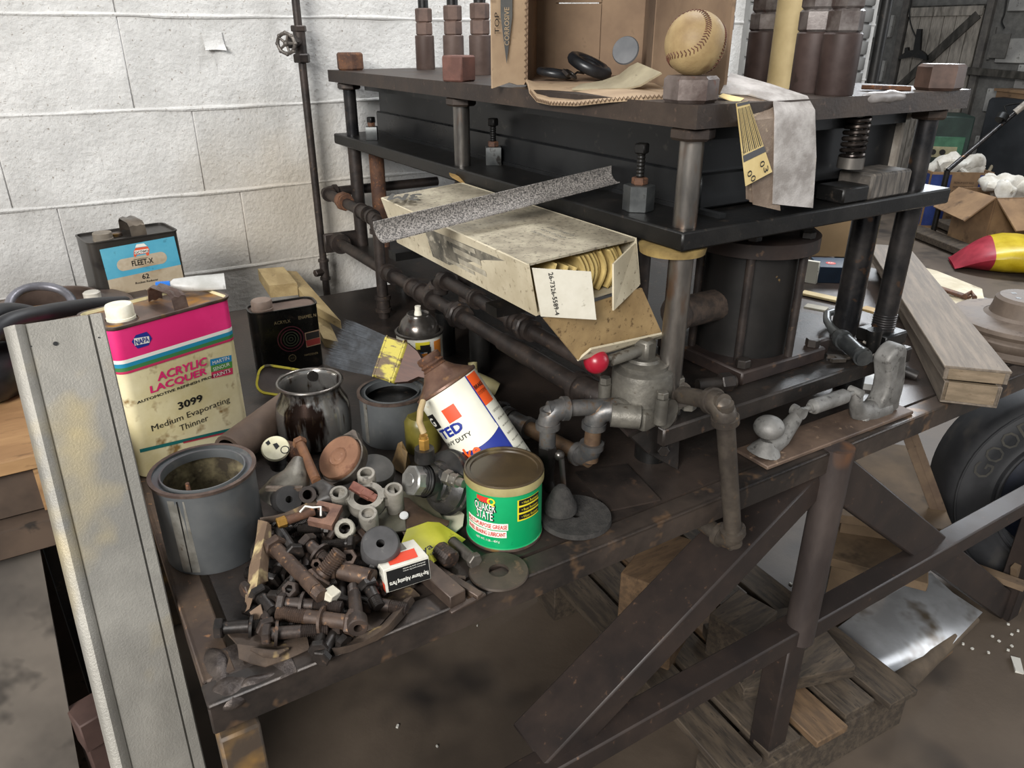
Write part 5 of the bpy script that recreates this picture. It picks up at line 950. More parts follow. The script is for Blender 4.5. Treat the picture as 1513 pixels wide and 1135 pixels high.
b = B(); b.quadsheet([[PD(845, 131, 1.12), PD(880, 131, 1.10), PD(925, 130, 1.07), PD(945, 126, 1.05), PD(977, 107, 1.03)], [PD(858, 124, 1.15), PD(890, 119, 1.14), PD(915, 110, 1.13), PD(930, 98, 1.12), PD(942, 92, 1.11)]], .0025); solo('card_scrap', b, mat('pale_scrap', '8a8069', 'a3997f', .8, 0, 14, c3='5d523f', sc3=40, lo3=.64, hi3=.74), 'curled pale card scrap in front of the rubber rings', 'card')
c0 = bi(.165, .09, .05); b = B(); b.lathe([(0, -.003), (.022, -.003), (.0235, 0), (.022, .003), (0, .003)], 28); solo('grey_disc', b, mat('slate_disc', '55575a', '6d6e70', .6, 0, 14), 'grey disc standing behind the curled card scrap', 'disc', M=frame(c0, c0+V((-.8, -.5, .3))))
# tan cardboard tube behind the front sleeves
b = B(); b.lathe([(.026, 0), (.0295, 0), (.0295, .30), (.026, .30), (.026, 0)], 32); solo('cardboard_tube', b, mat('tan_tube', '9f8d64', 'bba97f', .7, 0, 8, c3='8f7544', sc3=14, lo3=.6, hi3=.74), 'tall cream cardboard tube standing among the press bolts', 'tube', M=Matrix.Translation((1.048, .862, ZT)))
# grease smear and scrap on the plate edge
b = B(); b.ball((1.05, .69, ZT-.004), (.055, .009, .009)); b.jitter(.003, 60); part('grease_smear', b, mat('grey_grease', '5d5856', '8a8582', .35, 0, 20), press, True)
b = B(); b.box((1.12, .735, ZT+.004), (.07, .03, .006), (0, .05, -.25), bev=.001); b.jitter(.003, 40); solo('rust_flake', b, rust, 'rusty flat scrap on the plate before the right corner nut', 'scrap')
# sanding belts draped over the front edge
beltm = mat('grey_belt', '8f8984', 'bdb8b4', .7, 0, 26, c3='a08a68', sc3=14, lo3=.62, hi3=.78, bump=.3, bsc=400); beltb = mat('brown_belt', '6a5a4d', '8d7d6e', .75, 0, 20, c3='a3927c', sc3=60, bump=.3, bsc=400)
def belt(rows, m, label, name='sanding_belt', n=3):
    b = B(); b.quadsheet(rows, 0); b.sub(2, 1.); bmesh.ops.solidify(b.bm, geom=b.bm.faces[:], thickness=.0014); return solo(name, b, m, label, 'belt', group=None)
HY = PYa-.004
belt([[PD(1064, 139, .962), PD(1070, 125, .985), PD(1079, 109, 1.02)], [PD(1105, 141, .957), PD(1120, 133, .975), PD(1137, 125, 1.0)], [PD(1142, 151, .950), PD(1165, 146, .968), PD(1192, 143, .986)], [PY(1144, 170, HY-.004), PY(1172, 168, HY-.004), PY(1203, 163, HY-.004)], [PY(1143, 235, HY-.007), PY(1172, 235, HY-.009), PY(1205, 232, HY-.007)], [PY(1141, 301, HY-.003), PY(1168, 304, HY-.004), PY(1200, 307, HY-.003)]], beltm, 'wide pale grey sanding belt draped over the press edge')
for k in range(3):
    o = .0035*k; belt([[PD(1082-3*k, 146-2*k, .958+o), PD(1105, 139-2*k, .966+o)], [PD(1100-2*k, 152, .952+o*.5), PD(1140, 148, .956+o*.5)], [PY(1103-3*k, 180, HY-.0025+o*.3), PY(1143, 175, HY-.003+o*.3)], [PY(1107-3*k, 240, HY-.004+o*.3), PY(1146+k, 240, HY-.0045+o*.3)], [PY(1112-5*k, 302-4*k, HY-.0+o*.3), PY(1152-3*k, 311-3*k, HY-.001+o*.3)]], beltb, ('outermost', 'middle', 'innermost')[k]+' of the brown sanding belts hanging left of the wide grey belt')
th = thing('printed_belt_strip', 'cream belt end printed with dark lines and numbers hanging by the press corner', 'belt', PY(1110, 200, HY-.02))
cr_m = mat('cream_belt', 'c3ab72', 'd9c48d', .7, 0, 14, c3='9a8250', sc3=60, lo3=.66, hi3=.78)
Yp = HY-.012; q4 = [PY(1088, 153, Yp+.004), PY(1106, 149, Yp+.004), PY(1141, 254, Yp), PY(1102, 275, Yp)]
def bil(u, v): return (q4[0]*(1-u)+q4[1]*u)*(1-v)+(q4[3]*(1-u)+q4[2]*u)*v
b = B(); b.quadsheet([[bil(u/4, v/4)+V((0, .0009, 0)) for u in range(5)] for v in range(5)], .001); part('strip', b, cr_m, th, True)
b = B(); b.quadsheet([[PD(1062, 142, .955), PD(1068, 138, .958)], [PD(1090, 152, .948), PD(1100, 145, .955)]], .0012); part('strip_fold', b, cr_m, th, True)
def qstrip(name, u0, u1, v0, v1, m): b = B(); b.bm.faces.new([b.bm.verts.new(bil(u, v)+V((0, -.0009, 0))) for u, v in ((u0, v0), (u1[0] if isinstance(u1, tuple) else u1, v0), (u1[1] if isinstance(u1, tuple) else u1, v1), (u0 if not isinstance(u1, tuple) else u1[2], v1))]); part(name, b, m, th, True)
for i in range(11): u = .04+.087*i; w_ = .028 if i % 3 else .045; qstrip('printed_line', u, u+w_, .06, .60, black_i)
qstrip('printed_bar', 0, 1, .62, .70, ink('bar_slate', '4a4a4c')); qstrip('printed_bar', 0, 1, .0, .035, ink('bar_slate', '4a4a4c'))
inv = MW[th].inverted()
for s, u, v in (('0', .72, .83), ('3', .80, .92), ('0', .18, .87), ('0', .28, .95)):
    tx(s, .008, .0085, black_i, th, inv @ faceM(bil(u, v)+V((0, -.001, 0)), (.35, 0, -.95), (0, -1, 0)))
# long abrasive carton
for y in (.86, 1.2): b = B(); b.bar((.50, y, 1.055), (.70, y, 1.055), .03, .014); part('side_arm', b, steel_dark, press, True)
Atl = PZ(782, 390, 1.155); Abl = PV(795, 466, Atl); Atr = PZ(938, 352, 1.155); Abr = PV(943, 430, Atr); Ftl = PZ(565, 292, 1.155); Ftr = V((.672, 1.26, 1.155)); Fbl = PV(590, 372, Ftl); Fbr = Ftr.copy(); Fbr.z = Fbl.z
Abl.z = max(Abl.z, 1.073); Abr.z = Abl.z; Fbl.z = Fbr.z = Abl.z-.012
th = thing('sandpaper_carton', 'long stained cream carton of sandpaper lying beside the middle plate', 'carton', ((Atl+Ftr)/2).xy.to_3d()+V((0, 0, 1.062)))
ctm = mat('stained_carton', 'a89c82', 'cdc3aa', .75, 0, 9, lo=.3, hi=.65, c3='7d705a', sc3=110, lo3=.6, hi3=.72); ctd = mat('mottled_carton', '857c6a', 'aea58f', .8, 0, 16, c3='5f574a', sc3=150, lo3=.55, hi3=.68)
def panel(name, q, m, t=.003, n=1, jit=0): 
    b = B(); b.quadsheet([[V(q[0]), V(q[1])], [V(q[2]), V(q[3])]], t)
    if jit: b.sub(3); b.jitter(jit, 30)
    return part(name, b, m, th, True)
panel('top_panel', (Atl, Atr, Ftl, Ftr), ctd, .003, jit=.0015); panel('left_panel', (Atl, Abl, Ftl, Fbl), ctm); panel('right_panel', (Atr, Abr, Ftr, Fbr), ctm); panel('bottom_panel', (Abl, Abr, Fbl, Fbr), ctm); panel('end_panel', (Ftl, Ftr, Fbl, Fbr), ctm)
dp = lambda p: (V(p)-EYE).dot(FW)
panel('left_flap', (Atl+V((.001, -.004, -.004)), Abl+V((.001, -.004, 0)), PD(872, 401, .925), PD(880, 472, .945)), mat('white_flap', 'c3bdac', 'd9d4c6', .75, 0, 10, c3='8d8672', sc3=60, lo3=.66, hi3=.76), .0025)
panel('right_flap', (Atr+V((-.001, -.003, -.006)), Abr+V((-.001, -.003, 0)), PD(907, 390, .965), PD(907, 459, .985)), ctm, .0025)
bf0, bf1 = PD(852, 531, dp(Abl)+.075), PD(978, 497, dp(Abr)+.06)
panel('lower_flap', (Abl+V((.004, -.004, -.003)), Abr+V((0, -.004, -.003)), bf0, bf1), mat('inner_kraft', '8d744e', 'a98e62', .85, 0, 14, c3='6a5436', sc3=120, lo3=.58, hi3=.68), .003)
panel('flap_lip', (bf0, bf1, PD(872, 514, dp(bf0)-.006), PD(1001, 486, dp(bf1)-.006)), ctm, .003)
b = B(); b.quadsheet([[PD(664, 255, 1.43), PD(690, 258, 1.42), PD(695, 262, 1.41)], [PD(668, 262, 1.41), PD(692, 272, 1.40), PD(697, 278, 1.39)]], .002); b.sub(1); b.jitter(.004, 60); part('torn_edge', b, mat('torn_kraft', '8d7040', 'b0905a', .85, 0, 30), th, True)
F = Face(th, Atl, Ftl-Atl, (Ftl-Atl).cross(Abl-Atl)); 
if F.n.dot(EYE-Atl) < 0: F.n = -F.n
F.z = .0022
sd = lambda u, v: (Atl*(1-u)+Ftl*u)*(1-v)+(Abl*(1-u)+Fbl*u)*v+F.n*.0024
def sideq(name, u0, u1, v0, v1, m, dz=0): b = B(); b.bm.faces.new([b.bm.verts.new(sd(u, v)+F.n*dz) for u, v in ((u0, v0), (u1, v0), (u1, v1), (u0, v1))]); part(name, b, m, th, True)
sideq('picture_panel', .06, .66, .06, .88, mat('half_tone', '4f4c44', '827c6e', .8, 0, 26, c3='a8a190', sc3=60, lo3=.56, hi3=.66))
for k, (u0, u1, v0, v1) in enumerate(((.30, .50, .2, .3), (.28, .46, .38, .5), (.26, .44, .58, .7), (.34, .54, .72, .8))): sideq('picture_shape', u0, u1, v0, v1, mat('pale_tone', '8d8676', 'b3ac9a', .8, 0, 40), .0003)
iv = MW[th].inverted(); xt = (Atl-Ftl).normalized(); zt = Zd
tx('3M', .052, .058, ink('carton_slate', '4c4a45'), th, iv @ faceM(PZ(598, 291, 1.1632), -RT, Zd), bold=.04)
for k in range(3): tx(('PRODUCTION', 'RESIN BOND', 'FILE SHEETS')[k], .06, .006, ink('carton_slate', '4c4a45'), th, iv @ faceM(Atl.lerp(Atr, .45+.09*k)+(Ftl-Atl)*.18+V((0, 0, .0028)), xt, Zd))
fq = (Atl+V((.001, -.004, -.004)), Abl+V((.001, -.004, 0)), PD(872, 401, .925), PD(880, 472, .945)); mid = (fq[0]*.72+fq[2]*.28)*.5+(fq[1]*.72+fq[3]*.28)*.5
xv = ((fq[1]*.72+fq[3]*.28)-(fq[0]*.72+fq[2]*.28)).normalized(); uv_ = (fq[2]-fq[0]).normalized(); fn = xv.cross(uv_).normalized(); fn = fn if fn.dot(EYE-mid) > 0 else -fn
tx('26-7326-5589-4', .054, .006, black_i, th, iv @ faceM(mid+fn*.0042, xv, fn), bold=.01); tx('Grit', .03, .012, ink('carton_slate', '4c4a45'), th, iv @ faceM(sd(.74, .35)+F.n*.0004, (Atl-Ftl)*-1, F.n))
# sandpaper sheets standing in the carton
ym = mat('yellow_sheet', 'b39a5c', 'd3bd80', .8, 0, 14, c3='8a7440', sc3=90, lo3=.6, hi3=.7)
ax_ = (Atr-Atl).normalized(); ay_ = (Ftl-Atl).normalized(); b = B(); n = 8; hS = Atl.z-Abl.z-.012
b.quadsheet([[V((.012*math.sin(PI*i/n), y, hS*i/n)) for i in range(n+1)] for y in (0, .14)], .0028); me = b.mesh('sandpaper_sheet', ym)
for k in range(11):
    o = bpy.data.objects.new('sandpaper_sheet', me); COL.objects.link(o); p = Abl+ax_*(.080+.0078*k)+ay_*(.008+random.uniform(0, .014))+V((0, 0, .004))
    o.matrix_world = basis(p, ax_, ay_, Zd); MW[o] = o.matrix_world.copy(); o['label'] = 'yellow backed sandpaper sheet curling in the open end of the long carton'; o['category'] = 'sheet'; o['group'] = 'sandpaper sheets in the carton'
for k in range(3):
    a_ = Abl+ax_*(.02+.018*k)+ay_*.012+V((0, 0, .006)); b = B(); b.quadsheet([[a_, a_+ay_*.12], [a_+V((0, 0, hS-.004-.006*k))+ax_*.02, a_+ay_*.12+V((0, 0, hS-.004-.006*k))+ax_*.02]], .0024)
    o = solo('sandpaper_sheet', b, ym, ('leftmost', 'second', 'third')[k]+' flat yellow sandpaper sheet behind the white carton flap', 'sheet', group='sandpaper sheets in the carton')
# curved abrasive strip lying across
s0, s1 = PZ(557, 352, 1.168), PZ(920, 261, 1.196); d_ = (s1-s0).normalized(); w_ = Zd.cross(d_).normalized(); u_ = d_.cross(w_)
u0_ = u_; tv = (EYE-(s0+s1)/2).normalized(); tv = (tv-d_*tv.dot(d_)).normalized(); u_ = (u0_*.5+tv*.75).normalized(); w_ = u_.cross(d_)
rows = [[s0+V((0, 0, .002))+(s1-s0)*(i/14)+w_*.0165*math.sin(a)/math.sin(1.05)+u_*(.0095*(1-math.cos(a))/(1-math.cos(1.05))-.0) for a in [-1.05+2.1*k/10 for k in range(11)]] for i in range(15)]
b = B(); b.quadsheet(rows, .0016); solo('abrasive_strip', b, mat('grit', '4d4a48', 'a39d97', .9, 0, 420, lo=.42, hi=.6, bump=.6, bsc=500), 'long gutter shaped grey abrasive strip lying across the carton', 'strip')
# longboard sander on the bench edge
def arc0(pts, n=5):
    out = []; P_ = [pts[0]]+pts+[pts[-1]]
    for i in range(1, len(P_)-2):
        a, c, d, e = map(V, P_[i-1:i+3])
        for j in range(n): t = j/n; out.append(.5*((2*c)+(d-a)*t+(2*a-5*c+4*d-e)*t*t+(3*c-a-3*d+e)*t*t*t))
    return out+[V(pts[-1])]
S0, S1 = PT(1118, 687, 0), PT(1333, 606, 0); d_ = (S1-S0); Ls = d_.length; d_.normalize(); w_ = Zd.cross(d_); M = basis(S0, d_, w_, Zd)
th = thing('longboard_sander', 'grey cast longboard hand sander with oval knob on the bench front edge', 'sander', M=M); casta = mat('pitted_alloy', '6f6d69', '9a9894', .6, .45, 16, c3='4f4c49', sc3=70, lo3=.58, hi3=.7, bump=.25)
b = B(); b.box((Ls/2, .012, .004), (Ls, .066, .007), bev=.0015); part('sole', b, mat('sander_sole', '4d3f36', '6d5a4c', .6, .1, 12, c3='8a7460', sc3=60), th)
b = B(); b.tube([(.028, .012, .007), (.03, .012, .016), (.032, .012, .028)], .02, 18, rs=[.027, .022, .012]); b.tube([(.035, .012, .016), (.06, .012, .026), (.083, .012, .045), (.098, .012, .060)], .014, 14, rs=[.018, .017, .013, .010])
for s in (-1, 1): b.cyl((.095, .012+s*.004, .062), (.095, .012+s*.011, .062), .0095, n=18)
b.jitter(.0012, 60); part('front_bracket', b, casta, th)
b = B(); b.ball((.030, .012, .052), (.0235, .0235, .0185), u=28, v=18); part('front_knob', b, casta, th)
b = B(); b.cyl((.095, .012, .062), (.125, .012, .062), .0045); b.cyl((.122, .012, .062), (.13, .012, .062), .008, .0125); b.cyl((.13, .012, .062), (.205, .012, .062), .0125); b.cyl((.205, .012, .062), (.215, .012, .062), .012, .007); b.cyl((.213, .012, .062), (.24, .012, .062), .004); b.cyl((.236, .0, .063), (.236, .024, .063), .007); part('tension_rod', b, casta, th)
b = B(); b.tube([(.325, .012, .010), (.285, .012, .012), (.255, .012, .022), (.243, .012, .040), (.238, .012, .062)], .014, 14, rs=[.020, .02, .016, .011, .010])
prof = [(.255, .006), (.34, .006), (.348, .03), (.347, .065), (.338, .10), (.333, .124), (.318, .134), (.300, .129), (.286, .113), (.291, .095), (.300, .07), (.300, .045), (.290, .028), (.268, .02)]
pc = [V((x, z, 0)) for x, z in prof]; pp = arc0([pc[-1]]+pc+[pc[0]], 4); pp = [(p.x, p.y) for p in pp[4:-1]]
h_ = B(); h_.prism(pp, .032, basis((0, .028, 0), (1, 0, 0), (0, 0, 1), (0, -1, 0))); bmesh.ops.bevel(h_.bm, geom=[e for e in h_.bm.edges if any(len(f.verts) > 8 for f in e.link_faces)], offset=.007, segments=3, affect='EDGES', profile=.6)
me_ = h_.mesh('t', casta); b.bm.from_mesh(me_); bpy.data.meshes.remove(me_); b.jitter(.0006, 50); part('rear_handle', b, casta, th)
b = B(); b.prism([(.316, .028), (.334, .022), (.338, .05), (.334, .085), (.327, .112), (.317, .112), (.318, .07)], .033, basis((0, .0285, 0), (1, 0, 0), (0, 0, 1), (0, -1, 0))); part('handle_groove_shade', b, mat('alloy_shade', '5b5956', '7f7d79', .6, .4, 20), th)  # slab just proud of the handle, shade of the groove put into its colour
# tools on the base plate
pz = ZB; tl = lambda x, y, h=0: PZ(x, y, ZB+h)
th = thing('grease_gun_parts', 'dark grease gun barrel lying on the press base plate by the posts', 'tool', tl(1265, 520)); b = B(); b.cyl(tl(1240, 497, .02), tl(1278, 530, .014), .014, n=20); b.cyl(tl(1243, 500, .02), tl(1247, 503, .02), .0165); b.cyl(tl(1272, 525, .015), tl(1275, 528, .015), .016); part('barrel', b, MATS['greasy_block'], th, True)
b = B(); b.cyl(tl(1240, 497, .02), tl(1228, 485, .022), .010, .008); b.tube([tl(1230, 487, .022), tl(1222, 474, .024), tl(1222, 464, .024), tl(1234, 460, .022), tl(1250, 464, .02)], .0072, 12); part('bent_spout', b, MATS['greasy_block'], th, True)
b = B(); b.cyl(tl(1288, 522, .0), tl(1293, 487, .045), .011, .0125, n=20); solo('socket', b, steel_dark, 'dark upright socket beside the right front post', 'socket')
b = B(); b.tube([tl(1276, 505, .012), tl(1284, 510, .01), tl(1280, 520, .01), tl(1288, 526, .008), tl(1300, 520, .01)], .0022, 8); solo('wire_hook', b, edge_m, 'bright bent wire hook round the dark socket', 'hook')
wr_ = mat('worn_wrench', '4a443e', '6d655d', .4, .6, 30); th = thing('open_wrench', 'dark open ended wrench flat on the press base plate', 'wrench', tl(1250, 528)); b = B(); b.bar(tl(1275, 522, .004), tl(1240, 531, .004), .012, .005, bev=.001); part('handle', b, wr_, th, True); b = B(); c0 = tl(1236, 532, .004); b.prism([(-.012, -.013), (.012, -.010), (.012, .010), (-.012, .013), (-.014, .006), (-.002, .005), (-.002, -.005), (-.014, -.006)], .006, basis(c0, (RT*1), Zd.cross(RT), Zd)); part('jaw', b, wr_, th, True)
b = B(); b.box(tl(1213, 512, .015), (.03, .012, .03), bev=.003); solo('steel_chip', b, brownsteel, 'small upright steel chip at the corner of the cylinder flange', 'scrap')
b = B(); b.lathe([(0, 0), (.06, 0), (.06, .012), (0, .012)], 32); b._x(list(b.bm.verts), Matrix.Translation(PT(1278, 558, .0))); solo('pale_disc', b, ink('pale_disc_m', 'b9b7b2', .5), 'pale round plate lying under the press base behind the sander', 'disc')
b = B(); b.lathe([(.008, -.03), (.0105, -.03), (.0105, .03), (.008, .03), (.008, -.02)], 20); a_ = PT(1331, 546, .014); solo('pipe_stub', b, steel, 'short pipe stub sticking out under the press base behind the sander handle', 'pipe', M=frame(a_, a_+V((.45, -.8, -.25))))
# wooden crate with slid lid
woodc = mat('grey_wood', '62584d', '807467', .75, 0, 6, c3='4e443b', sc3=40, lo3=.62, hi3=.74, stretch=(1.2, 14, 14), bump=.15); woode = mat('end_wood', '6d5f4c', '877661', .7, 0, 10, c3='5d4c36', sc3=40, lo3=.6, hi3=.74, stretch=(12, 2, 10))
a0 = PT(1388, 594, .001); ang = math.atan2(.64, .735); M = Matrix.Translation(a0) @ Matrix.Rotation(ang, 4, 'Z'); th = thing('wooden_case', 'long grey wooden case with its lid slid askew on the right of the bench', 'case', M=M); Lw, ww = .90, .092
for nm, c, s, m in (('floor_board', (Lw/2, -ww/2, .003), (Lw, ww, .006), woodc), ('side_board', (Lw/2, -.004, .022), (Lw, .008, .038), woodc), ('side_board', (Lw/2, -ww+.004, .022), (Lw, .008, .038), woodc), ('end_board', (.005, -ww/2, .022), (.010, ww-.001, .0375), woode), ('end_board', (Lw-.005, -ww/2, .022), (.01, ww-.001, .0375), woode)):
    b = B(); b.box(c, s, bev=.001); part(nm, b, m, th)
Ml = Matrix.Translation((.004, .004, .0415)) @ Matrix.Rotation(R(2.0), 4, 'Z')
for nm, c, s, m in (('lid_top', (Lw/2, -.052, .0255), (Lw, .108, .005), woodc), ('lid_side', (Lw/2, -.004, .0125), (Lw, .008, .021), woodc), ('lid_side', (Lw/2, -.10, .0125), (Lw, .008, .021), woodc), ('lid_end', (.004, -.052, .0125), (.008, .09, .021), woode)):
    b = B(); b.box(c, s, bev=.001); b._x(list(b.bm.verts), Ml); part(nm, b, m, th)
# pulley drum
c0 = PT(1500, 508, 0); th = thing('pulley_hub', 'brown cast pulley with a raised bolt hub at the right of the bench', 'pulley', c0); pm2 = mat('dusty_brown_cast', '574b41', '6f6155', .65, .1, 12, c3='4e4036', sc3=40, bump=.15)
b = B(); b.lathe([(.03, 0), (.135, 0), (.137, .006), (.130, .016), (.137, .026), (.137, .034), (.130, .042), (.134, .05), (.132, .058), (.118, .062), (.075, .064)], 56, Matrix.Translation((0, 0, .001))); part('grooved_rim', b, pm2, th)
b = B(); b.lathe([(.078, .062), (.066, .07), (.062, .085), (.060, .10), (.053, .106), (0, .106)], 44); part('hub', b, pm2, th)
for k in range(5): a = 2*PI*k/5+.4; b = B(); b.lathe([(0, .1064), (.0055, .1064), (.0055, .104)], 14, Matrix.Translation((.03*math.cos(a), .03*math.sin(a), 0))); part('bolt_hole', b, steel_dark, th)
b = B(); b.lathe([(0, .1064), (.009, .1064), (.009, .104)], 18); part('centre_hole', b, steel_dark, th)
# paper, papers and plug box beyond the press
pap = mat('cream_paper', 'b3a88e', 'cfc6b0', .8, 0, 10, c3='8d8068', sc3=20, lo3=.6, hi3=.74)
b = sheet([[PT(1352, 392, .004), PT(1385, 400, .006), PT(1450, 428, .004)], [PT(1378, 418, .004), PT(1410, 430, .012), PT(1455, 445, .006)], [PT(1395, 440, .003), PT(1425, 455, .006), PT(1460, 455, .004)]], .002, .004); solo('cream_paper', b, pap, 'crumpled cream paper lying between the wooden case and pulley', 'paper')
b = B(); b.bar(PT(1385, 425, .016), PT(1432, 440, .016), .02, .008, bev=.002); b.tube([PT(1425, 438, .02), PT(1435, 432, .022), PT(1440, 440, .02)], .006, 8); solo('rusty_pliers', b, rust, 'rusty pliers on the crumpled cream paper', 'pliers')
for k, (p0, p1, w0, lb) in enumerate((((1185, 432), (1245, 445), .03, 'cream'), ((1190, 452), (1222, 458), .03, 'grey'), ((1275, 455), (1300, 462), .028, 'tan'))):
    b = B(); b.bar(PT(*p0, .006+.01*k), PT(*p1, .006+.01*k), w0, .006, bev=.001); solo('wooden_strip', b, mat('slat_'+lb, *{'cream': ('b3a075', 'cbb98e'), 'grey': ('8d8778', 'aaa596'), 'tan': ('a88c5c', 'c3a674')}[lb], .7, 0, 12), lb+' flat wooden strip lying behind the press posts', 'strip')
nb = PT(1212, 418, 0); fb = V((.78, -.62, 0)).normalized(); sbk = V((.62, .78, 0)); M = basis(nb, fb, sbk, Zd); th = thing('spark_plug_box', 'dark blue spark plug carton with red round emblems behind the press', 'box', M=M); navy = mat('navy_card', '16273a', '22384e', .5, 0, 10)
b = B(); b.box((.05, .05, .022), (.115, .10, .044), bev=.001); part('carton', b, navy, th)
F = Face(th, nb+fb*.0+V((0, 0, 0)), fb, -sbk)
for (x_, z_, M2) in ((.055, .022, basis((.062, -.0006, .022), (1, 0, 0), (0, 0, 1), (0, -1, 0))), (.03, .03, basis((.03, .04, .0446), (1, 0, 0), (0, 1, 0), (0, 0, 1)))):
    b = B(); b.lathe([(.013, 0), (0, .0001)], 24, M2); part('red_emblem', b, red_i, th); tx('AC', .017, .009, white_i, th, M2 @ Matrix.Translation((0, 0, .0004)), bold=.03)
b = B(); b.box((-.03, .0, .03), (.04, .012, .06), (0, 0, -.5), bev=.001); part('white_end', b, ink('plug_white', 'c9c6b8', .6), th); tx('PLUGS', .03, .012, black_i, th, basis((-.028, -.0075, .038), (.88, -.48, 0), (0, 0, 1), (-.48, -.88, 0)), bold=.02)
b = B(); b.box((0, 0, .09), (.22, .012, .18), bev=.001); solo('tan_board', b, mat('tan_board_m', 'a08460', 'b89a74', .8, 0, 4), 'plain tan cardboard sheet standing behind the spark plug carton', 'sheet', M=basis(PT(1205, 392, 0)+V((.10, .06, 0)), fb, sbk, Zd))
# ================================================================ LEFT FOREGROUND
TR, TL = PY(151, 462, .93), PY(4, 484, .93); k_ = TR.z/(.632+.0)*0
r0 = PY(305, 1135, .70); l0 = PY(163, 1135, .70)
def tofloor(a, c, z=.004): t = (a.z-z)/(a.z-c.z); return a+(c-a)*t
BR, BL = tofloor(TR, r0), tofloor(TL, l0); 
xd = (TR-TL).normalized(); ld = ((BR+BL)/2-(TR+TL)/2).normalized(); nd = ld.cross(xd).normalized()
if nd.dot(EYE-TR) < 0: nd = -nd
prof = [(0, -.030), (.0, -.004), (.03, .0), (.07, .0035), (.12, .0055), (.17, .0035), (.20, .0), (.215, -.0022), (.23, 0), (.845, 0), (.85, -.0035), (.865, -.0035), (.87, 0), (.985, .0005), (1.0, -.003), (1.0, -.030)]
al_m = mat('weathered_aluminium', '817e77', '9f9b92', .5, .35, 5, c3='a89a78', sc3=7, lo3=.54, hi3=.72, bump=.25, bsc=420)
b = B(); rows = []
for i in range(9):
    t = i/8; rows.append([(TL+(BL-TL)*t)*(1-u)+(TR+(BR-TR)*t)*u+nd*h for u, h in prof])
b.quadsheet(rows, .0022); th = thing('aluminium_channel', 'tall weathered aluminium channel leaning at the left corner of the bench', 'channel', ((BL+BR)/2).xy.to_3d()); part('channel', b, al_m, th, True)
h0 = PY(82, 508, .93); 
def onpl(x, y): d = ray(x, y); return EYE+d*((TR-EYE).dot(nd)/d.dot(nd))
for x, y, r in ((82, 508, .0024), (146, 499, .0009), (46, 512, .0008), (212, 814, .001)):
    b = B(); p = onpl(x, y)+nd*.0008; b.lathe([(r, 0), (0, .0001)], 16, frame(p, p+nd)); part('screw_hole', b, mat('hole_black', '08080a'), th, True)
# wooden box bench at the left with hoses on it
ply = mat('plywood', '8a6845', 'a8845a', .7, 0, 5, c3='6d5033', sc3=24, lo3=.6, hi3=.74, stretch=(1, 4, 4)); dkwood = mat('dark_timber', '3d3128', '57473a', .75, 0, 8, c3='2a231d', sc3=30)
zt = .93; fq = PZ(0, 680, zt); fr = PZ(44, 661, zt); dxx = (fr-fq).normalized(); 
th = thing('wooden_shelf', 'brown plywood topped wooden shelf at the far left behind the leaning channel', 'shelf', (-.35, fq.y+.25, 0))
yF = fq.y
b = B(); b.box((-.42, yF+.32, zt-.009), (.76, .66, .018), bev=.001); part('plywood_top', b, ply, th, True)
b = B(); b.box((-.42, yF+.012, zt-.05), (.76, .02, .062)); part('front_board', b, dkwood, th, True)
b = B(); b.box((-.062, yF+.02, zt-.05), (.04, .05, .062)); part('end_block', b, ply, th, True)
b = B(); b.box((-.42, yF+.02, zt-.105), (.78, .09, .04), bev=.002); part('lower_rail', b, dkwood, th, True)
for y in (yF+.10, yF+.6): b = B(); b.box((-.075, y, (zt-.125)/2), (.06, .06, zt-.125), bev=.002); part('leg', b, steel_dark, th, True)
b = B(); b.box((-.38, yF+.38, .36), (.74, .42, .72), bev=.004); solo('dark_void_fill', b, dkwood, 'dark crate shape added to blacken the void under the plywood shelf', 'crate')  # added box, sized to fill the shaded void under the shelf with black
pA, pB = PY(58, 800, yF+.02), PY(118, 1135, yF-.06); dn = pB-pA; pC = pA+dn*(pA.z-.004)/(pA.z-pB.z); wv = V((-.5, 0, 0))
b = B(); b.quadsheet([[pA+wv, pA], [pC+wv, pC]], .014); solo('lit_floor_panel', b, mat('lit_floor_grey', '4a443e', '6a6259', .8, 0, 4, c3='37322d', sc3=14, lo3=.58, hi3=.72), 'grey panel added for the lit floor patch below the plywood shelf', 'board')  # leaning panel added for the lit floor patch, its brightness put into the colour
p = PY(126, 1052, .95); b = B(); b.box((p.x+.005, .95, p.z-.02), (.045, .05, .05), (0, 0, .3), bev=.002); b.box((p.x+.005, .95, (p.z-.045)/2), (.036, .04, p.z-.045), (0, 0, .3)); solo('red_brown_block', b, mat('red_brown_wood', '3d2c27', '523d36', .7, 0, 10), 'red brown upright timber offcut just right of the grey panel', 'timber')
hose = mat('black_hose', '17171a', '26262a', .5, 0, 14, c3='3a3838', sc3=40)
zz = zt+.02
def loopy(pts, r, label, name='black_hose'): b = B(); b.tube(pts, r, 12); return solo(name, b, hose, label, 'hose')
def arc(pts, n=8):
    out = []; P_ = [pts[0]]+pts+[pts[-1]]
    for i in range(1, len(P_)-2):
        for j in range(n):
            t = j/n; a, c, d, e = P_[i-1], P_[i], P_[i+1], P_[i+2]; out.append(.5*((2*c)+(d-a)*t+(2*a-5*c+4*d-e)*t*t+(3*c-a-3*d+e)*t*t*t))
    return out+[pts[-1]]
loopy(arc([PY(-40, 520, 1.12), PY(10, 478, 1.15), PY(70, 462, 1.2), PY(130, 452, 1.3), PY(185, 448, 1.38)]), .012, 'upper black hose arching over the end of the leaning channel')
loopy(arc([PY(-60, 500, 1.2), PY(-10, 466, 1.25), PY(30, 462, 1.3), PY(60, 472, 1.3), PY(80, 490, 1.25)]), .014, 'black hose curling at the far left behind the upper hose')
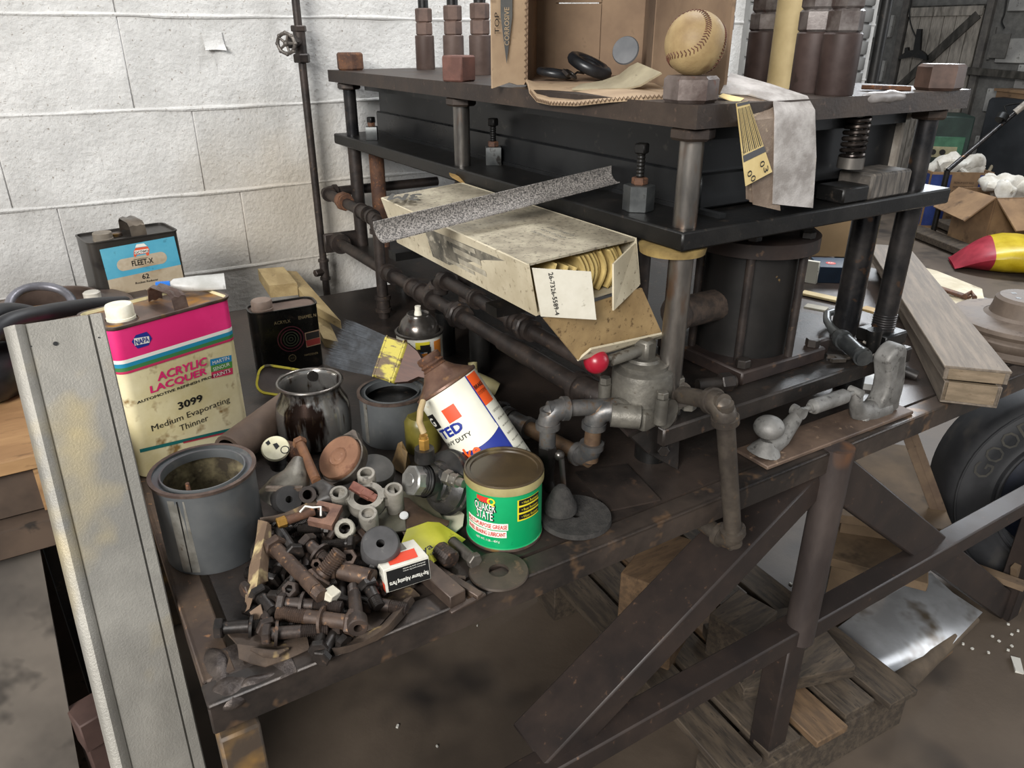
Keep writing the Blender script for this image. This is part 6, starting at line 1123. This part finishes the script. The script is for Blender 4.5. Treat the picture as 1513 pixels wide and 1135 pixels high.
loopy(arc([PY(-60, 530, 1.15), PY(-20, 497, 1.17), PY(20, 492, 1.2), PY(60, 500, 1.24)]), .012, 'lowest black hose lying on the plywood shelf')
b = B(); c0 = V((-.18, yF+.2, zt+.0)); b.tube(arc([c0+V((-.3, 0, .05)), c0+V((-.1, -.02, .06)), c0+V((.04, 0, .05)), c0+V((.12, .05, .03))]), .05, 14); b.jitter(.012, 14); solo('black_bag', b, mat('black_plastic', '121214', '1e1e22', .35, 0, 10), 'crumpled black plastic sack on the plywood shelf', 'bag')
# drum ring and bottle behind the hoses
c0 = PY(80, 447, 1.62); b = B(); b.lathe([(.07, 0), (.13, .0), (.135, .006), (.12, .014), (.09, .018), (.075, .03), (.07, .03), (.07, 0)], 48); solo('brake_drum', b, mat('drum_brown', '4d4039', '6a5a51', .5, .3, 12), 'brown brake drum lying behind the black hoses', 'drum', M=Matrix.Translation((c0.x, 1.62, c0.z-.02)))
zd = c0.z-.02
b = B(); b.torus((0, 0, 0), .05, .008, n=40); solo('grey_ring', b, mat('grey_ring_m', '5d5c60', '7a7980', .4, .4, 20), 'grey metal ring resting inside the brake drum', 'ring', M=Matrix.Translation((c0.x-.02, 1.58, zd+.03)) @ Euler((.5, .1, 0)).to_matrix().to_4x4())
b = B(); b.box((c0.x, 1.62, (zd+.75)/2), (.34, .30, zd-.75), bev=.004); solo('dark_box', b, dkwood, 'dark box carrying the brake drum at the bench left end', 'box')
c0 = PY(137, 440, 1.5); b = B(); b.lathe([(0, -.08), (.016, -.08), (.016, -.012), (.0165, -.010), (.0165, -.006), (.014, -.002), (.0145, .010), (.012, .012), (0, .012)], 26); solo('white_bottle', b, mat('bottle_white', 'a5a096', 'c3beb2', .5, 0, 20), 'small white capped bottle left of the blue labelled can', 'bottle', M=Matrix.Translation(c0))
# ================================================================ UNDER THE BENCH
oldw = mat('old_pallet', '3b3229', '574b3d', .85, 0, 7, c3='2c261f', sc3=20, lo3=.56, hi3=.7, stretch=(1.5, 8, 8), bump=.2); tanw = mat('tan_timber', '5a4734', '785f45', .8, 0, 8, c3='4a3a2a', sc3=24, lo3=.6, hi3=.74, stretch=(1.5, 8, 8))
q0, q1 = PZ(870, 850, .12), PZ(1128, 1120, .12); du = (q1-q0); du.z = 0; Lp = du.length; du.normalize(); dv = V((-du.y, du.x, 0)); 
pal = thing('pallet', 'old wooden pallet with grey and tan boards on the floor under the bench', 'pallet', M=basis((q0.x, q0.y, 0), du, dv, Zd))
for k in range(5):
    b = B(); b.box((Lp*.45+random.uniform(-.03, .03), -.05+k*.105, .118), (Lp*1.15, .088, .018), bev=.002); part('board', b, tanw if k == 2 else oldw, pal)
for x in (-.05, Lp*.45, Lp*.95): b = B(); b.box((x, .16, .055), (.09, .52, .108), bev=.002); part('runner', b, oldw, pal)
def timber(a, c, z, w, h, m, label, name='timber'):
    A_, C_ = PZ(*a, z), PZ(*c, z); b = B(); b.bar(A_, C_, w, h, bev=.002); return solo(name, b, m, label, 'timber')
def blockz(x, y, z, sz, rot, m, label, name='wood_block', zc=None):
    p = PZ(x, y, z); b = B(); b.box((p.x, p.y, sz[2]/2 if zc is None else zc), sz, (0, 0, rot), bev=.003); return solo(name, b, m, label, 'block')
blockz(985, 815, .36, (.20, .13, .34), .45, tanw, 'stacked brown wooden block under the bench left of the outer pipe')
blockz(1090, 960, .13, (.12, .10, .24), .2, oldw, 'short timber behind the lower rail beside the middle leg')
p = PZ(1145, 965, .14); b = B(); b.box((p.x, p.y, .15), (.26, .20, .035), (0, -.05, -.35), bev=.002); b.box((p.x, p.y, .066), (.16, .14, .13), (0, 0, -.35)); solo('mottled_board', b, oldw, 'mottled grey board lying behind the middle bench leg', 'board')
kraft = mat('floor_kraft', '5f4e3b', '7d6850', .85, 0, 5, c3='4a3d2f', sc3=12, lo3=.56, hi3=.72)
for k, (a, w, d, rz, z, lb) in enumerate((((1285, 775), .40, .28, .55, .22, 'brown sheet of board lying low behind the right brace'), ((1290, 705), .42, .30, .75, .34, 'tan board stacked higher under the bench by the tyre')  )):
    p = PZ(*a, z); b = B(); b.box((p.x, p.y, z-.012), (w, d, .024), (0, 0, rz), bev=.002); zb_ = .221*k; b.box((p.x, p.y, (z-.024+zb_)/2), (w*.5, d*.5, z-.024-zb_), (0, 0, rz)); solo('board_sheet', b, kraft, lb, 'board')
# bent sheet metal
zm = lambda x, y, h: PZ(x, y, h)
b = B(); b.quadsheet([[zm(1345, 862, .07), zm(1375, 846, .07), zm(1408, 876, .065), zm(1452, 905, .05)], [zm(1268, 905, .09), zm(1300, 935, .085), zm(1345, 965, .07), zm(1385, 975, .04)], [zm(1200, 955, .10), zm(1228, 975, .10), zm(1265, 1000, .08), zm(1310, 1008, .045)], [zm(1185, 985, .07), zm(1205, 1010, .06), zm(1225, 1030, .045), zm(1258, 1036, .035)]], .002); b.sub(2)
solo('sheet_metal', b, mat('pale_sheet', '9c9d9f', 'c3c5c8', .32, .55, 4, c3='6d6356', sc3=9, lo3=.56, hi3=.74, bump=.08), 'bent pale sheet of metal on the floor behind the lower rail', 'sheet')
b = B(); b.tube([PZ(1268, 1058, .035), PZ(1300, 1035, .035), PZ(1440, 915, .03)], .032, 14, rs=[.034, .032, .012]); solo('round_log', b, mat('dusty_log', '4a3f34', '665848', .85, 0, 10), 'dusty round wooden pole on the floor in front of the sheet metal', 'pole')
timber((1330, 1020), (1405, 960), .02, .012, .01, tanw, 'thin tan stick lying on the floor by the round pole', 'stick')
# brown angle-iron stand at the right
st = thing('angle_iron_stand', 'brown angle iron stand leg with a foot bar beside the tyre', 'stand', PZ(1420, 830, 0)); am = mat('dusty_angle', '5a4a3e', '77644f', .6, .15, 10, c3='3d332b', sc3=30)
pS = PZ(1418, 832, .18); pT_ = PV(1345, 640, (1.62, .98, 0)); pT_ = PD(1342, 628, (pS-EYE).dot(FW)-.12)
b = B(); b.bar(pT_, pS, .036, .008); b.bar(pT_+V((-.018, .0, .014)), pS+V((-.018, 0, .014)), .008, .034); part('sloping_leg', b, am, st, True)
pU = PD(1512, 866, (pS-EYE).dot(FW)-.02); pW = PD(1370, 815, (pS-EYE).dot(FW)+.05); b = B(); b.bar(pW, pU, .03, .016); part('foot_bar', b, am, st, True)
pF = PZ(1500, 905, .0); b = B(); b.bar(PD(1503, 835, (pS-EYE).dot(FW)), pF+V((0, 0, .0)), .03, .016, up=(0, 1, 0)); part('short_leg', b, am, st, True)
# tyre
tc_ = PD(1562, 722, 2.02); tn = V((-.66, -.74, .12)).normalized(); rt = min(.335, tc_.z/.99); M = frame(tc_, tc_+tn); tyre = mat('tyre_rubber', '191a1d', '2a2a2c', .65, 0, 10, c3='4d4840', sc3=5, lo3=.56, hi3=.74, bump=.1)
th = thing('tyre', 'black car tyre standing under the right end of the bench', 'tyre', M=M)
b = B(); b.lathe([(rt*.55, -.06), (rt*.56, .0), (rt*.56, .075), (rt*.60, .088), (rt*.66, .092), (rt*.70, .086), (rt*.80, .092), (rt*.90, .086), (rt*.965, .070), (rt*.99, .05), (rt, .0), (rt*.98, -.07), (rt*.6, -.09), (rt*.55, -.06)], 72); part('carcass', b, tyre, th)
b = B(); b.torus((0, 0, .089), rt*.615, .006, n=60, k=8); b.torus((0, 0, .0855), rt*.93, .003, n=60, k=6); part('sidewall_ring', b, tyre, th, stuff=True)
rtl = M.inverted().to_3x3() @ (-RT*.98+UP*.12); aS = math.atan2(rtl.y, rtl.x); lt_m = mat('tyre_letter', '33322f', '4a4740', .7)
upl = M.inverted().to_3x3() @ UP; sgn = 1 if (math.cos(aS)*upl.y-math.sin(aS)*upl.x) > 0 else -1
for i, ch in enumerate('GOOD'):
    a = aS+sgn*(.20+.205*i); p = V((rt*.81*math.cos(a), rt*.81*math.sin(a), .0928)); rad = V((math.cos(a), math.sin(a), 0)); tang = V((0, 0, 1)).cross(rad)*-1
    tx(ch, .042, .046, lt_m, th, basis(p, tang, rad, (0, 0, 1)), bold=-.0)
b = B(); b.cyl(V((0, 0, -.04)), V((0, 0, .02)), rt*.2, n=30); b.lathe([(rt*.2, .02), (rt*.5, -.02), (rt*.55, .03)], 40); part('wheel_disc', b, mat('navy_wheel', '11151f', '1a2030', .5, .2, 10), th)
b = B(); random.seed(11)
for k in range(46):
    x, y = random.uniform(.2, 3.2), random.uniform(-.1, 1.9); s = random.uniform(.002, .006); b.box((x, y, .003), (s*1.6, s, .004), (0, 0, random.uniform(0, 3)))
for k in range(16):
    p = PZ(random.uniform(1380, 1510), random.uniform(920, 970), 0); b.box((p.x, p.y, .004), (.006, .005, .004), (0, 0, random.uniform(0, 3)))
o = solo('paint_chips', b, ink('chip_white', 'c9c6bd', .8), 'tiny white paint chips scattered over the oily floor', 'debris'); o['kind'] = 'stuff'
p = PZ(1503, 985, 0); b = B(); b.box((p.x, p.y, .004), (.05, .02, .006), (0, 0, .6)); b.jitter(.006, 60); solo('white_scrap', b, ink('chip_white', 'c9c6bd', .8), 'white paper scrap on the floor at the right edge', 'scrap')
# ================================================================ FAR RIGHT OF THE SHOP
fl = lambda x, y: PZ(x, y, 0)
brown_c = mat('shop_carton', '7d6248', '9c7d5c', .8, 0, 4, c3='5a4634', sc3=10, lo3=.6, hi3=.76)
def carton(name, label, p, w, d, h, rz, m=brown_c, flaps=()):
    th = thing(name, label, 'box', (p.x, p.y, 0), (0, 0, rz))
    for nm, c, s in (('side', (0, -d/2, h/2), (w, .012, h)), ('side', (0, d/2, h/2), (w, .012, h)), ('side', (-w/2, 0, h/2), (.012, d-.013, h)), ('side', (w/2, 0, h/2), (.012, d-.013, h)), ('base', (0, 0, .05), (w-.02, d-.02, .02))): b = B(); b.box(c, s); part(nm, b, m, th)
    for q in flaps: b = B(); b.quadsheet([[V(q[0]), V(q[1])], [V(q[2]), V(q[3])]], .01); part('flap', b, m, th)
    return th
def rags(p, w, d, z, label, n, seed, m):
    random.seed(seed); b = B()
    for k in range(n):
        g = B(); c = V((p.x+random.uniform(-w, w), p.y+random.uniform(-d, d), z+random.uniform(0, .07)))
        b.ball(c, (random.uniform(.07, .12), random.uniform(.06, .1), random.uniform(.04, .07)), Euler((random.random(), random.random(), random.random()*3)).to_matrix().to_4x4(), 14, 9)
    b.jitter(.05, 11, seed); o = solo('white_rags', b, m, label, 'rags'); return o
ragm = mat('rag_white', 'c9c3b7', 'e6e2d9', .9, 0, 12, c3='8d8272', sc3=14, lo3=.6, hi3=.74)
pA = PZ(1408, 342, 0); rz = R(-38)
th = carton('rag_carton', 'cardboard box with a blue printed side full of white rags', pA+V((.20, .22, 0)), .46, .36, .44, rz)
for x0, x1, m in ((-.23, -.08, mat('carton_blue', '1d2f6a', '2a3f80', .7, 0, 10)), (.13, .23, MATS['carton_blue'])):
    b = B(); b.box(((x0+x1)/2, -.1868, .22), (x1-x0, .002, .40)); part('blue_panel', b, m, th)
    b = B(); b.box((-.2368, (x0+x1)/2*.7, .22), (.002, (x1-x0)*.7, .40)); part('blue_panel', b, m, th)
for k in range(9): tx('PREMIUM SHOP RAGS', .15, .018, ink('carton_ink', '3a2d24', .8), th, basis((.02, -.1885, .36-.034*k), (1, 0, 0), (0, 0, 1), (0, -1, 0)))
rags(pA+V((.20, .22, 0)), .15, .11, .42, 'heap of white rags bulging from the blue sided box', 9, 3, ragm)
pB_ = PZ(1468, 372, 0); th = carton('open_carton', 'brown open cardboard box with a flap hanging to the front at far right', pB_+V((.25, .12, 0)), .5, .4, .38, R(-25), flaps=((( -.25, -.2, .38), (.25, -.2, .38), (-.22, -.42, .20), (.22, -.42, .22)), ((-.25, -.2, .38), (-.25, .2, .38), (-.45, -.2, .22), (-.42, .2, .24))))
rags(pB_+V((.25, .12, 0)), .15, .1, .37, 'second heap of white rags in the open brown box', 7, 5, ragm)
pC_ = PZ(1520, 300, .0)+V((-.62, -.14, 0)); th = carton('tall_carton', 'tall closed cardboard box printed with an up arrow behind the rag boxes', pC_, .5, .4, 1.0, R(-32)); b = B(); b.box((0, 0, 1.0), (.54, .44, .02)); part('lid', b, brown_c, th)
for sx in ((-1,),): 
    b = B(); b.prism([(-.015, -.08), (.015, -.08), (.015, .03), (.045, .03), (0, .10), (-.045, .03), (-.015, .03)], .003, basis((-.06, -.2075, .72), (1, 0, 0), (0, 0, 1), (0, -1, 0))); part('arrow_mark', b, black_i, th)
    b = B(); b.prism([(-.015, -.08), (.015, -.08), (.015, .03), (.045, .03), (0, .10), (-.045, .03), (-.015, .03)], .003, basis((-.2575, 0, .72), (0, -1, 0), (0, 0, 1), (-1, 0, 0))); part('arrow_mark', b, black_i, th)
# yellow and red sack
pY = PZ(1508, 408, 0); th = thing('yellow_sack', 'yellow and red plastic sack lying on the floor at far right', 'sack', M=Matrix.Translation(pY+V((.12, .05, 0))) @ Matrix.Rotation(R(-52), 4, 'Z')); ys = mat('sack_yellow', 'b59a12', 'd2b82a', .35, 0, 8, bump=.2, bsc=20); rs_ = mat('sack_red', '8d2030', 'ad3040', .4, 0, 8)
def sackhalf(x0, x1, m, nm):
    b = B(); rows = []
    for i in range(9):
        x = x0+(x1-x0)*i/8; e = 1-abs(x/.42)**3.2; e = max(e, .06); rows.append([(x, .24*math.cos(t)*(.6+.4*e), .11*(1+math.sin(t))*e+.01+.012*math.sin(9*x+3*t)*e) for t in [2*PI*j/20 for j in range(21)]])
    b.quadsheet(rows, 0); part(nm, b, m, th)
sackhalf(-.42, -.22, rs_, 'red_end'); sackhalf(-.22, .42, ys, 'sack_body')
ms = basis((.08, -.06, .226), (.9, -.1, 0), (.1, .9, 0), (0, 0, 1)); tx('KING FORD', .26, .05, black_i, th, ms, shear=.2, bold=.02); tx('charcoal', .2, .035, black_i, th, ms @ Matrix.Translation((.02, -.06, -.004)), shear=.3); tx('BBQ', .14, .06, red_i, th, basis((.18, -.16, .19), (.9, -.1, 0), (.1, .8, -.5), (0, -.5, .85)), bold=.04)
b = B(); b.box((pY.x-.3, pY.y-.55, .03), (.5, .3, .02), (0, .05, .4)); solo('floor_carton', b, brown_c, 'flattened brown carton in front of the yellow sack', 'card')
# planks on the floor, mower handle, green charger, hanging hook
for k, (a, c, z, lb) in enumerate((((1345, 338), (1440, 375), .04, 'nearer'), ((1370, 318), (1450, 352), .05, 'farther'))):
    A_, C_ = PZ(*a, z), PZ(*c, z); b = B(); b.bar(A_, C_, .16, .05, bev=.005); solo('floor_plank', b, oldw, lb+' grey plank on the floor in front of the rag boxes', 'plank')
hm = thing('mower_handle', 'tall slanting dark mower handle with a bright grip end at far right', 'handle', PZ(1400, 265, .25).xy.to_3d()); dM = 5.6
b = B(); b.tube([PD(1400, 252, dM), PD(1475, 188, dM), PD(1490, 175, dM), PD(1513, 156, dM-.05)], .017, 10); part('tube', b, MATS['dark_post'], hm, True)
b = B(); b.tube([PD(1500, 166, dM-.06), PD(1516, 153, dM-.1)], .024, 10); part('grip_end', b, edge_m, hm, True)
b = B(); b.tube([PD(1487, 165, dM), PD(1484, 157, dM), PD(1490, 155, dM), PD(1520, 151, dM)], .006, 6); b.cyl(PD(1478, 178, dM), PD(1483, 170, dM), .04); part('control_wire', b, steel_dark, hm, True)
lo = PD(1400, 252, dM); b = B(); b.cyl((lo.x, lo.y, 0), lo, .02); part('lower_tube', b, steel_dark, hm, True)
b = B(); b.tube([PD(1460, 255, 6.3), PD(1478, 225, 6.3), PD(1500, 205, 6.3), PD(1520, 195, 6.3)], .014, 8); g1 = PD(1460, 255, 6.3); b.cyl((g1.x, g1.y, 0), g1, .014); solo('pale_hose', b, mat('pale_hose_m', '8d826c', 'a89c84', .6), 'pale curved pole rising behind the rag boxes', 'pole')
pg_ = PD(1397, 217, 6.2); th = thing('battery_charger', 'dark green shop charger with a cream dial panel against the far wall', 'machine', M=Matrix.Translation((pg_.x, pg_.y, 0)) @ Matrix.Rotation(R(-48), 4, 'Z')); dg = mat('dark_green', '1c2b26', '2a3d35', .5, .1, 6)
b = B(); b.box((0, .2, .42), (.34, .4, .80), bev=.01); part('cabinet', b, dg, th); zpan = pg_.z
b = B(); b.box((-.0, -.006, zpan-.0), (.26, .012, .16), bev=.003); part('green_front', b, mat('mid_green', '2f5a42', '3d6b50', .5), th)
b = B(); b.box((-.02, -.014, zpan-.04), (.21, .006, .085)); part('dial_panel', b, mat('panel_cream', '8d8668', 'a09878', .6), th)
for x in (-.09, -.02): b = B(); b.cyl((x, -.015, zpan-.04), (x, -.035, zpan-.04), .022, n=16); part('dial', b, steel_dark, th)
b = B(); b.box((6.98, 2.8, .5), (.3, 1.5, .9), bev=.02); solo('dark_cabinet', b, mat('gloom_steel', '1d2024', '2b2e32', .6, .1, 4), 'dark low cabinet along the far block wall', 'cabinet')
hk = thing('hanging_light', 'dark hook shaped work lamp hanging from a wire on the plank door', 'lamp', PX(1350, 80, 7.1)); 
b = B(); b.prism([(1.16*x, 1.16*y) for x, y in ((-.11, -.02), (0, .0), (.13, -.02), (.12, .01), (.09, .035), (.055, .05), (.03, .20), (-.005, .20), (0, .05), (-.04, .045), (-.05, .07), (-.075, .065), (-.07, .03), (-.11, .0))], .03, basis(PX(1350, 84, 7.13), (0, -1, 0), (0, 0, 1), (-1, 0, 0))); part('lamp_body', b, steel_dark, hk, True)
b = B(); b.tube(arc([PX(1356, 60, 7.12), PX(1347, 40, 7.13), PX(1344, 20, 7.14), PX(1348, -10, 7.14)]), .006, 6); part('wire', b, steel_dark, hk, True)
p = PX(1476, 68, 7.16); b = B(); b.box((7.17, p.y, p.z), (.02, .14, .19), bev=.003); b.box((7.17, p.y+.07, p.z+.02), (.015, .02, .25)); solo('wall_plate', b, mat('plate_grey', '4d4b48', '5f5d59', .6), 'grey plate hanging on the far block wall right of the plank door', 'plate')
b = B(); b.tube(arc([PX(1488, -5, 7.15), PX(1484, 20, 7.15), PX(1480, 32, 7.15), PX(1484, 42, 7.15)]), .007, 6); solo('wall_cable', b, steel_dark, 'black cable dangling above the grey wall plate', 'cable')
b = B(); b.cyl((2.86, WY-.06, 0), (2.86, WY-.06, 2.4), .022); solo('stand_pipe', b, steel_dark, 'dark vertical pipe at the end of the white block wall', 'pipe')
